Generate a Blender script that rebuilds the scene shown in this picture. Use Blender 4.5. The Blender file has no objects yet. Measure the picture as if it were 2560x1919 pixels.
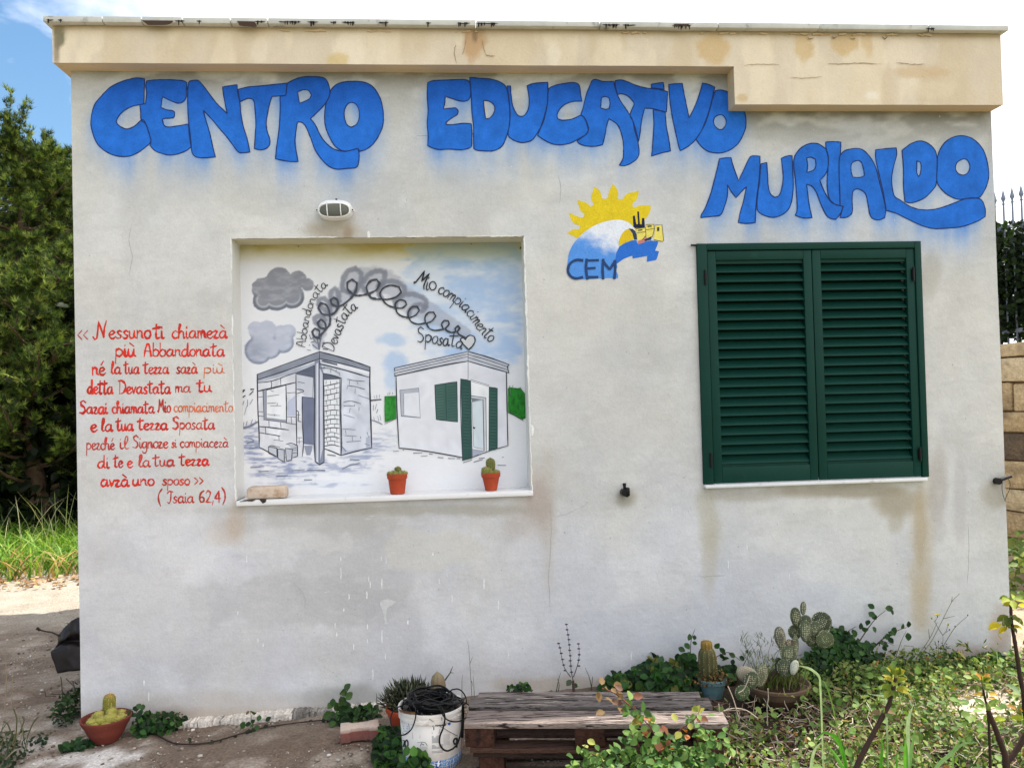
import bpy, bmesh, math, random
import numpy as np
from mathutils import Vector, Matrix, geometry

random.seed(7)
rng = np.random.default_rng(7)
sc = bpy.context.scene
COL = sc.collection

# ------------------------------------------------------------------ camera
CAM = np.array([0.0, -4.18, 1.54])
FPX = 2044.08
yaw, pitch, roll = (math.radians(a) for a in (4.41972, 1.09251, -1.49260))
cy, sy, cp, sp, cr, sr = math.cos(yaw), math.sin(yaw), math.cos(pitch), math.sin(pitch), math.cos(roll), math.sin(roll)
FWD = np.array([sy * cp, cy * cp, sp])
r0 = np.array([cy, -sy, 0.0]); u0 = np.cross(r0, FWD)
RIGHT = cr * r0 + sr * u0
UP = -sr * r0 + cr * u0
cam_data = bpy.data.cameras.new('camera')
cam_data.sensor_width = 36.0
cam_data.sensor_fit = 'HORIZONTAL'
cam_data.lens = 36.0 * FPX / 2560.0
cam_data.clip_start = 0.05
cam_data.clip_end = 2000.0
cam = bpy.data.objects.new('camera', cam_data)
COL.objects.link(cam)
mw = Matrix.Identity(4)
for i in range(3):
    mw[i][0], mw[i][1], mw[i][2], mw[i][3] = RIGHT[i], UP[i], -FWD[i], CAM[i]
cam.matrix_world = mw
sc.camera = cam

# ------------------------------------------------------------------ light
SUNV = Vector((1.6, 0.88, 3.35)).normalized()          # towards the sun: high, behind the hut and to the right
sun_d = bpy.data.lights.new('sun', 'SUN')
sun_d.energy = 5.0
sun_d.angle = math.radians(0.55)
sun_d.color = (1.0, 0.955, 0.89)
sun = bpy.data.objects.new('sun', sun_d)
sun.rotation_euler = SUNV.to_track_quat('Z', 'Y').to_euler()
sun.location = (6, 5, 14)
COL.objects.link(sun)
world = bpy.data.worlds.new('World')
sc.world = world
world.use_nodes = True
wn, wl = world.node_tree.nodes, world.node_tree.links
wn.clear()
wout = wn.new('ShaderNodeOutputWorld')
wmix = wn.new('ShaderNodeMixShader')
wbg = wn.new('ShaderNodeBackground')
wbg.inputs[1].default_value = 0.095
wbc = wn.new('ShaderNodeBackground')
wbc.inputs[0].default_value = (0.985, 0.975, 1.0, 1)
wbc.inputs[1].default_value = 1.22
sky = wn.new('ShaderNodeTexSky')
sky.sky_type = 'NISHITA'
sky.sun_disc = False
sky.sun_elevation = math.asin(SUNV.z)
sky.sun_rotation = math.atan2(SUNV.x, SUNV.y)
sky.air_density = 1.25
sky.dust_density = 0.25
sky.ozone_density = 3.5
tc = wn.new('ShaderNodeTexCoord')
mp = wn.new('ShaderNodeMapping')
mp.inputs['Scale'].default_value = (1.0, 1.0, 2.6)
wl.new(tc.outputs['Generated'], mp.inputs['Vector'])
cn = wn.new('ShaderNodeTexNoise')
cn.inputs['Scale'].default_value = 1.9
cn.inputs['Detail'].default_value = 7
cn.inputs['Roughness'].default_value = 0.55
cn.inputs['Distortion'].default_value = 0.5
wl.new(mp.outputs[0], cn.inputs['Vector'])
# the cloud bank thins out towards the left (west) of the view, a broad property of the whole sky
sxyz = wn.new('ShaderNodeSeparateXYZ')
wl.new(tc.outputs['Generated'], sxyz.inputs[0])
grad = wn.new('ShaderNodeMapRange')
grad.inputs['From Min'].default_value = -0.52
grad.inputs['From Max'].default_value = -0.26
grad.inputs['To Min'].default_value = -0.30
grad.inputs['To Max'].default_value = 0.26
wl.new(sxyz.outputs[0], grad.inputs['Value'])
addn = wn.new('ShaderNodeMath'); addn.operation = 'ADD'
wl.new(cn.outputs['Fac'], addn.inputs[0]); wl.new(grad.outputs[0], addn.inputs[1])
cr_ = wn.new('ShaderNodeMapRange')
cr_.inputs['From Min'].default_value = 0.44
cr_.inputs['From Max'].default_value = 0.66
wl.new(addn.outputs[0], cr_.inputs['Value'])
tint = wn.new('ShaderNodeVectorMath'); tint.operation = 'MULTIPLY'
tint.inputs[1].default_value = (0.93, 1.09, 1.13)      # phone-camera blue of clear sky
wl.new(sky.outputs[0], tint.inputs[0]); wl.new(tint.outputs[0], wbg.inputs[0])
wl.new(cr_.outputs[0], wmix.inputs[0])
wl.new(wbg.outputs[0], wmix.inputs[1])
wl.new(wbc.outputs[0], wmix.inputs[2])
wl.new(wmix.outputs[0], wout.inputs[0])

sc.view_settings.view_transform = 'Standard'
sc.view_settings.look = 'None'
sc.view_settings.exposure = 0.72
sc.view_settings.gamma = 1.0
sc.view_settings.use_curve_mapping = False
try:
    sc.cycles.max_bounces = 8
    sc.cycles.diffuse_bounces = 4
    sc.cycles.transparent_max_bounces = 8
    sc.cycles.use_denoising = True
except Exception:
    pass

# ------------------------------------------------------------------ helpers
def lin(c):
    c = np.asarray(c, dtype=float) / 255.0
    return np.where(c <= 0.04045, c / 12.92, ((c + 0.055) / 1.055) ** 2.4)

def L4(c):
    a = lin(c)
    return (float(a[0]), float(a[1]), float(a[2]), 1.0)

def rays(uv):
    uv = np.atleast_2d(np.asarray(uv, float))
    return FWD[None] * FPX + RIGHT[None] * (uv[:, :1] - 1280) - UP[None] * (uv[:, 1:2] - 959.5)

def Wn(uv, Y=0.0):
    """points of a picture-measured outline on the upright plane at depth Y"""
    d = rays(uv)
    t = (np.asarray(Y) - CAM[1]) / d[:, 1]
    return CAM[None] + d * np.reshape(t, (-1, 1))

def W(u, v, Y=0.0):
    return Vector(Wn([(u, v)], Y)[0])

def H(u, v, z=0.0):
    d = rays([(u, v)])[0]
    t = (z - CAM[2]) / d[2]
    return Vector(CAM + d * t)

def to_px(P):
    P = np.atleast_2d(np.asarray(P, float)) - CAM[None]
    d = P @ FWD
    return np.stack([1280 + FPX * (P @ RIGHT) / d, 959.5 - FPX * (P @ UP) / d], 1)

def gz(x, y=0.0):
    """ground height"""
    base = np.interp(x, [-4.0, -1.84, -1.07, 0.12, 2.96, 6.0], [-0.05, -0.03, -0.004, 0.040, 0.10, 0.14])
    return base

def G(u, v):
    z = 0.02
    for _ in range(6):
        p = H(u, v, z)
        z = float(gz(p.x))
    return p

_vn = {}
def vnoise(x, y, seed=0):
    if seed not in _vn:
        _vn[seed] = np.random.default_rng(seed + 100).random((256, 256))
    g = _vn[seed]
    xi = np.floor(x).astype(int); yi = np.floor(y).astype(int)
    fx = x - xi; fy = y - yi
    fx = fx * fx * (3 - 2 * fx); fy = fy * fy * (3 - 2 * fy)
    a = g[xi % 256, yi % 256]; b = g[(xi + 1) % 256, yi % 256]
    c = g[xi % 256, (yi + 1) % 256]; d = g[(xi + 1) % 256, (yi + 1) % 256]
    return (a * (1 - fx) + b * fx) * (1 - fy) + (c * (1 - fx) + d * fx) * fy

def fbm(x, y, seed=0, oct=4):
    s = 0; a = 0.5; n = 0
    for o in range(oct):
        s = s + a * vnoise(x * 2 ** o + 17.3 * o, y * 2 ** o + 5.1 * o, seed + o); n += a; a *= 0.5
    return s / n

def sstep(a, b, x):
    t = np.clip((x - a) / (b - a), 0, 1)
    return t * t * (3 - 2 * t)

def ot(crop, s, ox, oy):
    return [(x / s + ox, y / s + oy) for x, y in crop]

def crom(pts, closed=False, n=6, corner=55):
    """Catmull-Rom through points, keeping sharp corners sharp"""
    P = [np.array(p, float) for p in pts]
    N = len(P)
    if N < 3:
        return np.array(P)
    sharp = [False] * N
    for i in range(N):
        if not closed and i in (0, N - 1):
            sharp[i] = True; continue
        a = P[i] - P[i - 1]; b = P[(i + 1) % N] - P[i]
        la, lb = np.linalg.norm(a), np.linalg.norm(b)
        if la > 0 and lb > 0:
            c = np.dot(a, b) / la / lb
            if c < math.cos(math.radians(corner)):
                sharp[i] = True
    out = []
    M_ = N if closed else N - 1
    for i in range(M_):
        p1, p2 = P[i], P[(i + 1) % N]
        l = np.linalg.norm(p2 - p1)
        p0 = P[i - 1] if (closed or i > 0) else p1
        p3 = P[(i + 2) % N] if (closed or i < N - 2) else p2
        m1 = (p2 - p1) if sharp[i] else (p2 - p0) * 0.5
        m2 = (p2 - p1) if sharp[(i + 1) % N] else (p3 - p1) * 0.5
        for m in (m1, m2):
            k = np.linalg.norm(m)
            if k > l * 1.2:
                m *= l * 1.2 / k
        for k in range(n):
            t = k / n
            h1 = 2 * t ** 3 - 3 * t * t + 1; h2 = -2 * t ** 3 + 3 * t * t
            h3 = t ** 3 - 2 * t * t + t; h4 = t ** 3 - t * t
            out.append(h1 * p1 + h2 * p2 + h3 * m1 + h4 * m2)
    if not closed:
        out.append(P[-1])
    return np.array(out)

class MB:
    """collects geometry in world coordinates and links it as ONE mesh object"""
    def __init__(s):
        s.v = []; s.f = []; s.c = []; s.n = 0; s.mi = []
    def add(s, verts, faces, col=None, mi=0):
        verts = np.asarray(verts, float).reshape(-1, 3)
        s.v.append(verts)
        s.f += [tuple(i + s.n for i in f) for f in faces]
        s.mi += [mi] * len(faces)
        c = np.ones((len(verts), 4))
        if col is not None:
            c[:, :3] = np.asarray(col, float)[..., :3]
        s.c.append(c)
        s.n += len(verts)
        return s
    def box(s, c, size, rot=None, col=None, taper=None, jit=0):
        c = np.array(c, float); hx, hy, hz = [q / 2 for q in size]
        v = np.array([(-hx, -hy, -hz), (hx, -hy, -hz), (hx, hy, -hz), (-hx, hy, -hz), (-hx, -hy, hz), (hx, -hy, hz), (hx, hy, hz), (-hx, hy, hz)])
        if jit:
            v = v + rng.uniform(-jit, jit, v.shape)
        if rot is not None:
            v = v @ np.array(rot.to_3x3()).T
        s.add(v + c, [(0, 3, 2, 1), (4, 5, 6, 7), (0, 1, 5, 4), (1, 2, 6, 5), (2, 3, 7, 6), (3, 0, 4, 7)], col)
        return s
    def tube(s, pts, rad, n=8, col=None, cap=True):
        P = np.array([tuple(p) for p in pts], float)
        R_ = np.full(len(P), rad, float) if np.isscalar(rad) else np.array(rad, float)
        T = np.gradient(P, axis=0)
        T /= np.linalg.norm(T, axis=1)[:, None] + 1e-9
        ref = np.array([0, 0, 1.0]) if abs(T[0][2]) < 0.9 else np.array([1.0, 0, 0])
        u = np.cross(T[0], ref); u /= np.linalg.norm(u)
        vs = []
        for i in range(len(P)):
            u = u - T[i] * np.dot(u, T[i]); u /= np.linalg.norm(u) + 1e-9
            w = np.cross(T[i], u)
            for k in range(n):
                a = 2 * math.pi * k / n
                vs.append(P[i] + R_[i] * (math.cos(a) * u + math.sin(a) * w))
        fs = []
        for i in range(len(P) - 1):
            for k in range(n):
                a, b = i * n + k, i * n + (k + 1) % n
                fs.append((a, b, b + n, a + n))
        if cap:
            fs.append(tuple(reversed(range(n))))
            fs.append(tuple(range((len(P) - 1) * n, len(P) * n)))
        s.add(vs, fs, col)
        return s
    def lathe(s, c, prof, n=32, col=None, rib=0, ribd=0.0, rot=None, cols=None):
        vs = []; cc = []
        for j, (r, z) in enumerate(prof):
            for k in range(n):
                a = 2 * math.pi * k / n
                rr = r * (1 + ribd * math.cos(rib * a)) if rib else r
                vs.append((rr * math.cos(a), rr * math.sin(a), z))
                if cols is not None: cc.append(cols[j])
        vs = np.array(vs)
        if rot is not None:
            vs = vs @ np.array(rot.to_3x3()).T
        vs = vs + np.array(c, float)
        fs = []
        for i in range(len(prof) - 1):
            for k in range(n):
                a, b = i * n + k, i * n + (k + 1) % n
                fs.append((a, b, b + n, a + n))
        if prof[0][0] > 1e-5: fs.append(tuple(reversed(range(n))))
        if prof[-1][0] > 1e-5: fs.append(tuple(range((len(prof) - 1) * n, len(prof) * n)))
        s.add(vs, fs, cc if cols is not None else col)
        return s
    def mesh(s, name, loc=(0, 0, 0)):
        me = bpy.data.meshes.new(name)
        V_ = np.concatenate(s.v) - np.array(loc, float)[None]
        me.from_pydata(V_.tolist(), [], s.f)
        a = me.color_attributes.new('Col', 'FLOAT_COLOR', 'POINT')
        a.data.foreach_set('color', np.concatenate(s.c).astype(np.float32).ravel())
        if any(s.mi):
            me.polygons.foreach_set('material_index', s.mi)
        return me
    def build(s, name, m, parent=None, smooth=False, **kw):
        loc = Vector((0, 0, 0)); q = parent
        while q is not None: loc = loc + q.location; q = q.parent
        me = s.mesh(name, loc)
        for q in (m if isinstance(m, (list, tuple)) else [m]):
            me.materials.append(q)
        if smooth is True:
            me.polygons.foreach_set('use_smooth', [True] * len(me.polygons))
        elif smooth:
            bm = bmesh.new(); bm.from_mesh(me)
            for f in bm.faces: f.smooth = True
            for e in bm.edges:
                if len(e.link_faces) == 2 and e.calc_face_angle(0) > math.radians(smooth): e.smooth = False
            bm.to_mesh(me); bm.free()
        return link(name, me, parent, **kw)

def link(name, me, parent=None, loc=None, **kw):
    o = bpy.data.objects.new(name, me)
    COL.objects.link(o)
    if parent: o.parent = parent
    if loc is not None: o.location = loc
    return tag(o, **kw)

def tag(o, label=None, cat=None, group=None, kind=None):
    if label: o['label'] = label
    if cat: o['category'] = cat
    if group: o['group'] = group
    if kind: o['kind'] = kind
    return o

def thing(name, loc, label, cat, group=None):
    o = bpy.data.objects.new(name, None)
    o.empty_display_size = 0.1
    o.location = loc
    COL.objects.link(o)
    return tag(o, label, cat, group)

def bevel(o, w=0.004, seg=2, angle=0.6):
    me = o.data
    bm = bmesh.new(); bm.from_mesh(me)
    es = [e for e in bm.edges if len(e.link_faces) == 2 and e.calc_face_angle(0) > angle]
    bmesh.ops.bevel(bm, geom=es, offset=w, segments=seg, affect='EDGES', profile=0.5, clamp_overlap=True)
    for f in bm.faces: f.smooth = True
    for e in bm.edges:
        if len(e.link_faces) == 2 and e.calc_face_angle(0) > 0.7: e.smooth = False
    bm.to_mesh(me); bm.free()
    return o

# ------------------------------------------------------------------ materials
def M(name, col=None, rough=0.8, var=0.12, vs=18, bump=0.25, bs=90, bd=0.004, spec=0.35, trans=0.0, dirt=None, metal=0.0, stretch=None, fine=None):
    m = bpy.data.materials.new(name)
    m.use_nodes = True
    n, l = m.node_tree.nodes, m.node_tree.links
    p = n['Principled BSDF']
    p.inputs['Roughness'].default_value = rough
    p.inputs['Specular IOR Level'].default_value = spec
    p.inputs['Metallic'].default_value = metal
    t = n.new('ShaderNodeTexCoord')
    src = t.outputs['Object']
    if stretch:
        mpn = n.new('ShaderNodeMapping'); mpn.inputs['Scale'].default_value = stretch
        l.new(src, mpn.inputs[0]); src = mpn.outputs[0]
    if col is None:
        a = n.new('ShaderNodeAttribute'); a.attribute_name = 'Col'; base = a.outputs['Color']
    else:
        a = n.new('ShaderNodeRGB'); a.outputs[0].default_value = L4(col); base = a.outputs[0]
    ns = n.new('ShaderNodeTexNoise'); ns.inputs['Scale'].default_value = vs; ns.inputs['Detail'].default_value = 6
    ns.inputs['Roughness'].default_value = 0.65
    l.new(src, ns.inputs['Vector'])
    mr = n.new('ShaderNodeMapRange')
    mr.inputs['From Min'].default_value = 0.25; mr.inputs['From Max'].default_value = 0.75
    mr.inputs['To Min'].default_value = 1 - var; mr.inputs['To Max'].default_value = 1 + var
    l.new(ns.outputs['Fac'], mr.inputs['Value'])
    vm = n.new('ShaderNodeVectorMath'); vm.operation = 'SCALE'
    l.new(base, vm.inputs[0]); l.new(mr.outputs[0], vm.inputs['Scale'])
    cur = vm.outputs[0]
    if fine:
        f2 = n.new('ShaderNodeTexNoise'); f2.inputs['Scale'].default_value = fine[0]; f2.inputs['Detail'].default_value = 3
        l.new(src, f2.inputs['Vector'])
        m2 = n.new('ShaderNodeMapRange')
        m2.inputs['From Min'].default_value = 0.3; m2.inputs['From Max'].default_value = 0.7
        m2.inputs['To Min'].default_value = 1 - fine[1]; m2.inputs['To Max'].default_value = 1 + fine[1]
        l.new(f2.outputs['Fac'], m2.inputs['Value'])
        v2 = n.new('ShaderNodeVectorMath'); v2.operation = 'SCALE'
        l.new(cur, v2.inputs[0]); l.new(m2.outputs[0], v2.inputs['Scale']); cur = v2.outputs[0]
    if dirt:   # (colour, scale, lo, hi)
        dn = n.new('ShaderNodeTexNoise'); dn.inputs['Scale'].default_value = dirt[1]; dn.inputs['Detail'].default_value = 8
        dn.inputs['Roughness'].default_value = 0.7
        l.new(src, dn.inputs['Vector'])
        dm = n.new('ShaderNodeMapRange'); dm.inputs['From Min'].default_value = dirt[2]; dm.inputs['From Max'].default_value = dirt[3]
        l.new(dn.outputs['Fac'], dm.inputs['Value'])
        mx = n.new('ShaderNodeMix'); mx.data_type = 'RGBA'
        l.new(dm.outputs[0], mx.inputs['Factor']); l.new(cur, mx.inputs['A']); mx.inputs['B'].default_value = L4(dirt[0])
        cur = mx.outputs['Result']
    l.new(cur, p.inputs['Base Color'])
    if bump:
        b1 = n.new('ShaderNodeTexNoise'); b1.inputs['Scale'].default_value = bs; b1.inputs['Detail'].default_value = 5
        b1.inputs['Roughness'].default_value = 0.6
        l.new(src, b1.inputs['Vector'])
        b = n.new('ShaderNodeBump'); b.inputs['Strength'].default_value = bump; b.inputs['Distance'].default_value = bd
        l.new(b1.outputs['Fac'], b.inputs['Height']); l.new(b.outputs[0], p.inputs['Normal'])
    if trans:
        tr = n.new('ShaderNodeBsdfTranslucent')
        ms = n.new('ShaderNodeMixShader'); ms.inputs[0].default_value = trans
        sc_ = n.new('ShaderNodeVectorMath'); sc_.operation = 'MULTIPLY'
        l.new(cur, sc_.inputs[0]); sc_.inputs[1].default_value = (1.25, 1.35, 0.6)
        l.new(sc_.outputs[0], tr.inputs['Color'])
        l.new(p.outputs[0], ms.inputs[1]); l.new(tr.outputs[0], ms.inputs[2])
        l.new(ms.outputs[0], n['Material Output'].inputs['Surface'])
    return m

MAT = {}
MAT['plaster'] = M('plaster', None, 0.93, 0.03, 9, 0.34, 42, 0.007, 0.2, fine=(150, 0.055))
MAT['fascia'] = M('fascia_plaster', None, 0.93, 0.04, 9, 0.3, 70, 0.005, 0.2, fine=(150, 0.04))
MAT['paint'] = M('wall_paint', None, 0.85, 0.07, 22, 0.4, 38, 0.007, 0.2, fine=(130, 0.09))
MAT['mural'] = M('mural_paint', None, 0.85, 0.015, 30, 0.12, 60, 0.003, 0.25)
MAT['coping'] = M('coping_stone', (196, 195, 190), 0.85, 0.12, 12, 0.3, 80, 0.004, 0.25, dirt=((88, 84, 80), 9, 0.58, 0.74))
MAT['tar'] = M('tar', (30, 25, 23), 0.6, 0.2, 40)
MAT['marble'] = M('marble_sill', (226, 226, 226), 0.5, 0.05, 8, 0.1, 60, 0.002, 0.4, dirt=((150, 140, 128), 7, 0.6, 0.8))
MAT['green'] = M('green_lacquer', (9, 55, 46), 0.55, 0.14, 4, 0.08, 60, 0.001, 0.16, dirt=((40, 80, 70), 9, 0.6, 1.0))
MAT['black'] = M('black_plastic', (16, 16, 18), 0.45, 0.1, 20, 0.1, 90, 0.001, 0.25)
MAT['white_plastic'] = M('white_enamel', (238, 238, 236), 0.35, 0.04, 20, 0.05, 60, 0.001, 0.5)
MAT['glass_dark'] = M('frosted_lamp_glass', (92, 94, 86), 0.4, 0.05, 30, 0.05, 60, 0.001, 0.3)
MAT['terracotta'] = M('terracotta', (168, 68, 40), 0.8, 0.12, 18, 0.2, 90, 0.002, 0.3, dirt=((205, 130, 100), 12, 0.62, 0.85))
MAT['terracotta_dark'] = M('terracotta_weathered', (112, 52, 40), 0.8, 0.15, 14, 0.2, 90, 0.002, 0.3)
MAT['clay'] = M('weathered_clay', (112, 92, 74), 0.9, 0.22, 20, 0.5, 60, 0.005, 0.2, dirt=((70, 62, 52), 10, 0.5, 0.7))
MAT['teal'] = M('teal_pot_paint', (104, 138, 142), 0.75, 0.15, 18, 0.3, 60, 0.003, 0.3, dirt=((60, 82, 86), 14, 0.55, 0.75))
MAT['soil'] = M('soil', (60, 46, 36), 0.98, 0.3, 40, 0.8, 70, 0.01, 0.1)
MAT['ground'] = M('bare_ground', None, 0.96, 0.16, 7, 0.9, 45, 0.012, 0.15, fine=(85, 0.28))
MAT['pebble'] = M('pebbles', None, 0.9, 0.15, 60, 0.3, 150, 0.002, 0.2)
MAT['leaf'] = M('leaf', None, 0.55, 0.25, 30, 0.25, 60, 0.002, 0.22, trans=0.3)
MAT['needle'] = M('pine_needles', None, 0.6, 0.2, 3, 0, spec=.2, trans=0.15)
MAT['bark'] = M('bark', (86, 70, 56), 0.95, 0.3, 14, 0.8, 40, 0.02, 0.15)
MAT['stem'] = M('plant_stem', None, 0.75, 0.25, 60, 0.3, 150, 0.001, 0.3)
MAT['cactus'] = M('cactus_skin', None, 0.7, 0.15, 60, 0.3, 200, 0.001, 0.3)
MAT['wood'] = M('weathered_wood', None, 0.9, 0.5, 5, 1.0, 18, 0.008, 0.15, stretch=(1.0, 14.0, 14.0), dirt=((44, 36, 35), 5, 0.52, 0.6), fine=(26, 0.25))
MAT['osb'] = M('pressed_wood_block', (66, 44, 36), 0.95, 0.5, 55, 0.9, 70, 0.006, 0.15, dirt=((36, 26, 24), 30, 0.5, 0.62))
MAT['brick'] = M('concrete_paver', None, 0.95, 0.12, 25, 0.6, 90, 0.004, 0.15, fine=(120, 0.1))
MAT['tuff'] = M('tuff_brick', (202, 184, 166), 0.95, 0.14, 25, 0.7, 60, 0.006, 0.15, dirt=((158, 122, 90), 18, 0.5, 0.7))
MAT['stone'] = M('tuff_block', None, 0.95, 0.25, 7, 1.0, 22, 0.04, 0.15, fine=(40, 0.18), dirt=((122, 104, 84), 5, 0.52, 0.72))
MAT['mortar'] = M('mortar', (120, 96, 70), 0.95, 0.2, 10, 0.6, 60)
MAT['iron'] = M('grey_painted_iron', (124, 134, 152), 0.5, 0.1, 20, 0.1, 60)
MAT['tarp'] = M('black_sheeting', (40, 33, 33), 0.6, 0.15, 18, 0.4, 25, 0.01, 0.35)
MAT['dry'] = M('dry_twig', None, 0.9, 0.25, 40, 0.3, 150, 0.001, 0.2)

# prickly pear skin: pale areoles on a grid over grey green
def pear_mat():
    m = bpy.data.materials.new('prickly_pear_skin'); m.use_nodes = True
    n, l = m.node_tree.nodes, m.node_tree.links
    p = n['Principled BSDF']; p.inputs['Roughness'].default_value = 0.7
    t = n.new('ShaderNodeTexCoord')
    v = n.new('ShaderNodeTexVoronoi'); v.inputs['Scale'].default_value = 125; v.inputs['Randomness'].default_value = 0.3
    l.new(t.outputs['Object'], v.inputs['Vector'])
    mr = n.new('ShaderNodeMapRange'); mr.inputs['From Min'].default_value = 0.46; mr.inputs['From Max'].default_value = 0.26
    l.new(v.outputs['Distance'], mr.inputs['Value'])
    a = n.new('ShaderNodeAttribute'); a.attribute_name = 'Col'
    mx = n.new('ShaderNodeMix'); mx.data_type = 'RGBA'
    l.new(mr.outputs[0], mx.inputs['Factor']); l.new(a.outputs['Color'], mx.inputs['A']); mx.inputs['B'].default_value = L4((168, 166, 134))
    l.new(mx.outputs['Result'], p.inputs['Base Color'])
    b = n.new('ShaderNodeBump'); b.inputs['Distance'].default_value = 0.002; b.inputs['Strength'].default_value = 0.6
    l.new(mr.outputs[0], b.inputs['Height']); l.new(b.outputs[0], p.inputs['Normal'])
    return m
MAT['pear'] = pear_mat()

# printed blue tile band near the bottom of the bucket
def tile_mat():
    m = bpy.data.materials.new('printed_blue_tiles'); m.use_nodes = True
    n, l = m.node_tree.nodes, m.node_tree.links
    p = n['Principled BSDF']; p.inputs['Roughness'].default_value = 0.45
    t = n.new('ShaderNodeTexCoord')
    v = n.new('ShaderNodeTexVoronoi'); v.inputs['Scale'].default_value = 62; v.inputs['Randomness'].default_value = 0.25
    v.feature = 'DISTANCE_TO_EDGE'
    l.new(t.outputs['Object'], v.inputs['Vector'])
    v2 = n.new('ShaderNodeTexVoronoi'); v2.inputs['Scale'].default_value = 62; v2.inputs['Randomness'].default_value = 0.25
    l.new(t.outputs['Object'], v2.inputs['Vector'])
    r = n.new('ShaderNodeValToRGB')
    e = r.color_ramp.elements
    e[0].position = 0.0; e[0].color = L4((235, 240, 245))
    e[1].position = 1.0; e[1].color = L4((170, 205, 230))
    for pos, c in ((0.035, (235, 240, 245)), (0.06, (40, 60, 110)), (0.12, (60, 105, 170)), (0.3, (120, 170, 215))):
        x = e.new(pos); x.color = L4(c)
    l.new(v.outputs['Distance'], r.inputs['Fac'])
    l.new(r.outputs[0], p.inputs['Base Color'])
    return m
MAT['tiles'] = tile_mat()
# ------------------------------------------------------------------ flat paint on the wall: brush strokes and filled shapes
def wallY(X, Z):
    y = (fbm(X * 2.3 + 40, Z * 2.3 + 40, 7, 4) - .5) * .008
    return np.clip(y, -.006, .006)
def map_wall(P, Y):
    q = Wn(P, 0.0)
    return Wn(P, wallY(q[:, 0], q[:, 2]) + Y)

class Paint(MB):
    def __init__(s, Y0):
        super().__init__(); s.Y0 = Y0; s.k = 0; s.mono = False; s.map = map_wall if Y0 > -.001 and Y0 <= 0 else Wn
    def off(s):
        s.k += 1
        return (0.0004 + 0.00003 * (s.k % 20)) if s.map is map_wall else (0.0009 + 0.00005 * (s.k % 40) if not s.mono else 0.0004 + 0.000015 * s.k)
    def stroke(s, pts, w, col, closed=False, n=5, taper=(1, 1), smooth=True, wob=0.0, cv=0.0, ramp=None):
        P = crom(pts, closed, n) if smooth else np.array(pts, float)
        if closed: P = np.vstack([P, P[:1]])
        if len(P) < 2: return
        T = np.gradient(P, axis=0)
        if closed: T[0] = T[-1] = P[1] - P[-2]
        ln = np.linalg.norm(T, axis=1)[:, None] + 1e-9
        Nn = np.stack([-T[:, 1], T[:, 0]], 1) / ln
        Tn = T / ln
        t = np.linspace(0, 1, len(P))
        ww = w * 0.5 * np.where(t < .15, taper[0] + (1 - taper[0]) * t / .15, np.where(t > .85, taper[1] + (1 - taper[1]) * (1 - t) / .15, 1))
        if wob: ww = ww * (1 + wob * (fbm(P[:, 0] / 6 + s.k, P[:, 1] / 6, 3, 2) - .5) * 2)
        if not closed:
            P = P.copy(); P[0] -= Tn[0] * w * .3; P[-1] += Tn[-1] * w * .3
        o = s.off()
        Y = s.Y0 - o - (ramp if ramp is not None else (0.0005 if not s.mono else 0.00006)) * t
        A = s.map(P + Nn * ww[:, None], Y); B = s.map(P - Nn * ww[:, None], Y)
        vs = np.empty((2 * len(P), 3)); vs[0::2] = A; vs[1::2] = B
        fs = [(2 * i, 2 * i + 1, 2 * i + 3, 2 * i + 2) for i in range(len(P) - 1)]
        c = lin(col)[None] * np.ones((len(vs), 1))
        if cv: c = c * (1 + cv * (rng.random((len(vs), 1)) - .5))
        s.add(vs, fs, c)
    def fill(s, outer, holes=(), col=(0, 0, 0), colfn=None, cell=None, smooth=True, off=None):
        O = crom(outer, True, 5) if smooth else np.array(outer, float)
        Hs = [crom(h, True, 5) if smooth else np.array(h, float) for h in holes]
        loops = [[Vector((p[0], p[1], 0)) for p in q] for q in [O] + Hs]
        allp = [p for q in loops for p in q]
        tris = geometry.tessellate_polygon(loops)
        bm = bmesh.new()
        vv = [bm.verts.new(p) for p in allp]
        for t in tris:
            try: bm.faces.new([vv[i] for i in t])
            except ValueError: pass
        if cell:
            for ax in (0, 1):
                lo = min(p[ax] for p in allp); hi = max(p[ax] for p in allp)
                q = lo + cell
                while q < hi:
                    co = Vector((0, 0, 0)); no = Vector((0, 0, 0)); co[ax] = q; no[ax] = 1
                    bmesh.ops.bisect_plane(bm, geom=bm.verts[:] + bm.edges[:] + bm.faces[:], plane_co=co, plane_no=no, dist=0.01)
                    q += cell
        bm.verts.index_update()
        P = np.array([v.co[:2] for v in bm.verts])
        fs = [tuple(v.index for v in f.verts) for f in bm.faces]
        bm.free()
        o = off if off is not None else s.off()
        V_ = s.map(P, np.full(len(P), s.Y0 - o))
        # turn every face towards the viewer
        ff = []
        for f in fs:
            a, b, c = P[f[0]], P[f[1]], P[f[2]]
            cr2 = (b[0] - a[0]) * (c[1] - a[1]) - (b[1] - a[1]) * (c[0] - a[0])
            ff.append(f if cr2 < 0 else tuple(reversed(f)))
        if colfn is not None: c = colfn(P[:, 0], P[:, 1])
        else: c = lin(col)
        s.add(V_, ff, c)

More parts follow.
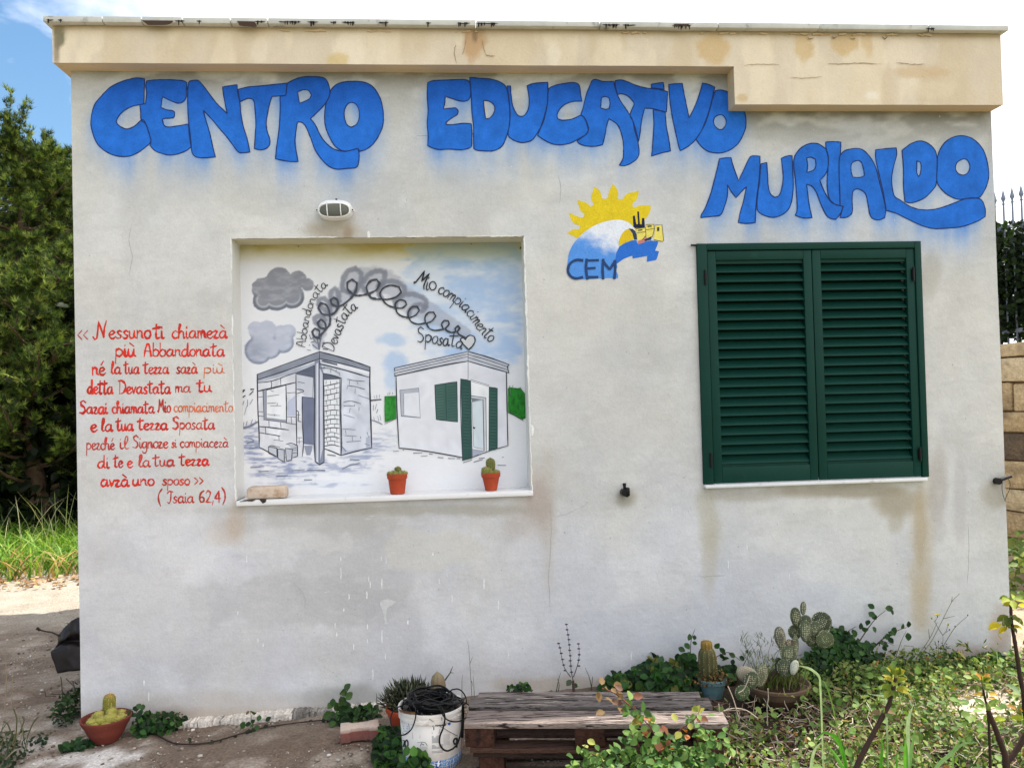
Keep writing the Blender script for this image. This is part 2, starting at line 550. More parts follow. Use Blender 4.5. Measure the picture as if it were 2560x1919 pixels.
# single-stroke handwriting: x-height 1, baseline 0
bowl = [(.85, .9), (.5, 1), (.15, .72), (.06, .3), (.3, 0), (.62, .12), (.84, .6), (.86, .95)]
GL = {
 'a': (1.12, [bowl, [(.86, .95), (.84, .3), (.95, .02), (1.12, .15)]]),
 'b': (.95, [[(.1, 1.95), (.08, .1)], [(.1, .65), (.4, 1), (.78, .85), (.86, .45), (.65, .05), (.3, 0), (.08, .2)]]),
 'c': (.85, [[(.8, .82), (.52, 1), (.18, .78), (.08, .35), (.35, 0), (.65, .02), (.85, .22)]]),
 'd': (1.1, [bowl, [(.88, 1.95), (.84, .3), (.95, .02), (1.1, .12)]]),
 'e': (.9, [[(.08, .42), (.5, .52), (.8, .78), (.58, 1), (.25, .85), (.08, .4), (.3, .02), (.6, 0), (.9, .25)]]),
 'g': (1.0, [bowl, [(.86, .95), (.84, -.4), (.6, -.82), (.25, -.75), (.12, -.5)]]),
 'h': (.98, [[(.08, 0), (.1, 1.0), (.32, 1.75), (.22, 1.95), (.08, 1.5), (.08, 0)], [(.1, .6), (.4, .98), (.68, .85), (.72, .3), (.8, 0), (.98, .12)]]),
 'i': (.4, [[(.1, .95), (.1, .2), (.22, 0), (.4, .12)], [(.1, 1.38), (.13, 1.52)]]),
 'l': (.5, [[(.0, .25), (.35, 1.2), (.38, 1.85), (.22, 1.92), (.1, 1.4), (.1, .3), (.25, 0), (.5, .12)]]),
 'm': (1.2, [[(.08, 1), (.08, 0)], [(.08, .6), (.3, 1), (.5, .85), (.52, 0)], [(.52, .6), (.75, 1), (.95, .85), (.98, .2), (1.2, .05)]]),
 'n': (.9, [[(.08, 1), (.08, 0)], [(.08, .6), (.38, 1), (.64, .85), (.68, .2), (.9, .05)]]),
 'o': (.9, [[(.55, 1), (.2, .85), (.06, .4), (.3, 0), (.65, .05), (.85, .5), (.7, .92), (.45, 1.02)]]),
 'p': (.95, [[(.1, 1.0), (.02, -.95)], [(.08, .7), (.4, 1), (.78, .82), (.82, .35), (.5, 0), (.1, .15)]]),
 'r': (.75, [[(.02, .85), (.3, .97), (.55, .92), (.25, .42), (.12, .04), (.45, .0), (.72, .1)]]),
 's': (.8, [[(.7, .85), (.45, 1), (.2, .8), (.35, .55), (.65, .35), (.55, .03), (.2, 0), (.03, .18)]]),
 't': (.8, [[(.32, 1.85), (.28, .2), (.42, 0), (.7, .12)], [(-.1, 1.3), (.35, 1.4), (.8, 1.5)]]),
 'u': (.95, [[(.08, .95), (.08, .25), (.3, 0), (.58, .15), (.7, .95)], [(.7, .95), (.7, .2), (.95, .05)]]),
 'v': (.75, [[(.05, .95), (.3, .05), (.68, .98)]]),
 'A': (1.15, [[(0, 0), (.15, .9), (.4, 1.8), (.65, 1.8), (.85, .9), (.98, 0), (1.15, .1)], [(.12, .75), (.95, .7)]]),
 'D': (1.3, [[(.2, 1.9), (.15, 0)], [(-.05, 1.85), (.5, 1.9), (1.05, 1.5), (1.2, .8), (.8, .15), (.15, -.02)]]),
 'M': (1.5, [[(-.1, .2), (.08, .0), (.2, .4), (.35, 1.95), (.7, .7), (1.1, 2.0), (1.2, .5), (1.4, 0)]]),
 'N': (1.6, [[(-.35, .2), (-.15, -.15), (.15, .1), (.35, 2.2), (1.05, .05), (1.1, 1.2), (1.35, 2.25)]]),
 'S': (1.2, [[(1.05, 1.7), (.7, 2.0), (.25, 1.75), (.35, 1.3), (.85, .95), (1.0, .4), (.6, .0), (.1, .15)]]),
 'I': (.9, [[(.0, 1.5), (.35, 1.85), (.95, 1.75)], [(.65, 1.8), (.6, .4), (.35, -.1), (.05, .1)]]),
 'C': (1.1, [[(1.0, 1.6), (.6, 1.8), (.15, 1.3), (.1, .6), (.5, .05), (1.0, .2)]]),
 'z': (.8, [[(.1, .95), (.7, .95), (.15, .03), (.75, .03)]]),
 'q': (.95, [bowl, [(.86, .95), (.86, -.9)]]),
 '6': (1.0, [[(.8, 1.8), (.3, 1.4), (.08, .6), (.3, 0), (.75, .1), (.8, .6), (.45, .85), (.12, .55)]]),
 '2': (1.0, [[(.1, 1.4), (.4, 1.8), (.8, 1.5), (.6, .8), (.1, .05), (.9, .02)]]),
 '4': (1.0, [[(.7, 0), (.65, 1.8), (.05, .6), (.95, .6)]]),
 ',': (.35, [[(.18, .2), (.05, -.42)]]),
 '(': (.6, [[(.5, 2.1), (.15, 1.3), (.1, .4), (.3, -.5)]]),
 ')': (.6, [[(.05, 2.2), (.45, 1.5), (.5, .5), (.2, -.4)]]),
 '<': (.7, [[(.6, 1.05), (.05, .5), (.6, 0)]]),
 '>': (.7, [[(.05, 1.05), (.6, .5), (.05, 0)]]),
}
def glyphs(text):
    x = 0; out = []
    for ch in text:
        if ch == ' ': x += .6; continue
        acc = None
        base = {'à': 'a', 'ù': 'u', 'é': 'e'}.get(ch, ch)
        w, st = GL[base]
        if ch in 'àù': acc = [(.25, 1.75), (.7, 1.35)]
        if ch == 'é': acc = [(.3, 1.35), (.6, 1.8)]
        for q in st + ([acc] if acc else []):
            out.append([(px + x, py) for px, py in q])
        x += w + .04
    return out, x

def write(pt, text, x0, x1, yb, xh, w, col, yb1=None, jit=.04):
    st, tot = glyphs(text)
    sx = (x1 - x0) / tot
    yb1 = yb if yb1 is None else yb1
    for q in st:
        P = [(x0 + sx * (a + rng.uniform(-jit, jit) * .5), yb + (yb1 - yb) * a / tot - xh * (b + rng.uniform(-jit, jit) * .6)) for a, b in q]
        pt.stroke(P, w * rng.uniform(.85, 1.15), np.clip(np.array(col) * rng.uniform(.9, 1.08) + rng.uniform(-4, 8, 3), 0, 255), n=4, taper=(.7, .5), wob=.6)

def write_path(pt, text, path, xh, w, col):
    C_ = crom(path, False, 12)
    seg = np.linalg.norm(np.diff(C_, axis=0), axis=1); cum = np.concatenate([[0], np.cumsum(seg)])
    st, tot = glyphs(text)
    k = cum[-1] / tot
    def f(a, b):
        s_ = min(max(a * k, 0), cum[-1] - 1e-6)
        x = np.interp(s_, cum, C_[:, 0]); y = np.interp(s_, cum, C_[:, 1])
        i = min(np.searchsorted(cum, s_, 'right') - 1, len(seg) - 1)
        t = (C_[i + 1] - C_[i]) / (seg[i] + 1e-9)
        return (x + t[1] * b * xh, y - t[0] * b * xh)
    for q in st:
        pt.stroke([f(a, b) for a, b in q], w * rng.uniform(.85, 1.15), col, n=4, taper=(.6, .6), wob=.2)

# ------------------------------------------------------------------ outlines of the big letters (measured on the photograph, picture pixels)
c1 = lambda p: ot(p, 2.6976, 180, 160)
c2 = lambda p: ot(p, 2.572, 1040, 160)
c3 = lambda p: ot(p, 2.765, 1720, 320)
LETTERS = [
 ('C', c1, [(490,100),(430,95),(380,105),(320,125),(255,160),(200,215),(155,270),(135,330),(127,400),(138,460),(160,520),(195,565),(245,600),(300,620),(350,625),(400,618),(450,595),(490,565),(520,540),(532,515),(520,470),(500,410),(485,380),(468,378),(420,420),(375,438),(340,430),(310,410),(300,385),(320,345),(360,310),(410,285),(455,276),(485,268)], []),
 ('E', c1, [(503,115),(560,108),(650,107),(740,112),(775,125),(772,180),(768,230),(745,258),(715,265),(670,250),(612,222),(606,240),(600,295),(640,310),(675,315),(692,325),(690,355),(675,365),(625,368),(608,375),(622,415),(650,425),(710,418),(785,405),(790,470),(803,560),(770,585),(720,605),(665,615),(610,605),(560,585),(525,550),(532,515),(500,410),(467,378),(462,320),(457,275),(495,268),(503,200),(497,150)], []),
 ('N', c1, [(787,125),(810,112),(850,112),(870,130),(910,180),(970,260),(1020,310),(1047,337),(1035,280),(1022,210),(1015,155),(1060,148),(1113,140),(1118,200),(1132,258),(1140,340),(1155,420),(1180,500),(1200,595),(1165,598),(1130,598),(1105,575),(1050,500),(990,430),(940,370),(885,312),(900,370),(930,470),(950,560),(968,628),(910,632),(860,632),(825,620),(808,590),(800,500),(787,400),(780,280),(780,180)], []),
 ('T', c1, [(1120,172),(1190,155),(1280,148),(1370,138),(1450,130),(1442,212),(1390,217),(1350,220),(1335,260),(1320,330),(1310,400),(1318,460),(1335,510),(1330,550),(1305,572),(1270,580),(1230,572),(1235,480),(1240,400),(1235,320),(1228,255),(1210,235),(1180,235),(1135,255),(1125,220)], []),
 ('R', c1, [(1452,130),(1500,105),(1560,88),(1640,86),(1705,98),(1730,140),(1740,190),(1725,240),(1690,290),(1650,330),(1608,370),(1640,410),(1680,490),(1720,540),(1770,575),(1840,590),(1928,570),(1937,610),(1930,680),(1910,700),(1850,705),(1790,710),(1740,695),(1690,650),(1640,580),(1610,500),(1575,420),(1550,395),(1520,392),(1508,470),(1505,540),(1525,660),(1470,658),(1420,650),(1372,640),(1380,560),(1395,450),(1403,330),(1403,218),(1442,212)], [[(1522,190),(1560,175),(1595,180),(1615,210),(1595,240),(1535,265),(1528,230)]]),
 ('O', c1, [(1745,180),(1775,145),(1820,125),(1890,117),(1960,122),(2010,140),(2050,180),(2085,250),(2100,340),(2095,420),(2065,490),(2030,540),(1985,575),(1940,590),(1928,570),(1840,588),(1780,560),(1740,500),(1712,430),(1703,360),(1712,270),(1735,220)], [[(1885,260),(1915,272),(1935,310),(1937,360),(1920,405),(1885,427),(1855,410),(1838,365),(1837,315),(1855,275)]]),
 ('E', c2, [(75,120),(110,108),(160,105),(240,102),(300,100),(335,108),(350,130),(352,200),(340,228),(315,240),(270,235),(188,208),(185,250),(176,290),(220,285),(255,282),(270,300),(265,325),(235,345),(195,375),(195,390),(240,390),(300,382),(355,385),(360,440),(358,530),(340,542),(290,552),(220,548),(150,550),(110,542),(75,525),(78,460),(72,380),(78,300),(72,200)], []),
 ('D', c2, [(345,87),(400,92),(460,95),(510,105),(550,122),(580,150),(595,220),(603,300),(602,380),(590,440),(565,510),(540,540),(500,558),(450,560),(390,555),(372,545),(370,480),(370,400),(360,320),(355,200)], [[(435,235),(470,240),(498,260),(507,290),(495,325),(470,350),(448,352),(440,300)]]),
 ('U', c2, [(585,142),(608,142),(612,200),(622,270),(650,325),(675,338),(700,328),(722,290),(728,230),(715,140),(760,125),(848,118),(848,200),(843,270),(820,370),(800,410),(770,460),(745,490),(700,505),(660,502),(620,485),(592,455),(602,380),(605,300),(595,200)], []),
 ('C', c2, [(852,165),(890,140),(940,128),(1000,120),(1035,125),(1052,145),(1058,190),(1067,240),(1010,242),(960,260),(925,290),(908,325),(910,352),(940,362),(1000,355),(1060,330),(1082,345),(1100,390),(1108,430),(1090,455),(1040,485),(990,510),(930,520),(880,515),(830,492),(782,460),(805,400),(830,320),(845,250)], []),
 ('A', c2, [(1135,105),(1160,100),(1200,113),(1272,113),(1285,170),(1310,230),(1350,290),(1390,355),(1405,420),(1425,490),(1435,570),(1420,610),(1380,640),(1340,655),(1308,652),(1330,610),(1335,560),(1332,500),(1315,430),(1290,385),(1240,352),(1225,400),(1215,460),(1200,520),(1150,530),(1090,527),(1050,512),(1035,495),(1090,455),(1110,420),(1100,380),(1082,345),(1060,328),(1075,280),(1095,200),(1120,135)], [[(1192,218),(1215,210),(1240,218),(1248,250),(1243,285),(1220,292),(1187,283),(1190,250)]]),
 ('T', c2, [(1280,108),(1320,103),(1360,115),(1420,140),(1480,155),(1550,163),(1618,178),(1615,240),(1610,310),(1570,300),(1520,288),(1470,285),(1458,330),(1448,380),(1440,450),(1432,500),(1420,450),(1400,380),(1378,335),(1385,300),(1402,262),(1395,240),(1360,205),(1320,192),(1298,198),(1285,160)], []),
 ('I', c2, [(1512,132),(1545,125),(1590,120),(1597,165),(1550,158),(1515,155)], []),
 ('I', c2, [(1525,295),(1570,302),(1603,312),(1610,400),(1625,480),(1637,560),(1580,572),(1515,592),(1520,540),(1525,470),(1530,380)], []),
 ('V', c2, [(1625,132),(1670,128),(1712,125),(1722,180),(1740,270),(1757,348),(1785,290),(1810,230),(1830,170),(1842,123),(1880,132),(1922,150),(1905,220),(1885,300),(1860,370),(1835,430),(1795,490),(1750,530),(1700,558),(1690,530),(1672,450),(1650,350),(1632,230)], []),
 ('O', c2, [(1925,172),(1960,168),(2000,178),(2040,200),(2080,240),(2100,285),(2118,330),(2122,390),(2110,440),(2080,500),(2040,540),(1990,565),(1940,573),(1880,562),(1835,530),(1800,485),(1835,430),(1865,370),(1890,290),(1910,215)], [[(1950,328),(1975,332),(1993,360),(1990,395),(1970,422),(1945,420),(1920,395),(1913,365),(1925,340)]]),
 ('M', c3, [(218,212),(260,207),(297,205),(315,270),(350,365),(385,290),(430,200),(465,193),(498,195),(497,280),(490,370),(475,480),(468,570),(465,655),(400,660),(348,655),(360,590),(385,500),(405,405),(370,440),(332,482),(300,440),(273,392),(272,470),(250,550),(225,600),(180,610),(88,620),(92,600),(120,550),(155,460),(180,370),(205,270)], []),
 ('U', c3, [(505,248),(545,238),(550,320),(555,400),(570,455),(600,480),(630,465),(650,410),(658,330),(645,210),(680,195),(720,190),(725,300),(728,400),(718,500),(695,560),(650,600),(590,618),(530,605),(490,580),(478,555),(480,480),(495,370),(500,300)], []),
 ('R', c3, [(735,205),(760,160),(800,125),(850,107),(900,110),(940,135),(955,150),(970,210),(968,270),(950,320),(912,362),(930,410),(960,470),(1000,520),(1075,542),(1050,600),(1020,632),(985,625),(955,600),(920,530),(890,450),(860,405),(820,388),(828,450),(840,540),(858,620),(800,622),(742,605),(755,560),(750,450),(742,350),(732,270)], [[(820,208),(850,202),(880,215),(885,255),(870,290),(822,308),(828,260)]]),
 ('I', c3, [(952,97),(1000,95),(1057,98),(1055,170),(1045,230),(1045,330),(1050,430),(1052,535),(1020,530),(975,480),(962,380),(968,280),(970,200),(955,140)], []),
 ('A', c3, [(1050,195),(1080,160),(1130,145),(1180,143),(1220,160),(1265,210),(1300,280),(1325,380),(1350,480),(1367,570),(1360,620),(1320,635),(1275,625),(1255,590),(1245,530),(1230,460),(1200,430),(1165,422),(1140,440),(1135,500),(1137,570),(1125,600),(1095,618),(1050,620),(1060,590),(1072,545),(1052,535),(1048,430),(1045,330),(1045,240)], [[(1130,250),(1155,230),(1180,226),(1200,240),(1215,290),(1220,330),(1190,342),(1140,340),(1128,300)]]),
 ('L', c3, [(1297,152),(1350,145),(1440,138),(1442,190),(1420,270),(1408,350),(1415,430),(1430,475),(1470,500),(1530,540),(1600,563),(1680,565),(1760,548),(1850,515),(1930,487),(2000,485),(2035,505),(2055,560),(2055,612),(2000,645),(1900,680),(1800,692),(1700,695),(1620,675),(1530,635),(1440,590),(1370,570),(1355,470),(1330,360),(1310,270),(1298,210)], []),
 ('D', c3, [(1480,155),(1540,110),(1605,90),(1660,108),(1705,150),(1722,210),(1722,300),(1715,390),(1690,430),(1640,480),(1590,505),(1540,518),(1500,510),(1490,400),(1490,280)], [[(1582,228),(1605,235),(1612,260),(1608,310),(1595,338),(1582,310),(1582,270)]]),
 ('O', c3, [(1728,190),(1760,120),(1810,75),(1870,55),(1940,62),(2000,100),(2045,160),(2070,240),(2080,330),(2060,410),(2020,475),(1980,485),(1930,487),(1870,493),(1800,465),(1750,420),(1722,370),(1722,280)], [[(1900,215),(1930,222),(1948,255),(1945,290),(1925,318),(1895,325),(1865,312),(1850,280),(1860,240)]]),
]

# coverage of the letters on a coarse raster: source of the blue overspray that fades below them
RS = 4
def raster(polys, w=640, h=480):
    m = np.zeros((h, w))
    X = (np.arange(w) + .5) * RS
    for P in polys:
        P = np.array(P)
        for j in range(max(0, int(P[:, 1].min() / RS)), min(h, int(P[:, 1].max() / RS) + 1)):
            y = (j + .5) * RS
            a, b = P, np.roll(P, -1, 0)
            k = (a[:, 1] <= y) != (b[:, 1] <= y)
            xs = a[k, 0] + (y - a[k, 1]) * (b[k, 0] - a[k, 0]) / (b[k, 1] - a[k, 1])
            for x in xs:
                m[j, X > x] = 1 - m[j, X > x]
    return m
def blur(m, sx, sy):
    for ax, s_ in ((1, sx), (0, sy)):
        r = int(3 * s_) + 1
        k = np.exp(-.5 * (np.arange(-r, r + 1) / s_) ** 2); k /= k.sum()
        m = np.apply_along_axis(lambda q: np.convolve(q, k, 'same'), ax, m)
    return m
cov = np.zeros((480, 640))
for ch, cf, out_, holes in LETTERS:
    q = raster([cf(out_)] + [cf(h) for h in holes])
    cov = np.maximum(cov, q)
spray = np.maximum.reduce([blur(np.roll(cov, k, 0), 2.2 + k * .22, 2.5 + k * .35) * (1.0 - k / 22) for k in (4, 8, 12, 17)])
def bil(img, u, v):
    x = np.clip(u / RS - .5, 0, img.shape[1] - 2); y = np.clip(v / RS - .5, 0, img.shape[0] - 2)
    i = x.astype(int); j = y.astype(int); fx = x - i; fy = y - j
    return (img[j, i] * (1 - fx) + img[j, i + 1] * fx) * (1 - fy) + (img[j + 1, i] * (1 - fx) + img[j + 1, i + 1] * fx) * fy

def mixc(c, m, col):
    m = np.clip(m, 0, 1)[:, None]
    return c * (1 - m) + np.array(col, float)[None] * m

def blob(u, v, cu, cv, ru, rv, e=.35, seed=5, p=1.0, ns=60):
    d = np.sqrt(((u - cu) / ru) ** 2 + ((v - cv) / rv) ** 2)
    d = d + (fbm(u / ns, v / ns, seed, 4) - .5) * 1.1
    return sstep(1 + e, 1 - e, d) * p

def wall_col(u, v):
    """surface colour of the plaster (dirt, patches, overspray, some painted light and shade), in sRGB, at a picture-measured spot"""
    n1 = fbm(u / 230, v / 200, 1, 5); n2 = fbm(u / 60, v / 50, 11, 4); n3 = fbm(u / 14, v / 12, 21, 3)
    c = np.array([[201, 200.5, 199.5]]) * np.ones((len(u), 1))
    c = mixc(c, sstep(1180, 1380, v) * .85, (206, 206, 208))  # lower wall bluish, and painted lighter to offset dimmer light near the ground
    c = mixc(c, sstep(2050, 2350, u) * .5, (199, 196, 191))
    c += ((n1 - .5) * 30 + (n2 - .5) * 18 + (n3 - .5) * 9)[:, None]
    warm = (fbm(u / 120 + 9, v / 150, 31, 4) - .5) * 12
    c += np.stack([warm * .6, warm * .3, -warm * .6], 1)
    # grey wet-looking patch below the niche
    c = mixc(c, blob(u, v, 720, 1500, 250, 65, .14, 41) * .42, (176, 175, 175))
    c = mixc(c, blob(u, v, 870, 1440, 150, 130, .14, 42) * .38, (176, 175, 174))
    c = mixc(c, blob(u, v, 620, 1640, 240, 60, .5, 43) * .35, (182, 181, 180))
    c = mixc(c, blob(u, v, 960, 1600, 110, 110, .3, 44) * .4, (180, 179, 180))
    c = mixc(c, blob(u, v, 380, 1520, 150, 110, .08, 45) * .5, (206, 206, 205))
    c = mixc(c, blob(u, v, 800, 1300, 230, 36, .4, 46) * .5, (176, 175, 170))
    c = mixc(c, blob(u, v, 1060, 1370, 130, 50, .1, 47) * .55, (204, 202, 192))
    c = mixc(c, blob(u, v, 700, 1355, 190, 30, .08, 141, 1, 30) * .45, (208, 208, 206)); c = mixc(c, blob(u, v, 1400, 1450, 130, 150, .1, 142) * .35, (196, 196, 200))
    c = mixc(c, blob(u, v, 1900, 1480, 160, 90, .1, 143) * .35, (196, 196, 203)); c = mixc(c, blob(u, v, 1600, 1560, 190, 60, .12, 144) * .35, (192, 193, 202))
    c = mixc(c, blob(u, v, 2150, 1400, 110, 120, .1, 145) * .4, (212, 211, 210)); c = mixc(c, blob(u, v, 1480, 760, 120, 60, .1, 146) * .4, (210, 208, 203))
    c = mixc(c, blob(u, v, 420, 640, 160, 60, .1, 147) * .35, (208, 207, 205)); c = mixc(c, blob(u, v, 700, 500, 110, 40, .1, 148) * .35, (188, 187, 184)); c = mixc(c, blob(u, v, 1180, 480, 160, 50, .1, 149) * .35, (190, 189, 186))
    tr = sstep(.60, .72, fbm(u / 42, v / 9, 151, 4)); c = mixc(c, tr * .12, (172, 171, 168)); tr = sstep(.62, .74, fbm(u / 36 + 9, v / 10 + 4, 156, 4)); c = mixc(c, tr * .15, (222, 221, 219))
    # greyer top right half
    c = mixc(c, blob(u, v, 1450, 900, 260, 330, .5, 48) * .25, (201, 198, 191))
    # stain beneath the soffit, with the overhang's slight shade in the colour
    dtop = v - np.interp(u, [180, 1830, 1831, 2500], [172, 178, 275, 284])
    soot_shade = np.exp(-np.clip(dtop, 0, None) / 38.0) * sstep(.3, .54, fbm(u / 75, v / 30, 51, 4)) * np.clip((u - 200) / 130, 0, 1)
    c = mixc(c, soot_shade * .95, (98, 96, 90))
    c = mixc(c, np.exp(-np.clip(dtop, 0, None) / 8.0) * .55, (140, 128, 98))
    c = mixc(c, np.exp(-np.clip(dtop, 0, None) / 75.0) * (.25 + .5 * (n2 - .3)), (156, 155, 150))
    # rendered seam through the second word
    seam = np.exp(-((v - 287 - (u - 1400) * .01) / 7) ** 2) * sstep(1380, 1420, u) * sstep(1790, 1700, u)
    c = mixc(c, seam * .4, (150, 148, 144))
    # stains at the sills, darker strip below the niche, darker patches below elbow and peg
    for (cu, cv, ru, rv, col, p, sd) in [
        (590, 1300, 24, 62, (184, 164, 142), .5, 61), (560, 1330, 40, 40, (186, 168, 150), .35, 62),
        (1345, 1250, 34, 70, (172, 158, 150), .75, 63), (1325, 1300, 50, 50, (176, 166, 158), .5, 64),
        (1370, 1300, 18, 140, (180, 172, 160), .35, 65),
        (960, 1275, 380, 13, (160, 157, 144), .6, 66),
        (1770, 1290, 26, 90, (182, 176, 158), .55, 67), (1775, 1400, 18, 90, (186, 179, 163), .5, 68),
        (2100, 1228, 170, 16, (150, 140, 120), .65, 69), (1840, 1240, 90, 14, (166, 160, 146), .5, 70),
        (2250, 1255, 70, 34, (162, 150, 128), .7, 71), (2305, 1380, 30, 170, (188, 174, 150), .55, 72), (2300, 1330, 14, 90, (170, 150, 116), .4, 172), (2240, 1300, 20, 34, (170, 162, 144), .55, 173),
        (2300, 1500, 24, 60, (186, 168, 138), .5, 73), (2345, 1230, 22, 110, (168, 160, 152), .5, 74),
        (2400, 1240, 14, 100, (176, 170, 168), .35, 75),
        (2325, 690, 24, 60, (176, 172, 164), .7, 76), (2500, 1590, 30, 60, (176, 154, 138), .6, 77),
        (1745, 800, 14, 300, (184, 178, 168), .3, 78),
        (835, 575, 60, 22, (168, 156, 138), .7, 79), (870, 585, 12, 24, (146, 124, 102), .5, 80),
        (1560, 1246, 24, 22, (150, 146, 132), .7, 81), (2490, 1228, 34, 34, (168, 162, 148), .7, 82),
        (700, 1790, 420, 22, (160, 138, 114), .55, 83), (300, 1810, 130, 18, (168, 152, 134), .5, 84),
        (870, 1745, 120, 30, (140, 138, 132), .5, 85), (560, 1760, 300, 34, (186, 178, 168), .5, 86),
        (1400, 1710, 140, 18, (176, 160, 140), .5, 87), (2490, 320, 30, 90, (160, 158, 154), .6, 88),
        (480, 420, 180, 90, (190, 189, 186), .4, 89), (2440, 1640, 60, 26, (160, 130, 112), .5, 90),
        (1180, 700, 40, 160, (190, 188, 184), .4, 91), (330, 560, 30, 120, (188, 187, 184), .4, 92)]:
        c = mixc(c, blob(u, v, cu, cv, ru, rv, .5, sd, p), col)
    # blue overspray
    sp = bil(spray, u, v) * np.clip(.1 + 1.5 * (fbm(u / 32, v / 150, 95, 3) - .12), 0, 1.2)
    c = mixc(c, np.clip(sp * 1.25, 0, .82), (84, 134, 214))
    return c

def grid_mesh(xs, zs, Yf, colf, skip=None):
    """upright sheet facing the street; skip(xc, zc) leaves an opening"""
    X, Z = np.meshgrid(xs, zs)
    Yv = Yf(X, Z)
    V_ = np.stack([X.ravel(), Yv.ravel(), Z.ravel()], 1)
    nx, nz = len(xs), len(zs)
    i, j = np.meshgrid(np.arange(nx - 1), np.arange(nz - 1))
    keep = np.ones(i.shape, bool)
    if skip is not None:
        keep = ~skip((xs[i] + xs[i + 1]) / 2, (zs[j] + zs[j + 1]) / 2)
    a = (j * nx + i)[keep]
    F = np.stack([a, a + 1, a + nx + 1, a + nx], 1)
    used = np.unique(F); remap = np.full(len(V_), -1); remap[used] = np.arange(len(used))
    V_ = V_[used]; F = remap[F]
    uv = to_px(V_)
    C_ = lin(np.clip(colf(uv[:, 0], uv[:, 1]), 3, 250))
    return V_, F, C_

def np_mesh(name, V_, F, C_, mat, smooth=True):
    me = bpy.data.meshes.new(name)
    me.vertices.add(len(V_)); me.vertices.foreach_set('co', np.asarray(V_, np.float32).ravel())
    k = F.shape[1]
    me.loops.add(F.size); me.loops.foreach_set('vertex_index', F.astype(np.int32).ravel())
    me.polygons.add(len(F)); me.polygons.foreach_set('loop_start', np.arange(0, F.size, k, dtype=np.int32))
    me.polygons.foreach_set('loop_total', np.full(len(F), k, np.int32))
    me.update(calc_edges=True)
    if smooth: me.polygons.foreach_set('use_smooth', np.ones(len(F), bool))
    a = me.color_attributes.new('Col', 'FLOAT_COLOR', 'POINT')
    cc = np.ones((len(V_), 4), np.float32); cc[:, :3] = C_
    a.data.foreach_set('color', cc.ravel())
    me.materials.append(mat)
    return me

def snap(a, b, step, must):
    """grid lines from a to b that hit every value in must"""
    ks = sorted(set([a, b] + [m for m in must if a < m < b]))
    out = []
    for p, q in zip(ks[:-1], ks[1:]):
        n = max(1, int(round((q - p) / step)))
        out += list(np.linspace(p, q, n + 1)[:-1])
    return np.array(out + [b])

# ------------------------------------------------------------------ the hut
XL, XR, DEPTH = -1.8315, 2.961, 3.3
NX0, NX1, NZ0, NZ1, ND = -1.070, 0.405, 1.072, 2.3815, 0.17
SX0, SX1, SZ0, SZ1 = 1.307, 2.531, 1.078, 2.328
hut = thing('painted_building', (0.56, 1.35, 0.0), 'low flat-roofed plastered hut with big blue letters, white mural niche and green shutters', 'building')

xs = snap(XL, XR, .0125, [NX0, NX1, SX0 + .02, SX1 - .02]); zs = snap(-.2, 3.42, .0125, [NZ0, NZ1, SZ0 + .01, SZ1 - .02])
def openings(x, z):
    return ((x > NX0) & (x < NX1) & (z > NZ0) & (z < NZ1)) | ((x > SX0 + .02) & (x < SX1 - .02) & (z > SZ0 + .01) & (z < SZ1 - .02))
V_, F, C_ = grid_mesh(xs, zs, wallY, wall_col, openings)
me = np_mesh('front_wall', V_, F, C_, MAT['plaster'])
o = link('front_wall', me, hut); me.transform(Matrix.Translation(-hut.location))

# other walls, jambs, niche lining
b = MB(); cw = lin((196, 194, 188))
def slab(b, x0, x1, y0, y1, z0, z1, col=None):
    b.box(((x0 + x1) / 2, (y0 + y1) / 2, (z0 + z1) / 2), (x1 - x0, y1 - y0, z1 - z0), col=col)
slab(b, XL, XL + .2, .0085, DEPTH, -.2, 3.4, cw)
slab(b, XR - .2, XR, .0085, DEPTH, -.2, 3.4, cw)
slab(b, XL + .2, XR - .2, DEPTH - .2, DEPTH, -.2, 3.4, cw)
b.build('side_wall', MAT['plaster'], hut)
b = MB(); cn_ = lin((222, 222, 218)); ct_ = lin((206, 200, 172))
def quad(b, pts, col): b.add(pts, [(0, 1, 2, 3)], col)
yf = .004
quad(b, [(NX0, yf - .004, NZ0), (NX0, ND, NZ0), (NX0, ND, NZ1), (NX0, yf - .004, NZ1)], cn_)
quad(b, [(NX1, ND, NZ0), (NX1, yf - .004, NZ0), (NX1, yf - .004, NZ1), (NX1, ND, NZ1)], cn_)
quad(b, [(NX0, ND, NZ1), (NX1, ND, NZ1), (NX1, yf - .004, NZ1), (NX0, yf - .004, NZ1)], ct_)
b.build('niche_lining', MAT['plaster'], hut)
# thickness of the window opening
b = MB()
for (x0, x1, z0, z1) in ((SX0 - .03, SX0 + .018, SZ0 - .03, SZ1 + .03), (SX1 - .018, SX1 + .03, SZ0 - .03, SZ1 + .03), (SX0 + .018, SX1 - .018, SZ1 - .018, SZ1 + .03), (SX0 + .018, SX1 - .018, SZ0 - .03, SZ0 + .008)):
    slab(b, x0, x1, .0085, .16, z0, z1, cw)
slab(b, SX0 - .03, SX1 + .03, .161, .18, SZ0 - .03, SZ1 + .03, lin((40, 40, 40)))  # dark back sheet standing in for the shade behind the louvres
b.build('window_reveal', MAT['plaster'], hut)

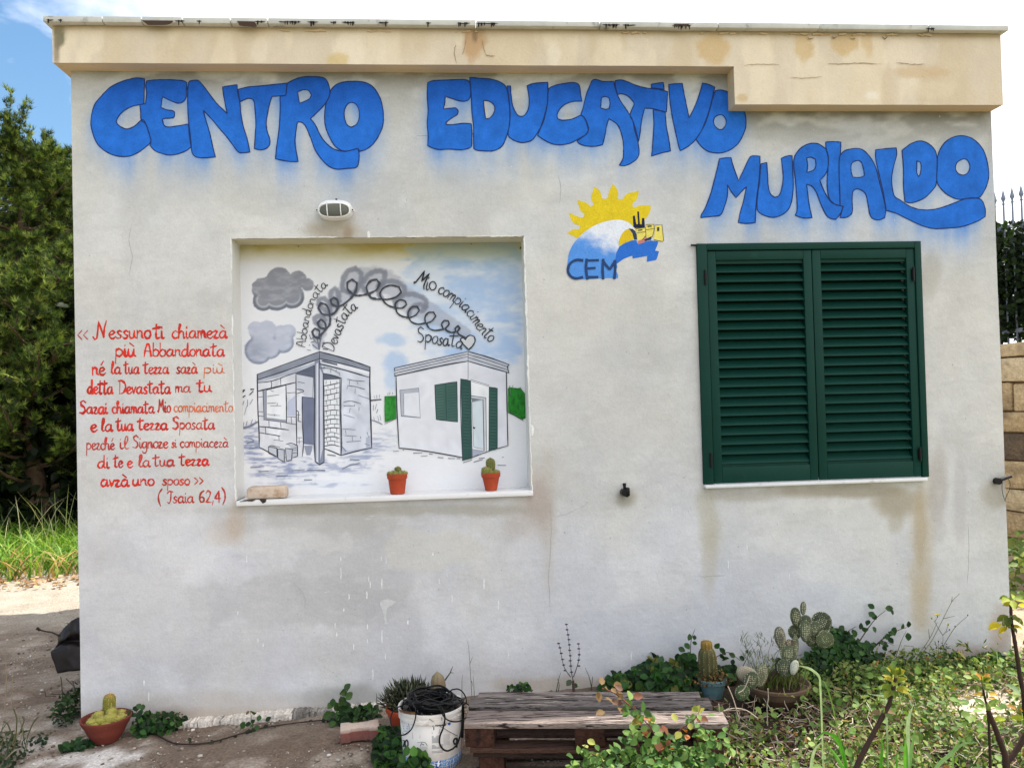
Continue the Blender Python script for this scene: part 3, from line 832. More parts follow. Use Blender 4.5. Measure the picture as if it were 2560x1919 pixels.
# fascia band with its lower step at the right, and the roof slab behind it
FXL, FXR = W(131, 120, -.1).x, W(2506, 200, -.1).x
FZ0, FZ2, FZT = 3.225, 3.028, 3.405
FS = W(1836, 220, -.1).x
def fascia_col(u, v):
    n1 = fbm(u / 130, v / 160, 201, 4); n2 = fbm(u / 30, v / 60, 202, 4)
    c = np.array([[216, 201, 179]]) * np.ones((len(u), 1))
    c = mixc(c, sstep(1500, 2300, u) * .5, (216, 200, 178))
    c = mixc(c, sstep(.5, .66, fbm(u / 95, v / 260, 204, 3)) * .4, (206, 184, 150))
    c = mixc(c, sstep(.52, .6, fbm(u / 70 + 30, v / 220, 206, 3)) * .6, (230, 215, 190))
    c += ((n1 - .5) * 14 + (n2 - .5) * 10)[:, None]
    for (cu, cv, ru, rv, col, p, sd) in [
        (147, 90, 16, 40, (110, 106, 82), .8, 210), (140, 130, 9, 40, (140, 126, 108), .7, 211),
        (1186, 105, 26, 44, (186, 150, 112), .8, 212), (1188, 90, 9, 22, (120, 96, 76), .6, 213),
        (872, 120, 40, 46, (232, 218, 196), .75, 214), (845, 150, 26, 20, (206, 178, 120), .6, 215),
        (1385, 140, 16, 34, (232, 220, 200), .6, 216), (650, 130, 22, 40, (230, 216, 196), .5, 217),
        (1780, 125, 34, 40, (204, 172, 124), .7, 218), (2010, 120, 22, 40, (206, 176, 130), .7, 219),
        (2110, 112, 34, 26, (204, 172, 124), .7, 220), (2170, 110, 14, 34, (206, 176, 132), .6, 221),
        (2260, 130, 42, 50, (230, 214, 192), .6, 222), (1895, 130, 34, 60, (230, 214, 190), .7, 223),
        (2180, 240, 16, 12, (236, 226, 210), .8, 224), (1855, 245, 14, 12, (196, 166, 120), .6, 225),
        (2300, 180, 60, 14, (206, 178, 140), .6, 226), (2340, 225, 50, 20, (224, 206, 180), .5, 227)]:
        c = mixc(c, blob(u, v, cu, cv, ru, rv, .25, sd, p, 26), col)
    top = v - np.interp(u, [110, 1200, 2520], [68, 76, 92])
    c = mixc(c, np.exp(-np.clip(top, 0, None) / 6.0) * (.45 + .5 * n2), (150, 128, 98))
    return c
b_x = snap(FXL, FXR, .0125, [FS]); b_z = snap(FZ2, FZT, .0125, [FZ0])
fy = lambda X, Z: -.1 + np.clip((fbm(X * 5 + 3, Z * 5 + 3, 207, 4) - .5) * .006, -.003, .003)
V_, F, C_ = grid_mesh(b_x, b_z, fy, fascia_col, lambda x, z: (x < FS) & (z < FZ0))
me = np_mesh('fascia_band', V_, F, C_, MAT['fascia']); me.transform(Matrix.Translation(-hut.location))
fas = link('fascia_band', me, hut)
b = MB(); cs = lin((206, 186, 138)); cf2 = lin((212, 190, 156))
yb = -.0965
slab(b, FXL + .0005, FXR - .0005, yb, DEPTH + .1, FZ0 + .0005, FZT + .01, None); 
b.c[-1][:, :3] = cf2
slab(b, FS + .0005, FXR - .0005, yb, .02, FZ2 + .0005, FZ0 - .001, cf2)
slab(b, XR + .001, FXR - .0005, .021, DEPTH + .1, FZ2 + .0005, FZ0 - .001, cf2)
b.build('roof_slab', MAT['fascia'], hut)

# coping stones
cuts = [106, 256, 354, 456, 576, 669, 1190, 1500, 1796, 2049, 2322, 2522]
yc = -.138
zc0, zc1 = 3.407, 3.437
for a, bb in zip(cuts[:-1], cuts[1:]):
    x0 = W(a, 57, yc).x; x1 = W(bb, 57, yc).x
    b = MB(); slab(b, x0 + .0018, x1 - .0018, yc + rng.uniform(-.002, .002), .25, zc0 + rng.uniform(0, .0015), zc1 + rng.uniform(-.002, .001))
    bevel(b.build('coping_slab', MAT['coping'], hut), .004, 2)
b = MB(); slab(b, W(106, 57, yc).x + .004, W(2522, 57, yc).x - .004, .252, DEPTH + .14, zc0, zc1 - .004)
b.build('roof_covering', MAT['tar'], hut)
# runs of roofing tar down the coping edge
pt = Paint(yc - .003)
for a, bb, k in ((120, 130, 2), (148, 152, 1), (440, 458, 4), (495, 500, 1), (640, 660, 3), (700, 720, 3), (722, 748, 8), (772, 792, 5), (828, 838, 3), (858, 884, 6), (950, 968, 4), (1068, 1074, 2), (1146, 1172, 6), (1192, 1242, 14), (1508, 1546, 9), (1560, 1586, 5), (1684, 1724, 14), (2318, 2334, 4)):
    for i in range(k):
        u = rng.uniform(a, bb); yt = np.interp(u, [106, 1200, 2522], [48.5, 57.5, 72.5])
        l_ = rng.uniform(3, 12)
        pt.stroke([(u, yt), (u + rng.uniform(-.4, .4), yt + l_ * .5), (u, yt + l_)], rng.uniform(1.6, 3.4), (34, 26, 24), taper=(1.2, .5))
    yt = np.interp(a, [106, 1200, 2522], [49, 58, 73])
    pt.stroke([(a - 3, yt + .5), ((a + bb) / 2, yt + 1.5), (bb + 3, yt + .8)], 2.6, (34, 26, 24), taper=(.3, .3))
for P in ([(354, 51), (434, 52), (426, 60), (412, 63), (372, 63), (362, 57)], [(592, 53), (636, 54), (643, 66), (636, 68), (600, 65), (596, 59)], [(1684, 60), (1724, 60), (1716, 66), (1700, 64), (1690, 69)]):
    pt.fill(P, (), (74, 58, 50))
pt.build('tar_run', MAT['paint'], hut, kind='stuff')

# plaster edge fragments under the coping
b = MB()
for i in range(46):
    u = rng.choice([rng.uniform(1790, 2060), rng.uniform(700, 1250), rng.uniform(1500, 1800), rng.uniform(2050, 2330)]); p = W(u, np.interp(u, [700, 2330], [76, 88]), -.104)
    b.box(p, (rng.uniform(.008, .05), .006, rng.uniform(.003, .008)), Matrix.Rotation(rng.uniform(-.3, .3), 4, 'Y'), col=lin((200, 176, 142)), jit=.0015)
b.build('loose_plaster', MAT['fascia'], hut, kind='stuff')

pt = Paint(-.1035)
def fcrack(P, w_=1.2, col=(150, 126, 98)):
    Q = crom(P, False, 6); Q = Q + rng.uniform(-.9, .9, Q.shape)
    pt.stroke(Q, w_, col, smooth=False, taper=(.3, .3), wob=.6)
fcrack([(1860, 163), (1900, 161), (1950, 162)]); fcrack([(2070, 160), (2110, 160), (2150, 158), (2205, 160)], 1.5); fcrack([(2240, 157), (2280, 161), (2312, 161)], 1.7)
fcrack([(1140, 110), (1136, 130), (1141, 158)], 1.5); fcrack([(1213, 137), (1225, 140), (1238, 140)], 1.7); fcrack([(1165, 95), (1162, 118), (1155, 138)]); fcrack([(1205, 100), (1210, 122), (1214, 136)]); fcrack([(918, 90), (917, 120)], .9); fcrack([(1975, 193), (2010, 196), (2055, 192)])
fcrack([(2080, 92), (2085, 96), (2092, 92)], 2.4, (140, 110, 84)); fcrack([(2124, 95), (2132, 98), (2138, 96)], 2, (140, 110, 84)); fcrack([(2205, 92), (2212, 98), (2218, 92)], 2.4, (130, 104, 82)); fcrack([(2018, 94), (2026, 97), (2034, 95)], 2, (150, 120, 92))
for q in range(26):
    u = rng.uniform(1795, 2050); fcrack([(u, np.interp(u, [1795, 2050], [83, 87])), (u + 9, 86 + rng.uniform(-2, 3))], 1.4)
pt.build('fascia_crack', MAT['paint'], hut, kind='stuff')

# cracks, drips and scuffs on the front wall
pt = Paint(0.0)
for P, w_ in ([(1195, 90), (1198, 110), (1196, 130), (1201, 158)], 1.2), ([(1190, 92), (1188, 115), (1200, 140)], .8):
    pass
def crack(P, w_, col=(120, 116, 110)):
    Q = crom(P, False, 6); Q = Q + rng.uniform(-1.0, 1.0, Q.shape)
    pt.stroke(Q, w_, col, smooth=False, taper=(.3, .3), wob=.5)
crack([(1042, 340), (1120, 336), (1200, 335), (1270, 337), (1340, 333), (1390, 334)], 1.1, (40, 62, 120))
crack([(1060, 190), (1150, 192), (1260, 188)], .8)
crack([(330, 560), (322, 600), (330, 640), (322, 690)], .9, (160, 157, 152))
crack([(2420, 1300), (2422, 1380), (2418, 1460)], .8, (165, 160, 155))
crack([(1375, 1240), (1378, 1330), (1372, 1440), (1376, 1530)], .9, (168, 162, 152))
crack([(1395, 440), (1402, 470), (1398, 510)], .8, (150, 148, 150))
crack([(780, 1060), (781, 1120)], .8, (150, 148, 150))
for (u, v, l_) in [(852,1418,30),(922,1440,14),(925,1452,18),(953,1390,12),(955,1446,26),(917,1478,18),(872,1484,14),(860,1520,8),(838,1557,12),(842,1580,10),(918,1560,12),(955,1575,32),(918,1596,10),(884,1610,14),(645,1595,12),(658,1608,8),(617,1388,18),(1098,1446,12),(1118,1430,12),(1130,1485,20),(1210,1446,26),(1246,1500,24),(932,1672,26),(964,1634,14),(1270,1625,22),(594,1528,8),(1083,1380,8),(852,1392,10),(1820,1400,22),(1867,1362,12),(1974,1432,14),(1578,1628,22),(1575,1658,18),(1850,1590,20),(360,1700,14),(372,1730,22),(965,1395,14),(1020,1550,10),(1680,1270,12)]:
    pt.stroke([(u, v), (u + rng.uniform(-1, 1), v + l_ * .5), (u, v + l_)], rng.uniform(1.4, 3.2), (232, 232, 230), taper=(.4, .2), wob=.5)
for (u, v) in [(921, 1296), (930, 1290), (818, 1480), (1000, 1310)]:
    pt.stroke([(u - 6, v), (u + 6, v + rng.uniform(-3, 3))], 3, (226, 226, 224), taper=(.3, .3), wob=.5)
pt.fill([(955, 1500), (972, 1497), (990, 1503), (980, 1512), (968, 1520), (966, 1545), (972, 1560), (962, 1560), (958, 1530), (950, 1510)], (), (203, 203, 202))
# little pits and specks in the plaster
for i in range(420):
    u = rng.uniform(200, 2460); v = rng.uniform(240, 1700)
    if (1725 < u < 2335 and 590 < v < 1230) or (570 < u < 1345 and 575 < v < 1270) or (1380 < u < 1700 and 440 < v < 740) or cov[int(v / 4), int(u / 4)] > 0 or (u < 610 and 780 < v < 1280): continue
    pt.stroke([(u, v), (u + rng.uniform(-2, 2), v + rng.uniform(-3, 3))], rng.uniform(.8, 1.8), [(150, 147, 142), (164, 161, 156), (216, 214, 210)][rng.integers(3)], smooth=False)
# white ragged paint edge round the niche
def edge_run(a, b_, n, col, w_, amp, gap=.0):
    P = np.linspace(a, b_, n) + rng.uniform(-amp, amp, (n, 2))
    i = 0
    while i < n - 3:
        k = int(rng.integers(4, 14))
        if rng.random() > gap: pt.stroke(P[i:i + k], w_ * rng.uniform(.5, 1.4), col, smooth=False, taper=(.3, .3))
        i += k - 1
edge_run((579, 594), (1310, 590), 120, (226, 225, 218), 2.6, .8, .35)
edge_run((590, 597), (1308, 593), 120, (110, 100, 82), 1.6, .5, .5)
edge_run((577, 595), (589, 1250), 90, (228, 228, 226), 3.2, .9, .1)
edge_run((1310, 592), (1331, 1240), 90, (230, 230, 228), 4.2, 1.0, .05)
pt.fill([(1328, 1060), (1335, 1068), (1334, 1085), (1329, 1090)], (), (232, 232, 230))
pt.fill([(918, 580), (922, 577), (926, 584), (925, 594), (919, 594)], (), (230, 229, 224))
for i in range(13):      # hairline crazing in the render
    u = rng.uniform(220, 2440); v = rng.uniform(300, 1650)
    if (1700 < u < 2350 and 560 < v < 1240) or (540 < u < 1360 and 540 < v < 1280) or (1360 < u < 1720 and 420 < v < 760) or cov[int(v / 4), int(u / 4)] > 0 or (u < 620 and 780 < v < 1290) or v < 600: continue
    a = rng.choice([0, 1.5]) + rng.normal(0, .3); Q = [(u, v)]
    for k in range(int(rng.integers(3, 7))):
        a += rng.normal(0, .25); Q.append((Q[-1][0] + math.cos(a) * 16, Q[-1][1] + math.sin(a) * 16))
    crack(Q, rng.uniform(.6, .9), (168, 166, 162))
for i in range(110):     # trowel nicks
    u = rng.uniform(230, 2440); v = rng.uniform(620, 1700)
    if (1700 < u < 2350 and 560 < v < 1240) or (540 < u < 1360 and 540 < v < 1280) or (1360 < u < 1720 and 420 < v < 760) or (u < 620 and 780 < v < 1290) or cov[int(v / 4), int(u / 4)] > 0: continue
    a = rng.normal(.1, .35); l_ = rng.uniform(4, 13)
    pt.stroke([(u, v), (u + math.cos(a) * l_, v + math.sin(a) * l_)], rng.uniform(.8, 1.5), [(180, 178, 175), (216, 215, 213)][rng.integers(2)], smooth=False, taper=(.3, .3))
pt.build('wall_mark', MAT['paint'], hut, kind='stuff')

# the big blue letters, each with its dark outline
BL = lin((42, 112, 208))
def letter_col(u, v):
    n = fbm(u / 22, v / 22, 301, 4); n2 = fbm(u / 90, v / 70, 302, 3)
    n3 = fbm(u / 5, v / 30, 305, 3)
    k = (1 + (n - .5) * .3 + (n2 - .5) * .25 + (n3 - .5) * .3)[:, None]
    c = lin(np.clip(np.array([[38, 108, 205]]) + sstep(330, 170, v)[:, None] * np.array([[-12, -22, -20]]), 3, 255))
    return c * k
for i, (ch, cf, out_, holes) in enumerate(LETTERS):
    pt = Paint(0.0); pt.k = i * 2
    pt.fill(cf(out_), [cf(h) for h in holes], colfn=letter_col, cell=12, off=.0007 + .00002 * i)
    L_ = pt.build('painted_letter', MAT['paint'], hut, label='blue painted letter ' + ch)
    pt = Paint(-.0008); pt.k = i * 2
    pt.stroke(cf(out_), 2.5, (32, 52, 106), closed=True, wob=.35)
    for h in holes: pt.stroke(cf(h), 2.4, (34, 54, 104), closed=True, wob=.35)
    pt.build('letter_outline', MAT['paint'], hut)

# red handwriting
c5 = lambda x: x / 3.188 + 180
r5 = lambda y: y / 3.188 + 760
RED, RD2, ORA = (200, 52, 42), (184, 64, 56), (204, 112, 80)
LINES = [
  ('<<', 42, 135, 283, 70, 7, RD2), ('Nessuno', 190, 632, 273, 62, 13, RED), ('ti', 650, 738, 273, 60, 14, RED), ('chiamerà', 795, 1240, 271, 58, 13, RED),
  ('più', 345, 512, 416, 60, 15, RED), ('Abbandonata', 575, 1220, 415, 54, 12, RED),
  ('né', 160, 268, 564, 60, 14, RED), ('la', 312, 395, 556, 52, 12, RED), ('tua', 415, 540, 554, 52, 11, RED), ('terra', 570, 775, 553, 50, 12, RED), ('sarà', 830, 1002, 552, 50, 11, RD2), ('più', 1050, 1218, 550, 44, 9, ORA),
  ('detta', 122, 330, 714, 56, 14, RED), ('Devastata', 372, 790, 713, 54, 12, RED), ('ma', 822, 948, 702, 46, 11, RD2), ('tu', 998, 1116, 698, 50, 13, RED),
  ('Sarai', 58, 285, 872, 52, 14, RED), ('chiamata', 318, 660, 868, 50, 12, RED), ('Mio', 685, 788, 862, 54, 11, RD2), ('compiacimento', 810, 1284, 858, 46, 9, ORA),
  ('e', 148, 202, 1015, 56, 12, RED), ('la', 235, 328, 1012, 54, 13, RED), ('tua', 352, 492, 1006, 52, 13, RED), ('terra', 525, 768, 1000, 50, 13, RED), ('Sposata', 798, 1140, 996, 50, 11, RD2),
  ('perché', 115, 342, 1158, 50, 10, RD2), ('il', 378, 458, 1152, 52, 10, RD2), ('Signore', 480, 768, 1146, 50, 11, RD2), ('si', 794, 834, 1142, 40, 9, RD2), ('compiacerà', 860, 1250, 1140, 44, 9, RD2),
  ('di', 202, 300, 1305, 52, 11, RED), ('te', 332, 408, 1300, 52, 12, RED), ('e', 438, 488, 1300, 50, 11, RED), ('la', 532, 628, 1296, 50, 11, RD2), ('tua', 648, 822, 1290, 48, 11, RD2), ('terra', 858, 1096, 1284, 48, 12, RED),
  ('avrà', 228, 458, 1452, 54, 15, RED), ('uno', 482, 660, 1444, 50, 13, RED), ('sposo', 720, 942, 1440, 46, 10, RD2), ('>>', 975, 1052, 1434, 50, 9, RD2),
  ('(', 682, 728, 1580, 52, 10, RD2), ('Isaia', 758, 975, 1582, 50, 10, RD2), ('62,4', 1012, 1188, 1578, 52, 10, RD2), (')', 1192, 1226, 1575, 52, 10, RD2)]
pt = None; last = None
for (t, x0, x1, yb_, xh, w_, col) in LINES:
    if last is None or x0 < last:
        if pt: pt.build('inscription_line', MAT['paint'], hut)
        pt = Paint(0.0)
    last = x0
    write(pt, t, c5(x0), c5(x1), r5(yb_), xh / 3.188, w_ / 3.188 * 1.16, col)
pt.build('inscription_line', MAT['paint'], hut)

# sun, wave and castle emblem
c4 = lambda p: ot(p, 5.528, 1380, 440)
pt = Paint(0.0)
def yel(u, v): return lin(np.array([[222, 196, 42]])) * (1 + (fbm(u / 8, v / 8, 303, 3) - .5)[:, None] * .16)
def wav(u, v):
    t = np.clip((v - 560) / 90 + (u - 1480) / -260 + (fbm(u / 18, v / 12, 304, 4) - .5) * .55, 0, 1)
    t = sstep(.1, .75, t)[:, None]
    return lin(np.array([[226, 230, 240]])) * (1 - t) + lin(np.array([[88, 148, 226]])) * t
pt.fill(c4([(205,795),(290,740),(380,735),(390,690),(300,650),(255,580),(235,510),(300,535),(365,562),(425,575),(440,555),(445,525),(395,480),(370,410),(345,332),(430,355),(490,380),(530,425),(570,400),(575,385),(545,330),(545,270),(570,200),(580,150),(640,185),(675,240),(690,310),(735,315),(775,300),(780,240),(810,170),(840,110),(890,170),(915,240),(908,300),(930,320),(975,322),(1020,260),(1080,230),(1150,220),(1200,200),(1190,270),(1160,340),(1115,380),(1120,430),(1150,435),(1200,410),(1280,405),(1365,405),(1360,480),(1320,560),(1290,590),(1170,760),(900,740),(370,860),(280,820)]), (), colfn=yel, cell=8, off=.0005)
pt.fill(c4([(900,605),(980,612),(1060,645),(1120,700),(1165,770),(1120,735),(1060,728),(1000,760),(950,830),(920,920),(925,990),(900,1020),(880,1160),(890,1200),(905,1260),(885,1300),(915,1370),(910,1415),(800,1410),(620,1420),(430,1430),(300,1420),(235,1370),(205,1290),(215,1190),(230,1080),(270,980),(340,880),(430,790),(560,700),(700,640),(800,615)]), (), colfn=wav, cell=5, off=.0008)
for P, col, of in [
  ([(920,970),(925,890),(965,800),(1010,750),(1060,735),(1105,765),(1122,830),(1125,880),(1020,920)], (222, 190, 40), .0020),
  ([(1060,728),(1110,730),(1150,760),(1170,810),(1175,880),(1135,880),(1110,790),(1085,755)], (56, 66, 86), .0022),
  ([(930,975),(1010,925),(1100,890),(1165,885),(1185,940),(1270,910),(1370,890),(1470,905),(1455,960),(1425,1030),(1480,1040),(1460,1110),(1440,1160),(1310,1185),(1315,1105),(1200,1125),(1115,1140),(1110,1100),(1000,1140),(890,1215),(870,1180),(890,1060)], (48, 112, 206), .0024),
  ([(1118,550),(1145,548),(1165,665),(1190,665),(1178,492),(1202,492),(1215,665),(1240,670),(1245,580),(1275,580),(1285,710),(1150,722),(1125,700)], (34, 40, 62), .0026),
  ([(1165,730),(1290,712),(1300,820),(1250,880),(1180,888)], (232, 216, 108), .0028),
  ([(1298,672),(1410,668),(1415,730),(1390,840),(1355,870),(1300,850)], (230, 214, 104), .0030),
  ([(1425,680),(1520,672),(1545,890),(1530,905),(1410,880)], (234, 218, 110), .0032),
  ([(1185,900),(1260,870),(1300,810),(1308,860),(1275,920),(1190,945)], (196, 128, 124), .0034),
  ([(1270,880),(1380,830),(1370,880),(1290,900)], (44, 60, 96), .0036)]:
    pt.fill(c4(P), (), col, off=of * .7 - .0005, smooth=False)
pt.Y0 = -.0026
for P, w_ in [([(1165,730),(1290,712),(1300,820),(1250,880)], 7), ([(1180,785),(1292,770)], 6), ([(1298,672),(1410,668),(1415,730),(1390,840)], 7), ([(1300,745),(1410,725)], 6), ([(1425,680),(1520,672),(1545,890),(1530,905),(1410,880)], 7), ([(1195,752),(1245,744)], 14), ([(1325,696),(1372,692)], 18), ([(1468,715),(1468,750)], 30)]:
    pt.stroke(c4(P), w_ / 5.528, (60, 64, 60), smooth=False)
for P, w_ in [([(422,1165),(340,1160),(270,1192),(228,1250),(222,1325),(262,1388),(335,1416),(420,1398)], 36), ([(478,1150),(470,1280),(488,1422)], 36), ([(470,1168),(640,1162)], 32), ([(485,1278),(592,1270)], 34), ([(485,1398),(628,1396)], 36), ([(708,1155),(700,1280),(706,1418)], 36), ([(700,1165),(750,1235),(798,1290),(872,1178)], 36), ([(870,1170),(874,1300),(862,1415)], 36)]:
    pt.stroke(c4(P), w_ / 5.528, (44, 70, 116), wob=.15)
pt.build('sun_and_wave_emblem', MAT['paint'], hut, label='yellow sun over a blue wave, lettered CEM')
# ------------------------------------------------------------------ mural inside the niche
def distpoly(u, v, P):
    d = np.full(len(u), 1e9)
    for a, b_ in zip(P[:-1], P[1:]):
        a = np.array(a, float); b_ = np.array(b_, float); ab = b_ - a
        t = np.clip(((u - a[0]) * ab[0] + (v - a[1]) * ab[1]) / (ab @ ab + 1e-9), 0, 1)
        d = np.minimum(d, np.hypot(u - a[0] - t * ab[0], v - a[1] - t * ab[1]))
    return d
t1 = lambda p: ot(p, 4.8775, 560, 560)
t2 = lambda p: ot(p, 4.876, 940, 560)
h1 = lambda p: ot(p, 3.767, 570, 840)
h2 = lambda p: ot(p, 3.767, 930, 840)
LOOPS = [(789.6, 828.6, 9), (804, 810, 12), (809, 771, 16), (836, 754, 13), (880, 716, 18), (935, 714, 19), (977, 731, 25), (1002.5, 759, 14), (1034, 779, 16), (1075, 794, 15), (1114, 810, 11), (1144, 821, 9)]
OUTER = [crom(t1(p), False, 4) for p in ([(1570,860),(1450,800),(1450,680),(1520,570),(1600,540),(1670,600),(1660,720),(1600,830)], [(1390,1000),(1310,920),(1310,830),(1355,790),(1395,840),(1400,940)], [(1285,1100),(1150,980),(1160,920),(1220,905),(1280,960),(1300,1050)], [(1740,850),(1680,740),(1760,620),(1880,570),(1960,590),(1950,680),(1880,760)], [(1180,1240),(1110,1200),(1110,1140),(1170,1120),(1230,1170)])]
OUTER += [crom(t2(p), False, 4) for p in ([(240,1010),(230,930),(330,870),(460,860),(590,910),(610,990),(560,1060)], [(60,900),(30,820),(100,720),(220,700),(340,760),(350,840),(280,900)], [(400,1130),(420,1040),(520,980),(600,1010)])]
def discs(u, v, L):
    d = np.full(len(u), 1e9)
    for (x, y, r) in L:
        x = x / 4.8775 + 560; y = y / 4.8775 + 560; r = r / 4.8775
        d = np.minimum(d, np.hypot(u - x, v - y) - r)
    return d
def mural_col(u, v):
    w = (fbm(u / 20, v / 9, 401, 4) - .5); w2 = (fbm(u / 7, v / 4, 402, 3) - .5); w3 = fbm(u / 60, v / 22, 403, 4) - .5
    c = np.array([[224, 226, 232]]) * np.ones((len(u), 1))
    c = mixc(c, sstep(900, 1250, v), (229, 230, 233))
    # painted sky at the right
    sk = sstep(1000, 1050, u + w * 70 + np.clip(v - 760, 0, 200) * -.35) * sstep(1318, 1290, u + w * 22) * sstep(925, 870, v + w * 40)
    cl = sstep(.28, -.25, w3 + w * .35)
    hole = np.minimum(distpoly(u, v, [(1040, 690), (1110, 740), (1180, 800), (1230, 850)]) / 30, 1)
    c = mixc(c, sk * (.3 + .7 * cl) * (.3 + .7 * hole), (172, 196, 230))
    c = mixc(c, sk * sstep(.1, .2, w3) * .5, (214, 224, 238))
    c = mixc(c, sstep(680, 615, v + w * 10) * sk * .6, (132, 160, 170))
    for (cu, cv, ru, rv, p) in [(985, 850, 36, 16, .7), (985, 905, 30, 26, .8), (1140, 800, 60, 40, .25), (980, 955, 18, 22, .6)]:
        c = mixc(c, blob(u, v, cu, cv, ru, rv, .4, 404, p, 24), (172, 196, 228))
    # yellowed edge at the top, with shade of the niche head painted in
    c = mixc(c, sstep(668, 612, v) * (.8 + w3) * (1 - sk * .6), (180, 168, 108))
    # grey smoke round the spiral
    sp = distpoly(u, v, [(792, 860), (802, 830), (815, 795), (840, 755), (880, 705), (935, 695), (980, 712), (1030, 760), (1075, 780), (1120, 805), (1160, 830)])
    wid = np.interp(u, [790, 860, 900, 980, 1060, 1160], [13, 20, 34, 30, 28, 16])
    c = mixc(c, sstep(1.15, .75, sp / wid + w * .5) * .6, (164, 168, 182))
    for LP_ in OUTER:
        d = distpoly(u, v, LP_)
        c = mixc(c, sstep(9.5, 3.0, d + w2 * 5) * .8, (126, 130, 144))
    # two clouds
    w2c = w2 * .35
    d = discs(u, v, [(670, 680, 150), (900, 680, 105), (1020, 740, 72), (470, 790, 130), (640, 850, 200), (830, 880, 145), (480, 930, 125), (560, 760, 120)])
    c = mixc(c, sstep(2.5, -1, d + w2 * 3 + np.where(u < 640, w * 8, 0)), (138, 141, 152))
    c = mixc(c, sstep(2, -2, d) * sstep(-.1, .35, w) * .7, (166, 170, 180))
    low = sstep(-9, -2, d) * sstep(2, -1, d) * sstep(720, 750, v)
    c = mixc(c, low * .75, (98, 104, 118))
    c = mixc(c, sstep(-13, -10, d) * sstep(-6, -9, d) * sstep(720, 755, v) * .6, (196, 200, 210))
    d = discs(u, v, [(390, 1290, 100), (520, 1310, 130), (700, 1340, 105), (790, 1310, 85), (720, 1440, 130), (420, 1540, 165), (560, 1500, 140), (480, 1400, 150)])
    c = mixc(c, sstep(2.5, -1, d + w2 * 3 + np.where(u < 625, w * 14, 0)), (182, 188, 206))
    c = mixc(c, sstep(2, -2, d) * sstep(40, -10, np.hypot(u - 640, v - 880) - 10) * .55, (132, 140, 160))
    c = mixc(c, sstep(-9, -2, d) * sstep(2, -1, d) * sstep(820, 860, v) * .7, (116, 124, 146))
    c = mixc(c, sstep(-.1, .3, w) * sstep(0, -4, d) * .4, (206, 211, 224))
    # brushed ground tones
    for (cu, cv, ru, rv, p) in [(630, 1110, 28, 40, .55), (720, 1155, 90, 16, .6), (700, 1185, 80, 11, .5), (820, 1170, 100, 14, .4), (900, 1140, 50, 12, .45), (930, 1120, 30, 24, .35), (780, 1210, 110, 8, .35), (640, 1140, 22, 18, .4), (965, 1100, 30, 30, .25)]:
        br = sstep(.42, .62, fbm(u / 26, v / 3.4, 407, 3))
        c = mixc(c, blob(u, v, cu, cv, ru, rv, .5, 406, p, 18) * (.25 + 1.3 * br), (140, 150, 180))
    # slightly darker above the sill and along both side edges
    c = mixc(c, sstep(1205, 1245, v + u * .03 - 20) * .25, (206, 204, 198))
    c = mixc(c, sstep(600, 584, u - (v - 600) * .018) * .3, (205, 210, 214))
    c = mixc(c, sstep(1296, 1310, u - (v - 600) * .03) * .35, (206, 208, 208))
    return c + (w2 * 4)[:, None]
xs = np.linspace(NX0 - .0, NX1 + .0, 400); zs = np.linspace(NZ0 - .02, NZ1, 360)
V_, F, C_ = grid_mesh(xs, zs, lambda X, Z: ND + X * 0, mural_col)
me = np_mesh('mural_panel', V_, F, C_, MAT['mural']); me.transform(Matrix.Translation(-hut.location))
link('mural_panel', me, hut)

INK, INK2, PALE = (58, 62, 72), (86, 92, 106), (150, 156, 172)
pt = Paint(ND - .0003); pt.mono = True
def fl(P, col, f=h1, n=.14, cell=16):
    cc = lin(np.array([col]))
    pt.fill(f(P), (), colfn=lambda u, v: cc * (1 + n * (fbm(u / 9, v / 16, 410, 3) - .5)[:, None] * 2), cell=cell, smooth=False)
# left house, ruined
fl([(275,362),(862,145),(862,1205),(715,1100),(700,1130),(380,1090),(293,1045)], (214,217,226), n=.3)
fl([(862,145),(1338,290),(1352,1050),(1065,1122),(905,1060),(905,1190),(862,1205)], (204,209,221), n=.3)
fl([(275,362),(862,145),(862,215),(275,415)], (136,142,158), n=.3); fl([(862,145),(1338,290),(1338,332),(862,212)], (136,142,158), n=.3)
fl([(275,415),(862,235),(862,262),(640,345),(275,440)], (172,178,194), n=.4)
fl([(878,228),(1028,262),(1028,275),(885,240)], (84,88,102)); fl([(1040,260),(1335,338),(1335,362),(1040,285)], (226,228,234))
fl([(645,345),(812,275),(808,400),(645,360)], (96,102,120)); fl([(645,360),(805,392),(800,578),(720,560),(650,500)], (196,200,212))
fl([(700,570),(812,582),(806,1025),(710,1015)], (112,120,144)); fl([(715,1030),(795,1030),(790,1075),(775,1120),(740,1120)], (140,146,164))
fl([(815,235),(862,215),(905,360),(905,1190),(862,1210),(818,1180)], (136,142,162)); fl([(832,260),(850,250),(850,1190),(832,1180)], (206,210,222))
fl([(862,300),(892,355),(892,1060),(862,1190)], (196,200,214))
fl([(895,355),(1065,392),(1052,408),(905,412)], (92,98,114)); fl([(905,412),(1052,405),(1060,1118),(912,1060)], (224,227,233))
fl([(335,515),(360,508),(362,770),(545,795),(545,815),(345,788)], (150,156,174)); fl([(360,510),(545,465),(545,790),(362,770)], (226,229,235))
fl([(560,620),(632,560),(632,750),(560,752)], (184,190,212)); fl([(1070,1030),(1130,1080),(1300,1050),(1300,960),(1345,930),(1350,1050),(1068,1120)], (178,184,202))
for P in ([(382,1040),(460,1050),(462,1132),(384,1102)], [(468,1060),(532,1068),(530,1185),(468,1150)], [(540,1058),(605,1065),(600,1165),(545,1170)], [(548,1012),(655,1030),(655,1130),(610,1140),(605,1060)]): fl(P, (186,190,202))
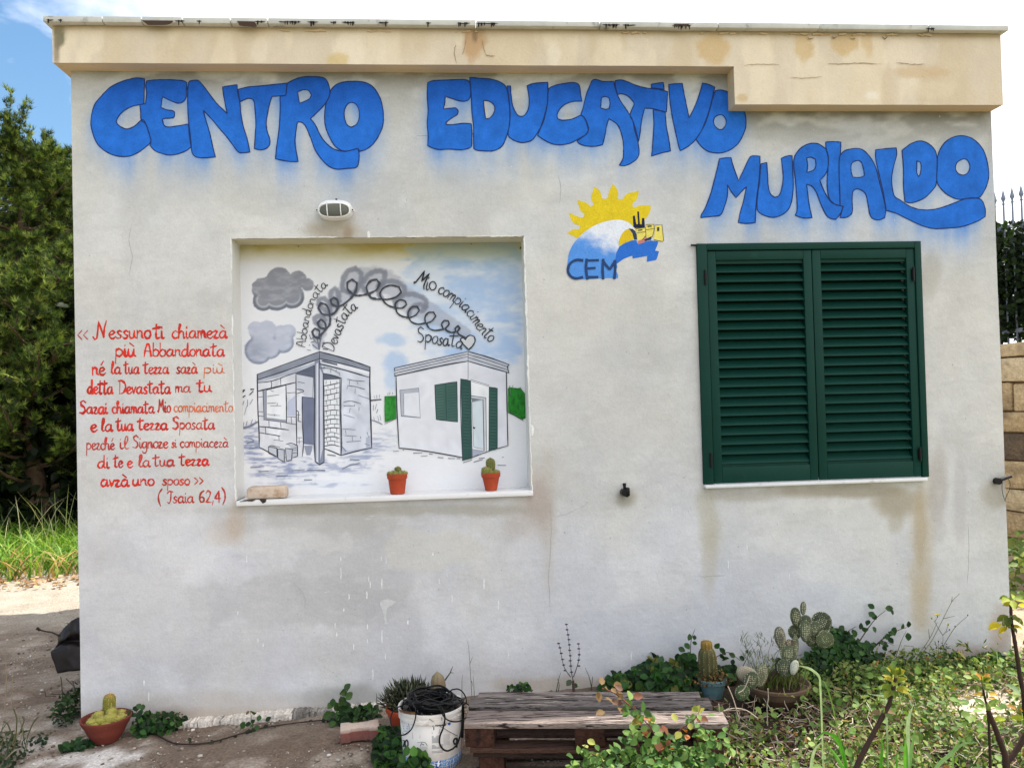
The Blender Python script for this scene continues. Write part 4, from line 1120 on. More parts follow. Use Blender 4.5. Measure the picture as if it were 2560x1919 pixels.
def S(P, w, col=INK, f=h1, **k): pt.stroke(f(P), w / 3.767 * 1.25, col, wob=.3, taper=(.7, .6), **k)
for P, w_ in [([(275,360),(862,145)], 9), ([(862,145),(1100,210),(1338,290)], 9), ([(275,360),(278,520),(282,700),(292,900),(295,1045)], 9), ([(295,1045),(380,1090),(460,1135)], 8), ([(1338,290),(1335,450),(1345,800),(1353,1050)], 11), ([(1353,1050),(1200,1085),(1065,1122)], 9), ([(1065,1122),(980,1085),(910,1060)], 9), ([(275,412),(560,320),(862,212)], 8), ([(862,212),(1100,265),(1335,330)], 8), ([(865,262),(1100,320),(1330,388)], 9), ([(862,148),(860,400),(864,1200)], 5), ([(640,345),(642,700),(648,1030)], 8), ([(640,345),(812,275)], 5), ([(812,275),(815,600),(812,1000),(820,1180)], 8), ([(820,1180),(862,1210),(905,1185)], 8), ([(905,1185),(905,800),(895,355)], 8), ([(892,350),(980,368),(1065,395)], 8), ([(1065,395),(1062,700),(1070,1000),(1065,1122)], 9), ([(1052,405),(1052,700),(1060,1110)], 4), ([(275,520),(400,490),(640,435)], 9), ([(330,515),(340,785)], 8), ([(335,785),(545,812)], 7), ([(545,462),(550,640),(550,815)], 8), ([(360,510),(545,462)], 6), ([(362,515),(362,770)], 4), ([(360,770),(548,790)], 4), ([(545,815),(640,832)], 7), ([(560,535),(635,530)], 6), ([(275,440),(420,420),(560,370),(640,345)], 6), ([(405,425),(412,450),(405,485)], 6), ([(495,400),(497,460)], 6), ([(285,575),(330,570)], 6), ([(290,710),(330,712)], 6), ([(292,752),(335,755)], 6), ([(385,800),(387,850)], 6), ([(290,850),(385,858),(570,882)], 8), ([(495,815),(500,870)], 6), ([(352,862),(356,912)], 6), ([(298,908),(420,928),(490,940)], 6), ([(478,935),(482,982)], 5), ([(430,975),(520,988)], 5), ([(595,762),(600,825)], 5), ([(560,760),(640,762)], 5), ([(645,700),(665,712),(660,800),(690,806)], 6), ([(650,740),(680,742)], 5), ([(655,955),(695,955)], 5), ([(670,960),(672,1010)], 4), ([(655,995),(700,990)], 5), ([(650,500),(700,505),(715,520),(650,540)], 6), ([(698,570),(700,800),(710,1010),(700,1130)], 7), ([(700,570),(800,580)], 6), ([(805,390),(800,575)], 5), ([(380,1040),(460,1052),(462,1135),(384,1102),(380,1040)], 6), ([(380,1040),(410,1030),(490,1045)], 5), ([(468,1060),(530,1068),(530,1185),(470,1150),(468,1060)], 6), ([(540,1055),(605,1062),(600,1165),(550,1175),(540,1055)], 6), ([(548,1015),(600,1008),(655,1030),(655,1130),(610,1145)], 6), ([(605,1062),(655,1045)], 5), ([(610,1100),(655,1095)], 5), ([(610,1075),(655,1068)], 4), ([(895,420),(905,500),(900,700),(905,1000)], 6)]:
    S(P, w_, smooth=True)
for y in (455, 498, 545, 598, 645, 695, 742, 780, 825, 862, 905, 945, 985, 1022):
    S([(908, y + 14), (980, y), (1048, y - 16 if y < 600 else y + (4 if y < 900 else 16))], 6 if (y // 40) % 2 else 4)
k = 0
for y0_, y1_ in zip((420, 455, 498, 545, 598, 645, 695, 742, 780, 825, 862, 905, 945, 985), (455, 498, 545, 598, 645, 695, 742, 780, 825, 862, 905, 945, 985, 1022)):
    for x in ((940, 1005) if k % 2 else (965, 925, 1025)):
        S([(x, y0_ + 4), (x + rng.uniform(-3, 3), y1_ - 4)], 5, INK2)
    k += 1
for P in ([(1125,405),(1190,418),(1290,425)], [(1145,420),(1142,460)], [(1125,465),(1200,475),(1290,500)], [(1198,492),(1196,540)], [(1225,555),(1330,590)], [(1090,620),(1160,610),(1250,635)], [(1090,655),(1190,655)], [(1150,680),(1145,720)], [(1190,645),(1192,660)], [(1090,740),(1190,768)], [(1080,872),(1200,880)], [(1105,885),(1112,920)], [(1100,935),(1210,940)], [(1170,945),(1172,985)], [(1118,995),(1250,985)], [(1248,945),(1248,962)], [(1235,670),(1232,700)], [(1215,430),(1225,455)], [(370,568),(480,550)], [(400,510),(430,520)], [(370,632),(450,628)], [(400,655),(500,655)], [(465,630),(462,655)], [(370,735),(490,748)], [(440,735),(438,750)], [(868,300),(960,305),(1050,350)], [(905,285),(905,310)], [(968,305),(968,345)], [(1020,315),(1018,335)], [(1052,345),(1052,372)], [(890,228),(1028,262)], [(1120,495),(1125,475)], [(660,430),(720,440)], [(700,330),(790,320)], [(1075,1040),(1110,1085)], [(1310,905),(1325,950)], [(1290,1010),(1335,1030)]):
    S(P, 4.5, INK2)
# left fringe plants and street lines
for P, w_ in [([(100,560),(150,510)], 22), ([(120,590),(160,560)], 14), ([(215,500),(240,500)], 14), ([(205,550),(235,520)], 12), ([(150,610),(135,660)], 8), ([(185,600),(182,660)], 7), ([(232,595),(205,640)], 6), ([(175,660),(155,740)], 5), ([(105,910),(130,870),(200,850),(275,808)], 16), ([(145,850),(150,810)], 6), ([(170,845),(180,800)], 6), ([(215,830),(230,785)], 6), ([(255,812),(262,790)], 5), ([(1350,605),(1440,595)], 12), ([(1375,560),(1378,585)], 4), ([(1400,555),(1402,585)], 4), ([(1425,550),(1428,580)], 4), ([(1370,650),(1368,700)], 5), ([(1400,640),(1385,690)], 5), ([(1410,690),(1400,720)], 7), ([(1355,790),(1400,805),(1450,828)], 8), ([(1370,760),(1380,790)], 4), ([(1410,750),(1420,800)], 4), ([(1430,740),(1440,790)], 4), ([(215,1235),(300,1230)], 10), ([(290,1275),(380,1270)], 10), ([(460,1315),(560,1310)], 12), ([(600,1265),(720,1255)], 9), ([(750,1260),(910,1262)], 12), ([(1075,1250),(1150,1215),(1240,1195)], 8), ([(720,1352),(790,1352)], 10), ([(1150,1160),(1230,1165)], 10), ([(940,1115),(1010,1125)], 12), ([(280,1230),(340,1225)], 8), ([(180,1010),(240,990)], 12), ([(200,1060),(280,1040)], 10), ([(190,960),(240,975)], 10)]:
    S(P, w_, INK if w_ > 11 and P[0][1] < 700 else (120, 126, 146))
# sprays above the left house
for P, w_ in [([(1040,1470),(1046,1478)], 9), ([(1060,1440),(1100,1430)], 8), ([(1130,1370),(1145,1440),(1160,1530)], 14), ([(1190,1360),(1170,1440),(1165,1520)], 12), ([(1080,1470),(1140,1520)], 10), ([(1210,1520),(1265,1525)], 16), ([(1200,1450),(1225,1440)], 10), ([(1010,1530),(1060,1540)], 6), ([(1040,1350),(1060,1400),(1100,1380)], 10), ([(1090,1400),(1130,1450)], 9)]:
    pt.stroke(t1(P), w_ / 4.8775, (112, 118, 138), wob=.4)
# right house, finished
fl([(230,380),(905,238),(905,405),(835,405),(850,1140),(258,1052)], (218,220,228), h2); fl([(905,238),(1265,340),(1280,1030),(1185,1055),(940,1140),(905,405)], (216,218,227), h2)
fl([(212,305),(905,145),(905,238),(215,378)], (192,195,206), h2); fl([(905,145),(1292,270),(1290,345),(905,238)], (186,190,202), h2)
fl([(262,505),(440,490),(455,768),(275,750)], (176,180,192), h2); fl([(298,542),(445,528),(458,765),(300,740)], (218,221,229), h2)
fl([(590,460),(800,428),(806,808),(605,785)], (66,98,92), h2); fl([(835,402),(930,420),(945,1150),(852,1172)], (50,82,78), h2)
fl([(1103,478),(1180,490),(1182,1060),(1100,1080)], (50,84,78), h2); fl([(930,415),(1103,465),(1100,1080),(942,1140)], (228,230,234), h2)
fl([(933,560),(1072,580),(1078,1082),(1060,1085),(1045,600),(940,610)], (196,200,208), h2); fl([(935,580),(1040,595),(942,618)], (120,124,134), h2)
fl([(942,620),(1038,602),(1046,1060),(958,1045)], (200,212,220), h2); fl([(945,1060),(1050,1075),(1060,1085),(945,1140)], (160,166,184), h2)
for P, col in (([(118,565),(225,560),(230,775),(120,812),(116,700)], (46,130,50)), ([(1280,490),(1300,480),(1370,490),(1398,485),(1440,540),(1446,770),(1420,785),(1340,745),(1282,715)], (36,118,40))):
    cc = lin(np.array([col])); pt.fill(h2(P), (), colfn=lambda u, v, cc=cc: cc * (1 + 1.2 * (fbm(u / 4, v / 7, 412, 3) - .5)[:, None]), cell=3, smooth=False)
for P, w_ in [([(212,300),(560,222),(905,145)], 7), ([(905,145),(1100,200),(1292,268)], 8), ([(212,325),(560,245),(905,168)], 5), ([(212,350),(560,270),(905,192)], 5), ([(215,375),(560,298),(740,262),(905,236)], 9), ([(905,172),(1100,228),(1285,292)], 5), ([(905,200),(1100,262),(1285,320)], 5), ([(905,236),(1100,292),(1290,345)], 8), ([(212,300),(214,325)], 8), ([(214,352),(216,376)], 8), ([(1292,268),(1275,290),(1290,345)], 7), ([(905,145),(905,402)], 5), ([(228,382),(235,700),(255,1052)], 8), ([(1265,345),(1272,700),(1280,1030)], 9), ([(255,1052),(500,1080),(850,1140)], 9), ([(945,1140),(1100,1082),(1280,1030)], 6), ([(262,508),(440,488)], 4), ([(262,508),(275,750)], 5), ([(275,752),(455,768)], 6), ([(440,488),(455,768)], 4), ([(298,542),(300,740)], 4), ([(590,460),(800,428),(806,808),(605,785),(590,460)], 6), ([(835,402),(835,700),(852,1172)], 6), ([(852,1172),(945,1140)], 5), ([(930,420),(945,1140)], 5), ([(835,402),(930,420)], 5), ([(1103,478),(1180,490),(1182,1060)], 5), ([(1103,478),(1100,1080)], 5), ([(930,410),(1103,462)], 4), ([(935,425),(1100,472)], 4), ([(933,560),(1072,580)], 6), ([(1045,598),(1055,1080)], 9), ([(1072,580),(1080,1082)], 5), ([(942,620),(1038,602)], 4), ([(940,620),(958,1045)], 4), ([(958,1045),(1046,1062)], 5), ([(958,862),(964,864)], 20), ([(1282,718),(1340,745),(1425,795)], 6), ([(120,826),(230,775)], 5)]:
    S(P, w_, INK if w_ > 4 else INK2, h2)
for P in ([(200,1085),(250,1080)], [(290,1072),(300,1072)], [(390,1100),(470,1098)], [(465,1130),(520,1125)], [(540,1108),(570,1112)], [(620,1140),(670,1145)], [(720,1150),(780,1152)], [(800,1150),(830,1152)], [(860,1190),(940,1165)], [(960,1185),(1040,1160)], [(1010,1150),(1060,1145)], [(1185,1215),(1260,1215)], [(1228,1140),(1238,1138)]): S(P, 7, INK2, h2)
for y in range(480, 780, 26):
    S([(608, y + 8), (672, y)], 3, (104, 132, 124), h2); S([(715, y), (790, y - 8)], 3, (40, 70, 64), h2)
for y in range(470, 1050, 30): S([(1112, y + 30), (1170, y + 34)], 3, (92, 122, 116), h2); S([(860, y + 10), (920, y + 14)], 3, (92, 118, 114), h2)
S([(694, 450), (702, 780)], 5, (40, 66, 62), h2)
for P in ([(148,555),(152,535)], [(165,550),(170,528)], [(190,548),(196,528)], [(1290,490),(1298,465)], [(1320,485),(1328,462)], [(1395,500),(1400,480)], [(1300,500),(1310,560)]): S(P, 5, (110,114,120), h2)
# heart and spiral
S2 = lambda P, w_, **k: pt.stroke(t2(P), w_ / 4.876, INK, wob=.35, **k)
hl = [(1085,1405),(1060,1380),(1030,1400),(1045,1440),(1090,1490),(1130,1530),(1180,1480),(1208,1420),(1195,1370),(1150,1355),(1110,1375),(1090,1410)]
cc = lin(np.array([(200, 202, 208)])); pt.fill(t2(hl), (), colfn=lambda u, v: cc * np.ones((len(u), 1)), cell=None)
S2(hl, 16)
spp = t1([(1165,1390),(1100,1370),(1075,1310),(1110,1270),(1165,1300),(1160,1370),(1200,1330),(1245,1280),(1170,1260),(1140,1205),(1180,1160),(1232,1205),(1245,1275),(1285,1230),(1295,1150),(1285,1110),(1200,1095),(1148,1020),(1180,962),(1245,985),(1280,1050),(1288,1108),(1350,1080),(1395,1010),(1320,980),(1298,925),(1340,893),(1382,930),(1398,1005),(1470,970),(1550,900),(1578,858),(1510,795),(1503,712),(1560,675),(1620,715),(1612,800),(1580,862),(1630,872),(1700,865),(1755,845),(1738,765),(1790,692),(1860,675),(1898,722),(1860,800),(1765,850),(1790,895),(1850,912)])
spq = [(-30,915),(50,915),(70,905),(48,850),(90,780),(180,746),(280,765),(308,830),(240,890),(140,918),(72,912),(120,970),(180,1005),(235,1018),(238,962),(290,925),(350,935),(372,980),(320,1022),(242,1022),(255,1075),(310,1120),(395,1142),(393,1072),(440,1010),(500,1003),(528,1050),(480,1112),(402,1142),(430,1190),(510,1220),(602,1206),(598,1132),(640,1080),(700,1073),(728,1120),(680,1182),(612,1208),(650,1270),(720,1296),(822,1282),(800,1222),(830,1175),(880,1178),(888,1222),(842,1274),(870,1302),(920,1320),(972,1312),(963,1272),(1000,1238),(1022,1270),(988,1312),(1020,1350),(1100,1388)]
pt.stroke(spp, 5.2, (74, 78, 90), n=6, wob=.5, ramp=.0008); pt.stroke(t2(spq), 3.9, (60, 64, 74), n=6, wob=.35, ramp=.0008)
# lettering of the mural
write_path(pt, 'Abbandonata', t1([(990,1500),(1010,1330),(1060,1090),(1130,900),(1270,740)]), 12.5, 2.1, (40, 42, 50))
write_path(pt, 'Devastata', t1([(1330,1560),(1400,1400),(1470,1220),(1530,1110),(1640,1020)]), 16, 2.5, (44, 46, 54))
write_path(pt, 'Mio', t2([(455,720),(600,800),(745,800)]), 21, 3.2, (48, 50, 56))
write_path(pt, 'compiacimento', t2([(745,830),(880,910),(1030,1020),(1130,1130),(1220,1260),(1310,1370),(1400,1450)]), 17.5, 2.7, (48, 50, 56))
write_path(pt, 'Sposata', t2([(500,1440),(640,1440),(800,1480),(930,1490),(1050,1530)]), 19, 3.1, (58, 60, 66))
pt.build('mural_drawing', MAT['mural'], hut, label='ink drawing of a ruined house and a finished house joined by a spiral')
# dowel holes in the niche corners
b = MB()
for (u, v) in ((594, 617), (1301, 620), (746, 616), (1178, 610)):
    p = W(u, v, ND - .002); b.box(p, (.006, .006, .011 if u in (594, 1301) else .003), Matrix.Rotation(.4, 4, 'Y'))
b.build('nail', MAT['tar'], hut, kind='stuff')

# sills
def sill(x0, x1, z0, z1, y0, y1, name):
    b = MB(); slab(b, x0, x1, y0, y1, z0, z1)
    return bevel(b.build(name, MAT['marble'], hut), .004, 2)
zs0 = W(960, 1250, -.032).z
sill(W(590, 1250, -.032).x, W(1333, 1230, -.032).x, 1.048, 1.0735, -.032, ND + .03, 'niche_sill')
sill(W(1763, 1215, -.03).x, W(2319, 1200, -.03).x, 1.054, 1.0715, -.034, .1, 'window_sill')
pt = Paint(-.0338)
pt.fill([(605, 1250), (622, 1248), (640, 1249), (628, 1253)], (), (70, 60, 54)); pt.fill([(648, 1248), (666, 1247), (664, 1254), (657, 1258)], (), (60, 50, 46)); pt.stroke([(618, 1251), (600, 1253)], 2, (90, 80, 74))
pt.build('sill_stain', MAT['paint'], hut, kind='stuff')

# ------------------------------------------------------------------ green window shutter
FY0, FY1 = -.016, .05
fr = [('left', SX0, W(1765, 625).x, 1.074, SZ1), ('right', W(2283, 620).x, SX1 - .002, 1.074, SZ1)]
zt = SZ1 - .036
for nme, x0, x1, z0, z1 in fr:
    b = MB(); slab(b, x0, x1, FY0, FY1, z0, z1); bevel(b.build('frame_jamb', MAT['green'], hut), .003, 2)
b = MB(); slab(b, fr[0][2] + .0005, fr[1][1] - .0005, FY0, FY1, zt, SZ1); bevel(b.build('frame_head', MAT['green'], hut), .003, 2)
b = MB(); b.tube([W(1727, 613, -.012), W(1742, 613, -.012)], .005, 8); b.build('frame_pin', MAT['black'], hut)
xc = W(2026, 640).x + .003
LY0, LY1 = -.009, .026
def leaf_panel(x0, x1, sl, sr_, first):
    z0, z1 = 1.0765, zt - .004
    f = bpy.data.objects.new('shutter_leaf', None); f.empty_display_size = .1; COL.objects.link(f); f.parent = hut
    for (xa, xb) in ((x0, x0 + sl), (x1 - sr_, x1)):
        b = MB(); slab(b, xa, xb, LY0, LY1, z0, z1); bevel(b.build('stile', MAT['green'], f), .0025, 2)
    zr0, zr1 = z0 + .083, z1 - .048
    for (za, zb_) in ((z0, zr0), (zr1, z1)):
        b = MB(); slab(b, x0 + sl + .0006, x1 - sr_ - .0006, LY0, LY1, za, zb_); bevel(b.build('rail', MAT['green'], f), .002, 2)
    n = 21; pitch = (zr1 - zr0 - .028) / n
    w = x1 - sr_ - x0 - sl - .002
    lm = None
    for i in range(n):
        zc = zr0 + .012 + pitch * (i + .5)
        if lm is None:
            b = MB()
            # a bevelled louvre: leans outwards at its foot
            pr = [(-.024, .019), (-.020, .0225), (.012, -.014), (.015, -.021), (.012, -.0245), (.008, -.023)]
            pr = [(.020 - 0, .021), (.0235, .018), (-.0135, -.0165), (-.0155, -.021), (-.012, -.0245), (-.0085, -.022)]
            vs = [(sx * w / 2, y, z) for sx in (-1, 1) for y, z in pr]
            m_ = len(pr)
            fs = [tuple(reversed(range(m_))), tuple(range(m_, 2 * m_))] + [(k, (k + 1) % m_, (k + 1) % m_ + m_, k + m_) for k in range(m_)]
            b.add(vs, fs)
            lm = b.mesh('louvre'); lm.materials.append(MAT['green'])
            bm = bmesh.new(); bm.from_mesh(lm); bmesh.ops.recalc_face_normals(bm, faces=bm.faces); bm.to_mesh(lm); bm.free()
        o = link('louvre', lm, f, loc=(((x0 + sl + x1 - sr_) / 2) - hut.location.x, .012 - hut.location.y, zc))
        o.rotation_euler = (rng.uniform(-.02, .02), rng.uniform(-.0012, .0012), 0)
    for (za, zb_) in ((zr1 - .018, zr1 - .0005), (zr0 + .0005, zr0 + .014)):
        b = MB(); slab(b, x0 + sl, x1 - sr_, LY0 + .012, LY0 + .02, za, zb_); b.build('stop_strip', MAT['green'], f)
    return f
leaf_panel(fr[0][2] + .003, xc - .002, .045, .044, True)
leaf_panel(xc + .002, fr[1][1] - .003, .046, .043, False)
for (u, v) in ((1764, 693), (1778, 1150), (2284, 685), (2301, 1135)):
    p = W(u, v, -.02); b = MB()
    b.tube([p + Vector((0, 0, -.038)), p + Vector((0, 0, .038))], .006, 10); b.box(p + Vector((0, .006, 0)), (.016, .008, .05))
    b.build('hinge', MAT['black'], hut, smooth=.8)

# footing lip of the wall
b = MB(); n = 110
for i in range(n):
    x0 = -1.35 + i * .0105; z = float(gz(x0)); k = .1 + 1.6 * fbm(np.array([x0 * 9]), np.array([1.3]), 77, 4)[0]
    b.box((x0, -.03 + .012 * k, z - .02 + .014 * k), (.0125, .075 * k + .02, .06), col=lin(np.clip(np.array([222, 214, 203]) * (rng.uniform(.9, 1.05) if fbm(np.array([x0 * 14]), np.array([7.7]), 78, 3)[0] > .42 else rng.uniform(.55, .75)), 0, 250)), jit=.005)
b.build('footing_edge', MAT['ground'], hut)

# ------------------------------------------------------------------ bulkhead lamp
def oval(w, h, n=48, p=2.6):
    out = []
    for k in range(n):
        a = 2 * math.pi * k / n; c, s_ = math.cos(a), math.sin(a)
        out.append((w / 2 * math.copysign(abs(c) ** (2 / p), c), h / 2 * math.copysign(abs(s_) ** (2 / p), s_)))
    return out
pl = W(840, 528, 0)
lamp = thing('wall_lamp', pl, 'white oval bulkhead lamp with two guard bars, fixed to the wall above the mural niche', 'lamp')
def shell(rings, name, mat, parent=lamp, capb=True, capf=True):
    b = MB(); vs = []; n = 48
    for (w, h, y, dz) in rings: vs += [(pl.x + x, y, pl.z + z + dz) for x, z in oval(w, h)]
    fs = [(i * n + (k + 1) % n, i * n + k, (i + 1) * n + k, (i + 1) * n + (k + 1) % n) for i in range(len(rings) - 1) for k in range(n)]
    if capf: fs.append(tuple(range((len(rings) - 1) * n, len(rings) * n)))
    b.add(vs, fs); return b.build(name, mat, parent, smooth=.7)
shell([(.170, .100, -.0, .0), (.170, .100, -.03, .0), (.166, .096, -.042, -.0005)], 'lamp_body', MAT['white_plastic'])
shell([(.166, .095, -.043, -.001), (.160, .084, -.062, -.0065), (.156, .076, -.072, -.0095), (.150, .068, -.0735, -.0105), (.142, .060, -.066, -.0105)], 'lamp_rim', MAT['white_plastic'], capf=False)
shell([(.146, .064, -.0655, -.0105), (.134, .054, -.0725, -.0105), (.1, .038, -.077, -.0105), (.05, .015, -.079, -.0105)], 'lamp_glass', MAT['glass_dark'])
for x in (-.034, .032):
    b = MB(); b.tube([pl + Vector((x - .001, -.07, .0255)), pl + Vector((x, -.082, .012)), pl + Vector((x + .001, -.085, -.0105)), pl + Vector((x + .002, -.082, -.032)), pl + Vector((x + .003, -.07, -.0445))], .0026, 8)
    b.build('guard_bar', MAT['white_plastic'], lamp, smooth=True)
for x in (-.089, .089):
    b = MB(); b.box(pl + Vector((x, -.03, -.004)), (.012, .03, .012)); bevel(b.build('fixing_lug', MAT['white_plastic'], lamp), .002)
    b = MB(); b.tube([pl + Vector((x, -.046, -.004)), pl + Vector((x, -.0475, -.004))], .004, 8); b.build('screw', MAT['black'], lamp)
b = MB(); b.tube([pl + Vector((.004, -.012, .047)), pl + Vector((.004, -.02, .0515)), pl + Vector((.008, -.034, .0505)), pl + Vector((.011, -.043, .044))], [.008, .007, .006, .004], 8)
b.build('cable_gland', MAT['black'], lamp)

# capped black pipe elbow and the peg with wire
pp = W(1558, 1229, 0)
e = thing('pipe_elbow', pp, 'small black capped pipe elbow sticking out of the wall between niche and green window', 'pipe')
b = MB(); b.tube([pp + Vector((0, .01, 0)), pp + Vector((0, -.045, 0))], .0185, 20); b.build('socket', MAT['black'], e, smooth=.7)
b = MB(); b.tube([pp + Vector((.003, -.022, 0)), pp + Vector((.003, -.022, .042))], .0075, 12); b.tube([pp + Vector((.003, -.022, .034)), pp + Vector((.003, -.022, .047))], .0092, 12); b.build('spout', MAT['black'], e, smooth=.7)
b = MB(); b.box(pp + Vector((.016, -.03, .004)), (.018, .034, .042)); b.box(pp + Vector((.012, -.03, -.018)), (.016, .02, .01)); bevel(b.build('clamp', MAT['black'], e), .003)
pp = W(2490, 1201, 0)
e = thing('wall_peg', pp, 'black round peg with a hanging wire loop at the right corner of the wall', 'peg')
b = MB(); b.tube([pp + Vector((0, .01, -.001)), pp + Vector((-.004, -.03, -.001))], .0175, 20); b.build('knob', MAT['black'], e, smooth=.7)
b = MB(); b.tube([pp + Vector((.006, -.02, .004)), W(2528, 1190, -.02)], [.0095, .0085], 12); b.build('arm', MAT['black'], e, smooth=.7)
b = MB(); b.tube(crom([tuple(W(*q)) for q in ((2506, 1204, -.02), (2505, 1220, -.021), (2508, 1238, -.022), (2513, 1251, -.02))], n=4), .0016, 6, col=lin((70, 60, 52)))
b.tube(crom([tuple(W(*q)) for q in ((2518, 1192, -.032), (2525, 1206, -.03), (2524, 1222, -.026), (2516, 1240, -.022), (2512, 1252, -.02), (2522, 1254, -.015))], n=4), .0016, 6, col=lin((70, 60, 52)))
b.build('wire_loop', MAT['stem'], e)
# ------------------------------------------------------------------ ground: one sheet to the horizon
def spaced(a, b_, step, far, k=1.35):
    mid = list(np.arange(a, b_ + 1e-6, step)); s_ = step; x = mid[0]; lo = []
    while x > -far: s_ *= k; x -= s_; lo.append(x)
    s_ = step; x = mid[-1]; hi = []
    while x < far: s_ *= k; x += s_; hi.append(x)
    return np.array(lo[::-1] + mid + hi)
gx = spaced(-4.2, 4.6, .028, 450); gy = spaced(-3.0, 3.2, .028, 450)
X, Y_ = np.meshgrid(gx, gy)
Zg = gz(X) + (fbm(X * 3 + 50, Y_ * 3 + 50, 501, 4) - .5) * .035 * np.exp(-np.clip(np.hypot(X, Y_) - 5, 0, None)) + (fbm(X * 17 + 50, Y_ * 17 + 50, 502, 3) - .5) * .014 * np.exp(-np.clip(np.hypot(X, Y_) - 5, 0, None))
Zg = np.where((np.abs(Y_) < 60) & (np.abs(X) < 60), Zg, Zg) 
def ground_col(x, y):
    n = fbm(x * 1.7 + 60, y * 1.7 + 60, 511, 5); n2 = fbm(x * 7 + 60, y * 7 + 60, 512, 4)
    c = np.array([[146, 133, 119]]) * np.ones((len(x), 1))
    c = mixc(c, sstep(.42, .62, n), (120, 104, 90))
    c = mixc(c, sstep(.55, .7, n2) * .6, (172, 160, 146))
    c = mixc(c, sstep(.5, .62, fbm(x * 4 + 60, y * 9 + 60, 513, 4)) * .45, (104, 88, 76))
    # concrete path behind, on the left
    c = mixc(c, sstep(1.7, 2.3, y + (n - .5)) * sstep(4, -1, x), (158, 148, 134))
    # crumbled pale concrete by the bowl
    p = np.exp(-(((x + 1.66) / .42) ** 2 + ((y + .38) / .17) ** 2)); c = mixc(c, sstep(.35, .7, p * .8 + (n2 - .5) * 1.1) * .9, (214, 208, 200))
    p = np.exp(-(((x + 2.05) / .4) ** 2 + ((y + .12) / .14) ** 2)); c = mixc(c, sstep(.35, .7, p * .8 + (n2 - .5) * .9) * .7, (196, 188, 180))
    # dark humus beneath the plants on the right
    d = sstep(.35, .9, x + .0) * sstep(.2, -.2, y); c = mixc(c, d * .9, (50, 40, 32))
    p = sstep(.52, .2, np.hypot((x - 2.62) / 1.7, (y + .6) / .62)); c = mixc(c, p * .95, (206, 192, 170))
    c = mixc(c, sstep(3.0, 3.3, x) * sstep(3.2, 2.6, y) * .8, (168, 150, 126))
    c = mixc(c, sstep(8, 12, np.hypot(x, y - 1)) * np.clip(.6 + n, 0, 1), (96, 108, 62))
    c += ((n2 - .5) * 24)[:, None]
    return lin(np.clip(c, 3, 250))
V_ = np.stack([X.ravel(), Y_.ravel(), Zg.ravel()], 1)
nx = len(gx); i, j = np.meshgrid(np.arange(nx - 1), np.arange(len(gy) - 1)); a = (j * nx + i).ravel()
F = np.stack([a, a + 1, a + nx + 1, a + nx], 1)
link('ground', np_mesh('ground', V_, F, ground_col(V_[:, 0], V_[:, 1]), MAT['ground']), kind='structure')

def rocks(name, pts, sizes, cols, label, mat=MAT['pebble'], **kw):
    base = np.array([(0, 0, -.45), (.5, .1, -.1), (.1, .55, -.12), (-.5, .05, -.1), (-.05, -.5, -.1), (.3, .25, .3), (-.3, .25, .32), (-.25, -.3, .3), (.3, -.28, .28)])
    ft = np.array([(0, 2, 1), (0, 3, 2), (0, 4, 3), (0, 1, 4), (1, 2, 5), (2, 6, 5), (2, 3, 6), (3, 7, 6), (3, 4, 7), (4, 8, 7), (4, 1, 8), (1, 5, 8), (5, 6, 7), (5, 7, 8)])
    n = len(pts); a = rng.uniform(0, 6.28, n)
    B = base[None] * (1 + rng.uniform(-.25, .25, (n, 9, 3))) * sizes[:, None, None] * np.array([1, 1, .7])
    Vx = B[..., 0] * np.cos(a)[:, None] - B[..., 1] * np.sin(a)[:, None]; Vy = B[..., 0] * np.sin(a)[:, None] + B[..., 1] * np.cos(a)[:, None]
    V_ = np.stack([Vx, Vy, B[..., 2]], 2) + pts[:, None, :]
    F = (ft[None] + (np.arange(n) * 9)[:, None, None]).reshape(-1, 3)
    return link(name, np_mesh(name, V_.reshape(-1, 3), F, np.repeat(cols, 9, 0), mat, False), label=label, **kw)
n = 9000
px_ = np.stack([rng.uniform(-2.9, .95, n), rng.uniform(-1.7, -.06, n)], 1)
k2 = int(n * .3); px_[:k2, 0] = rng.uniform(-3.2, -1.9, k2); px_[:k2, 1] = rng.uniform(-.2, 2.6, k2)
sz = rng.gamma(1.6, .0034, n) + .003
pc = lin(np.array([(150, 138, 124), (186, 178, 168), (112, 96, 84), (214, 208, 200)])[rng.choice(4, n, p=[.42, .22, .3, .06])])
rocks('gravel', np.stack([px_[:, 0], px_[:, 1], gz(px_[:, 0]) + sz * .15], 1), sz, pc, 'loose grey and white gravel on the bare ground before the wall', kind='stuff')

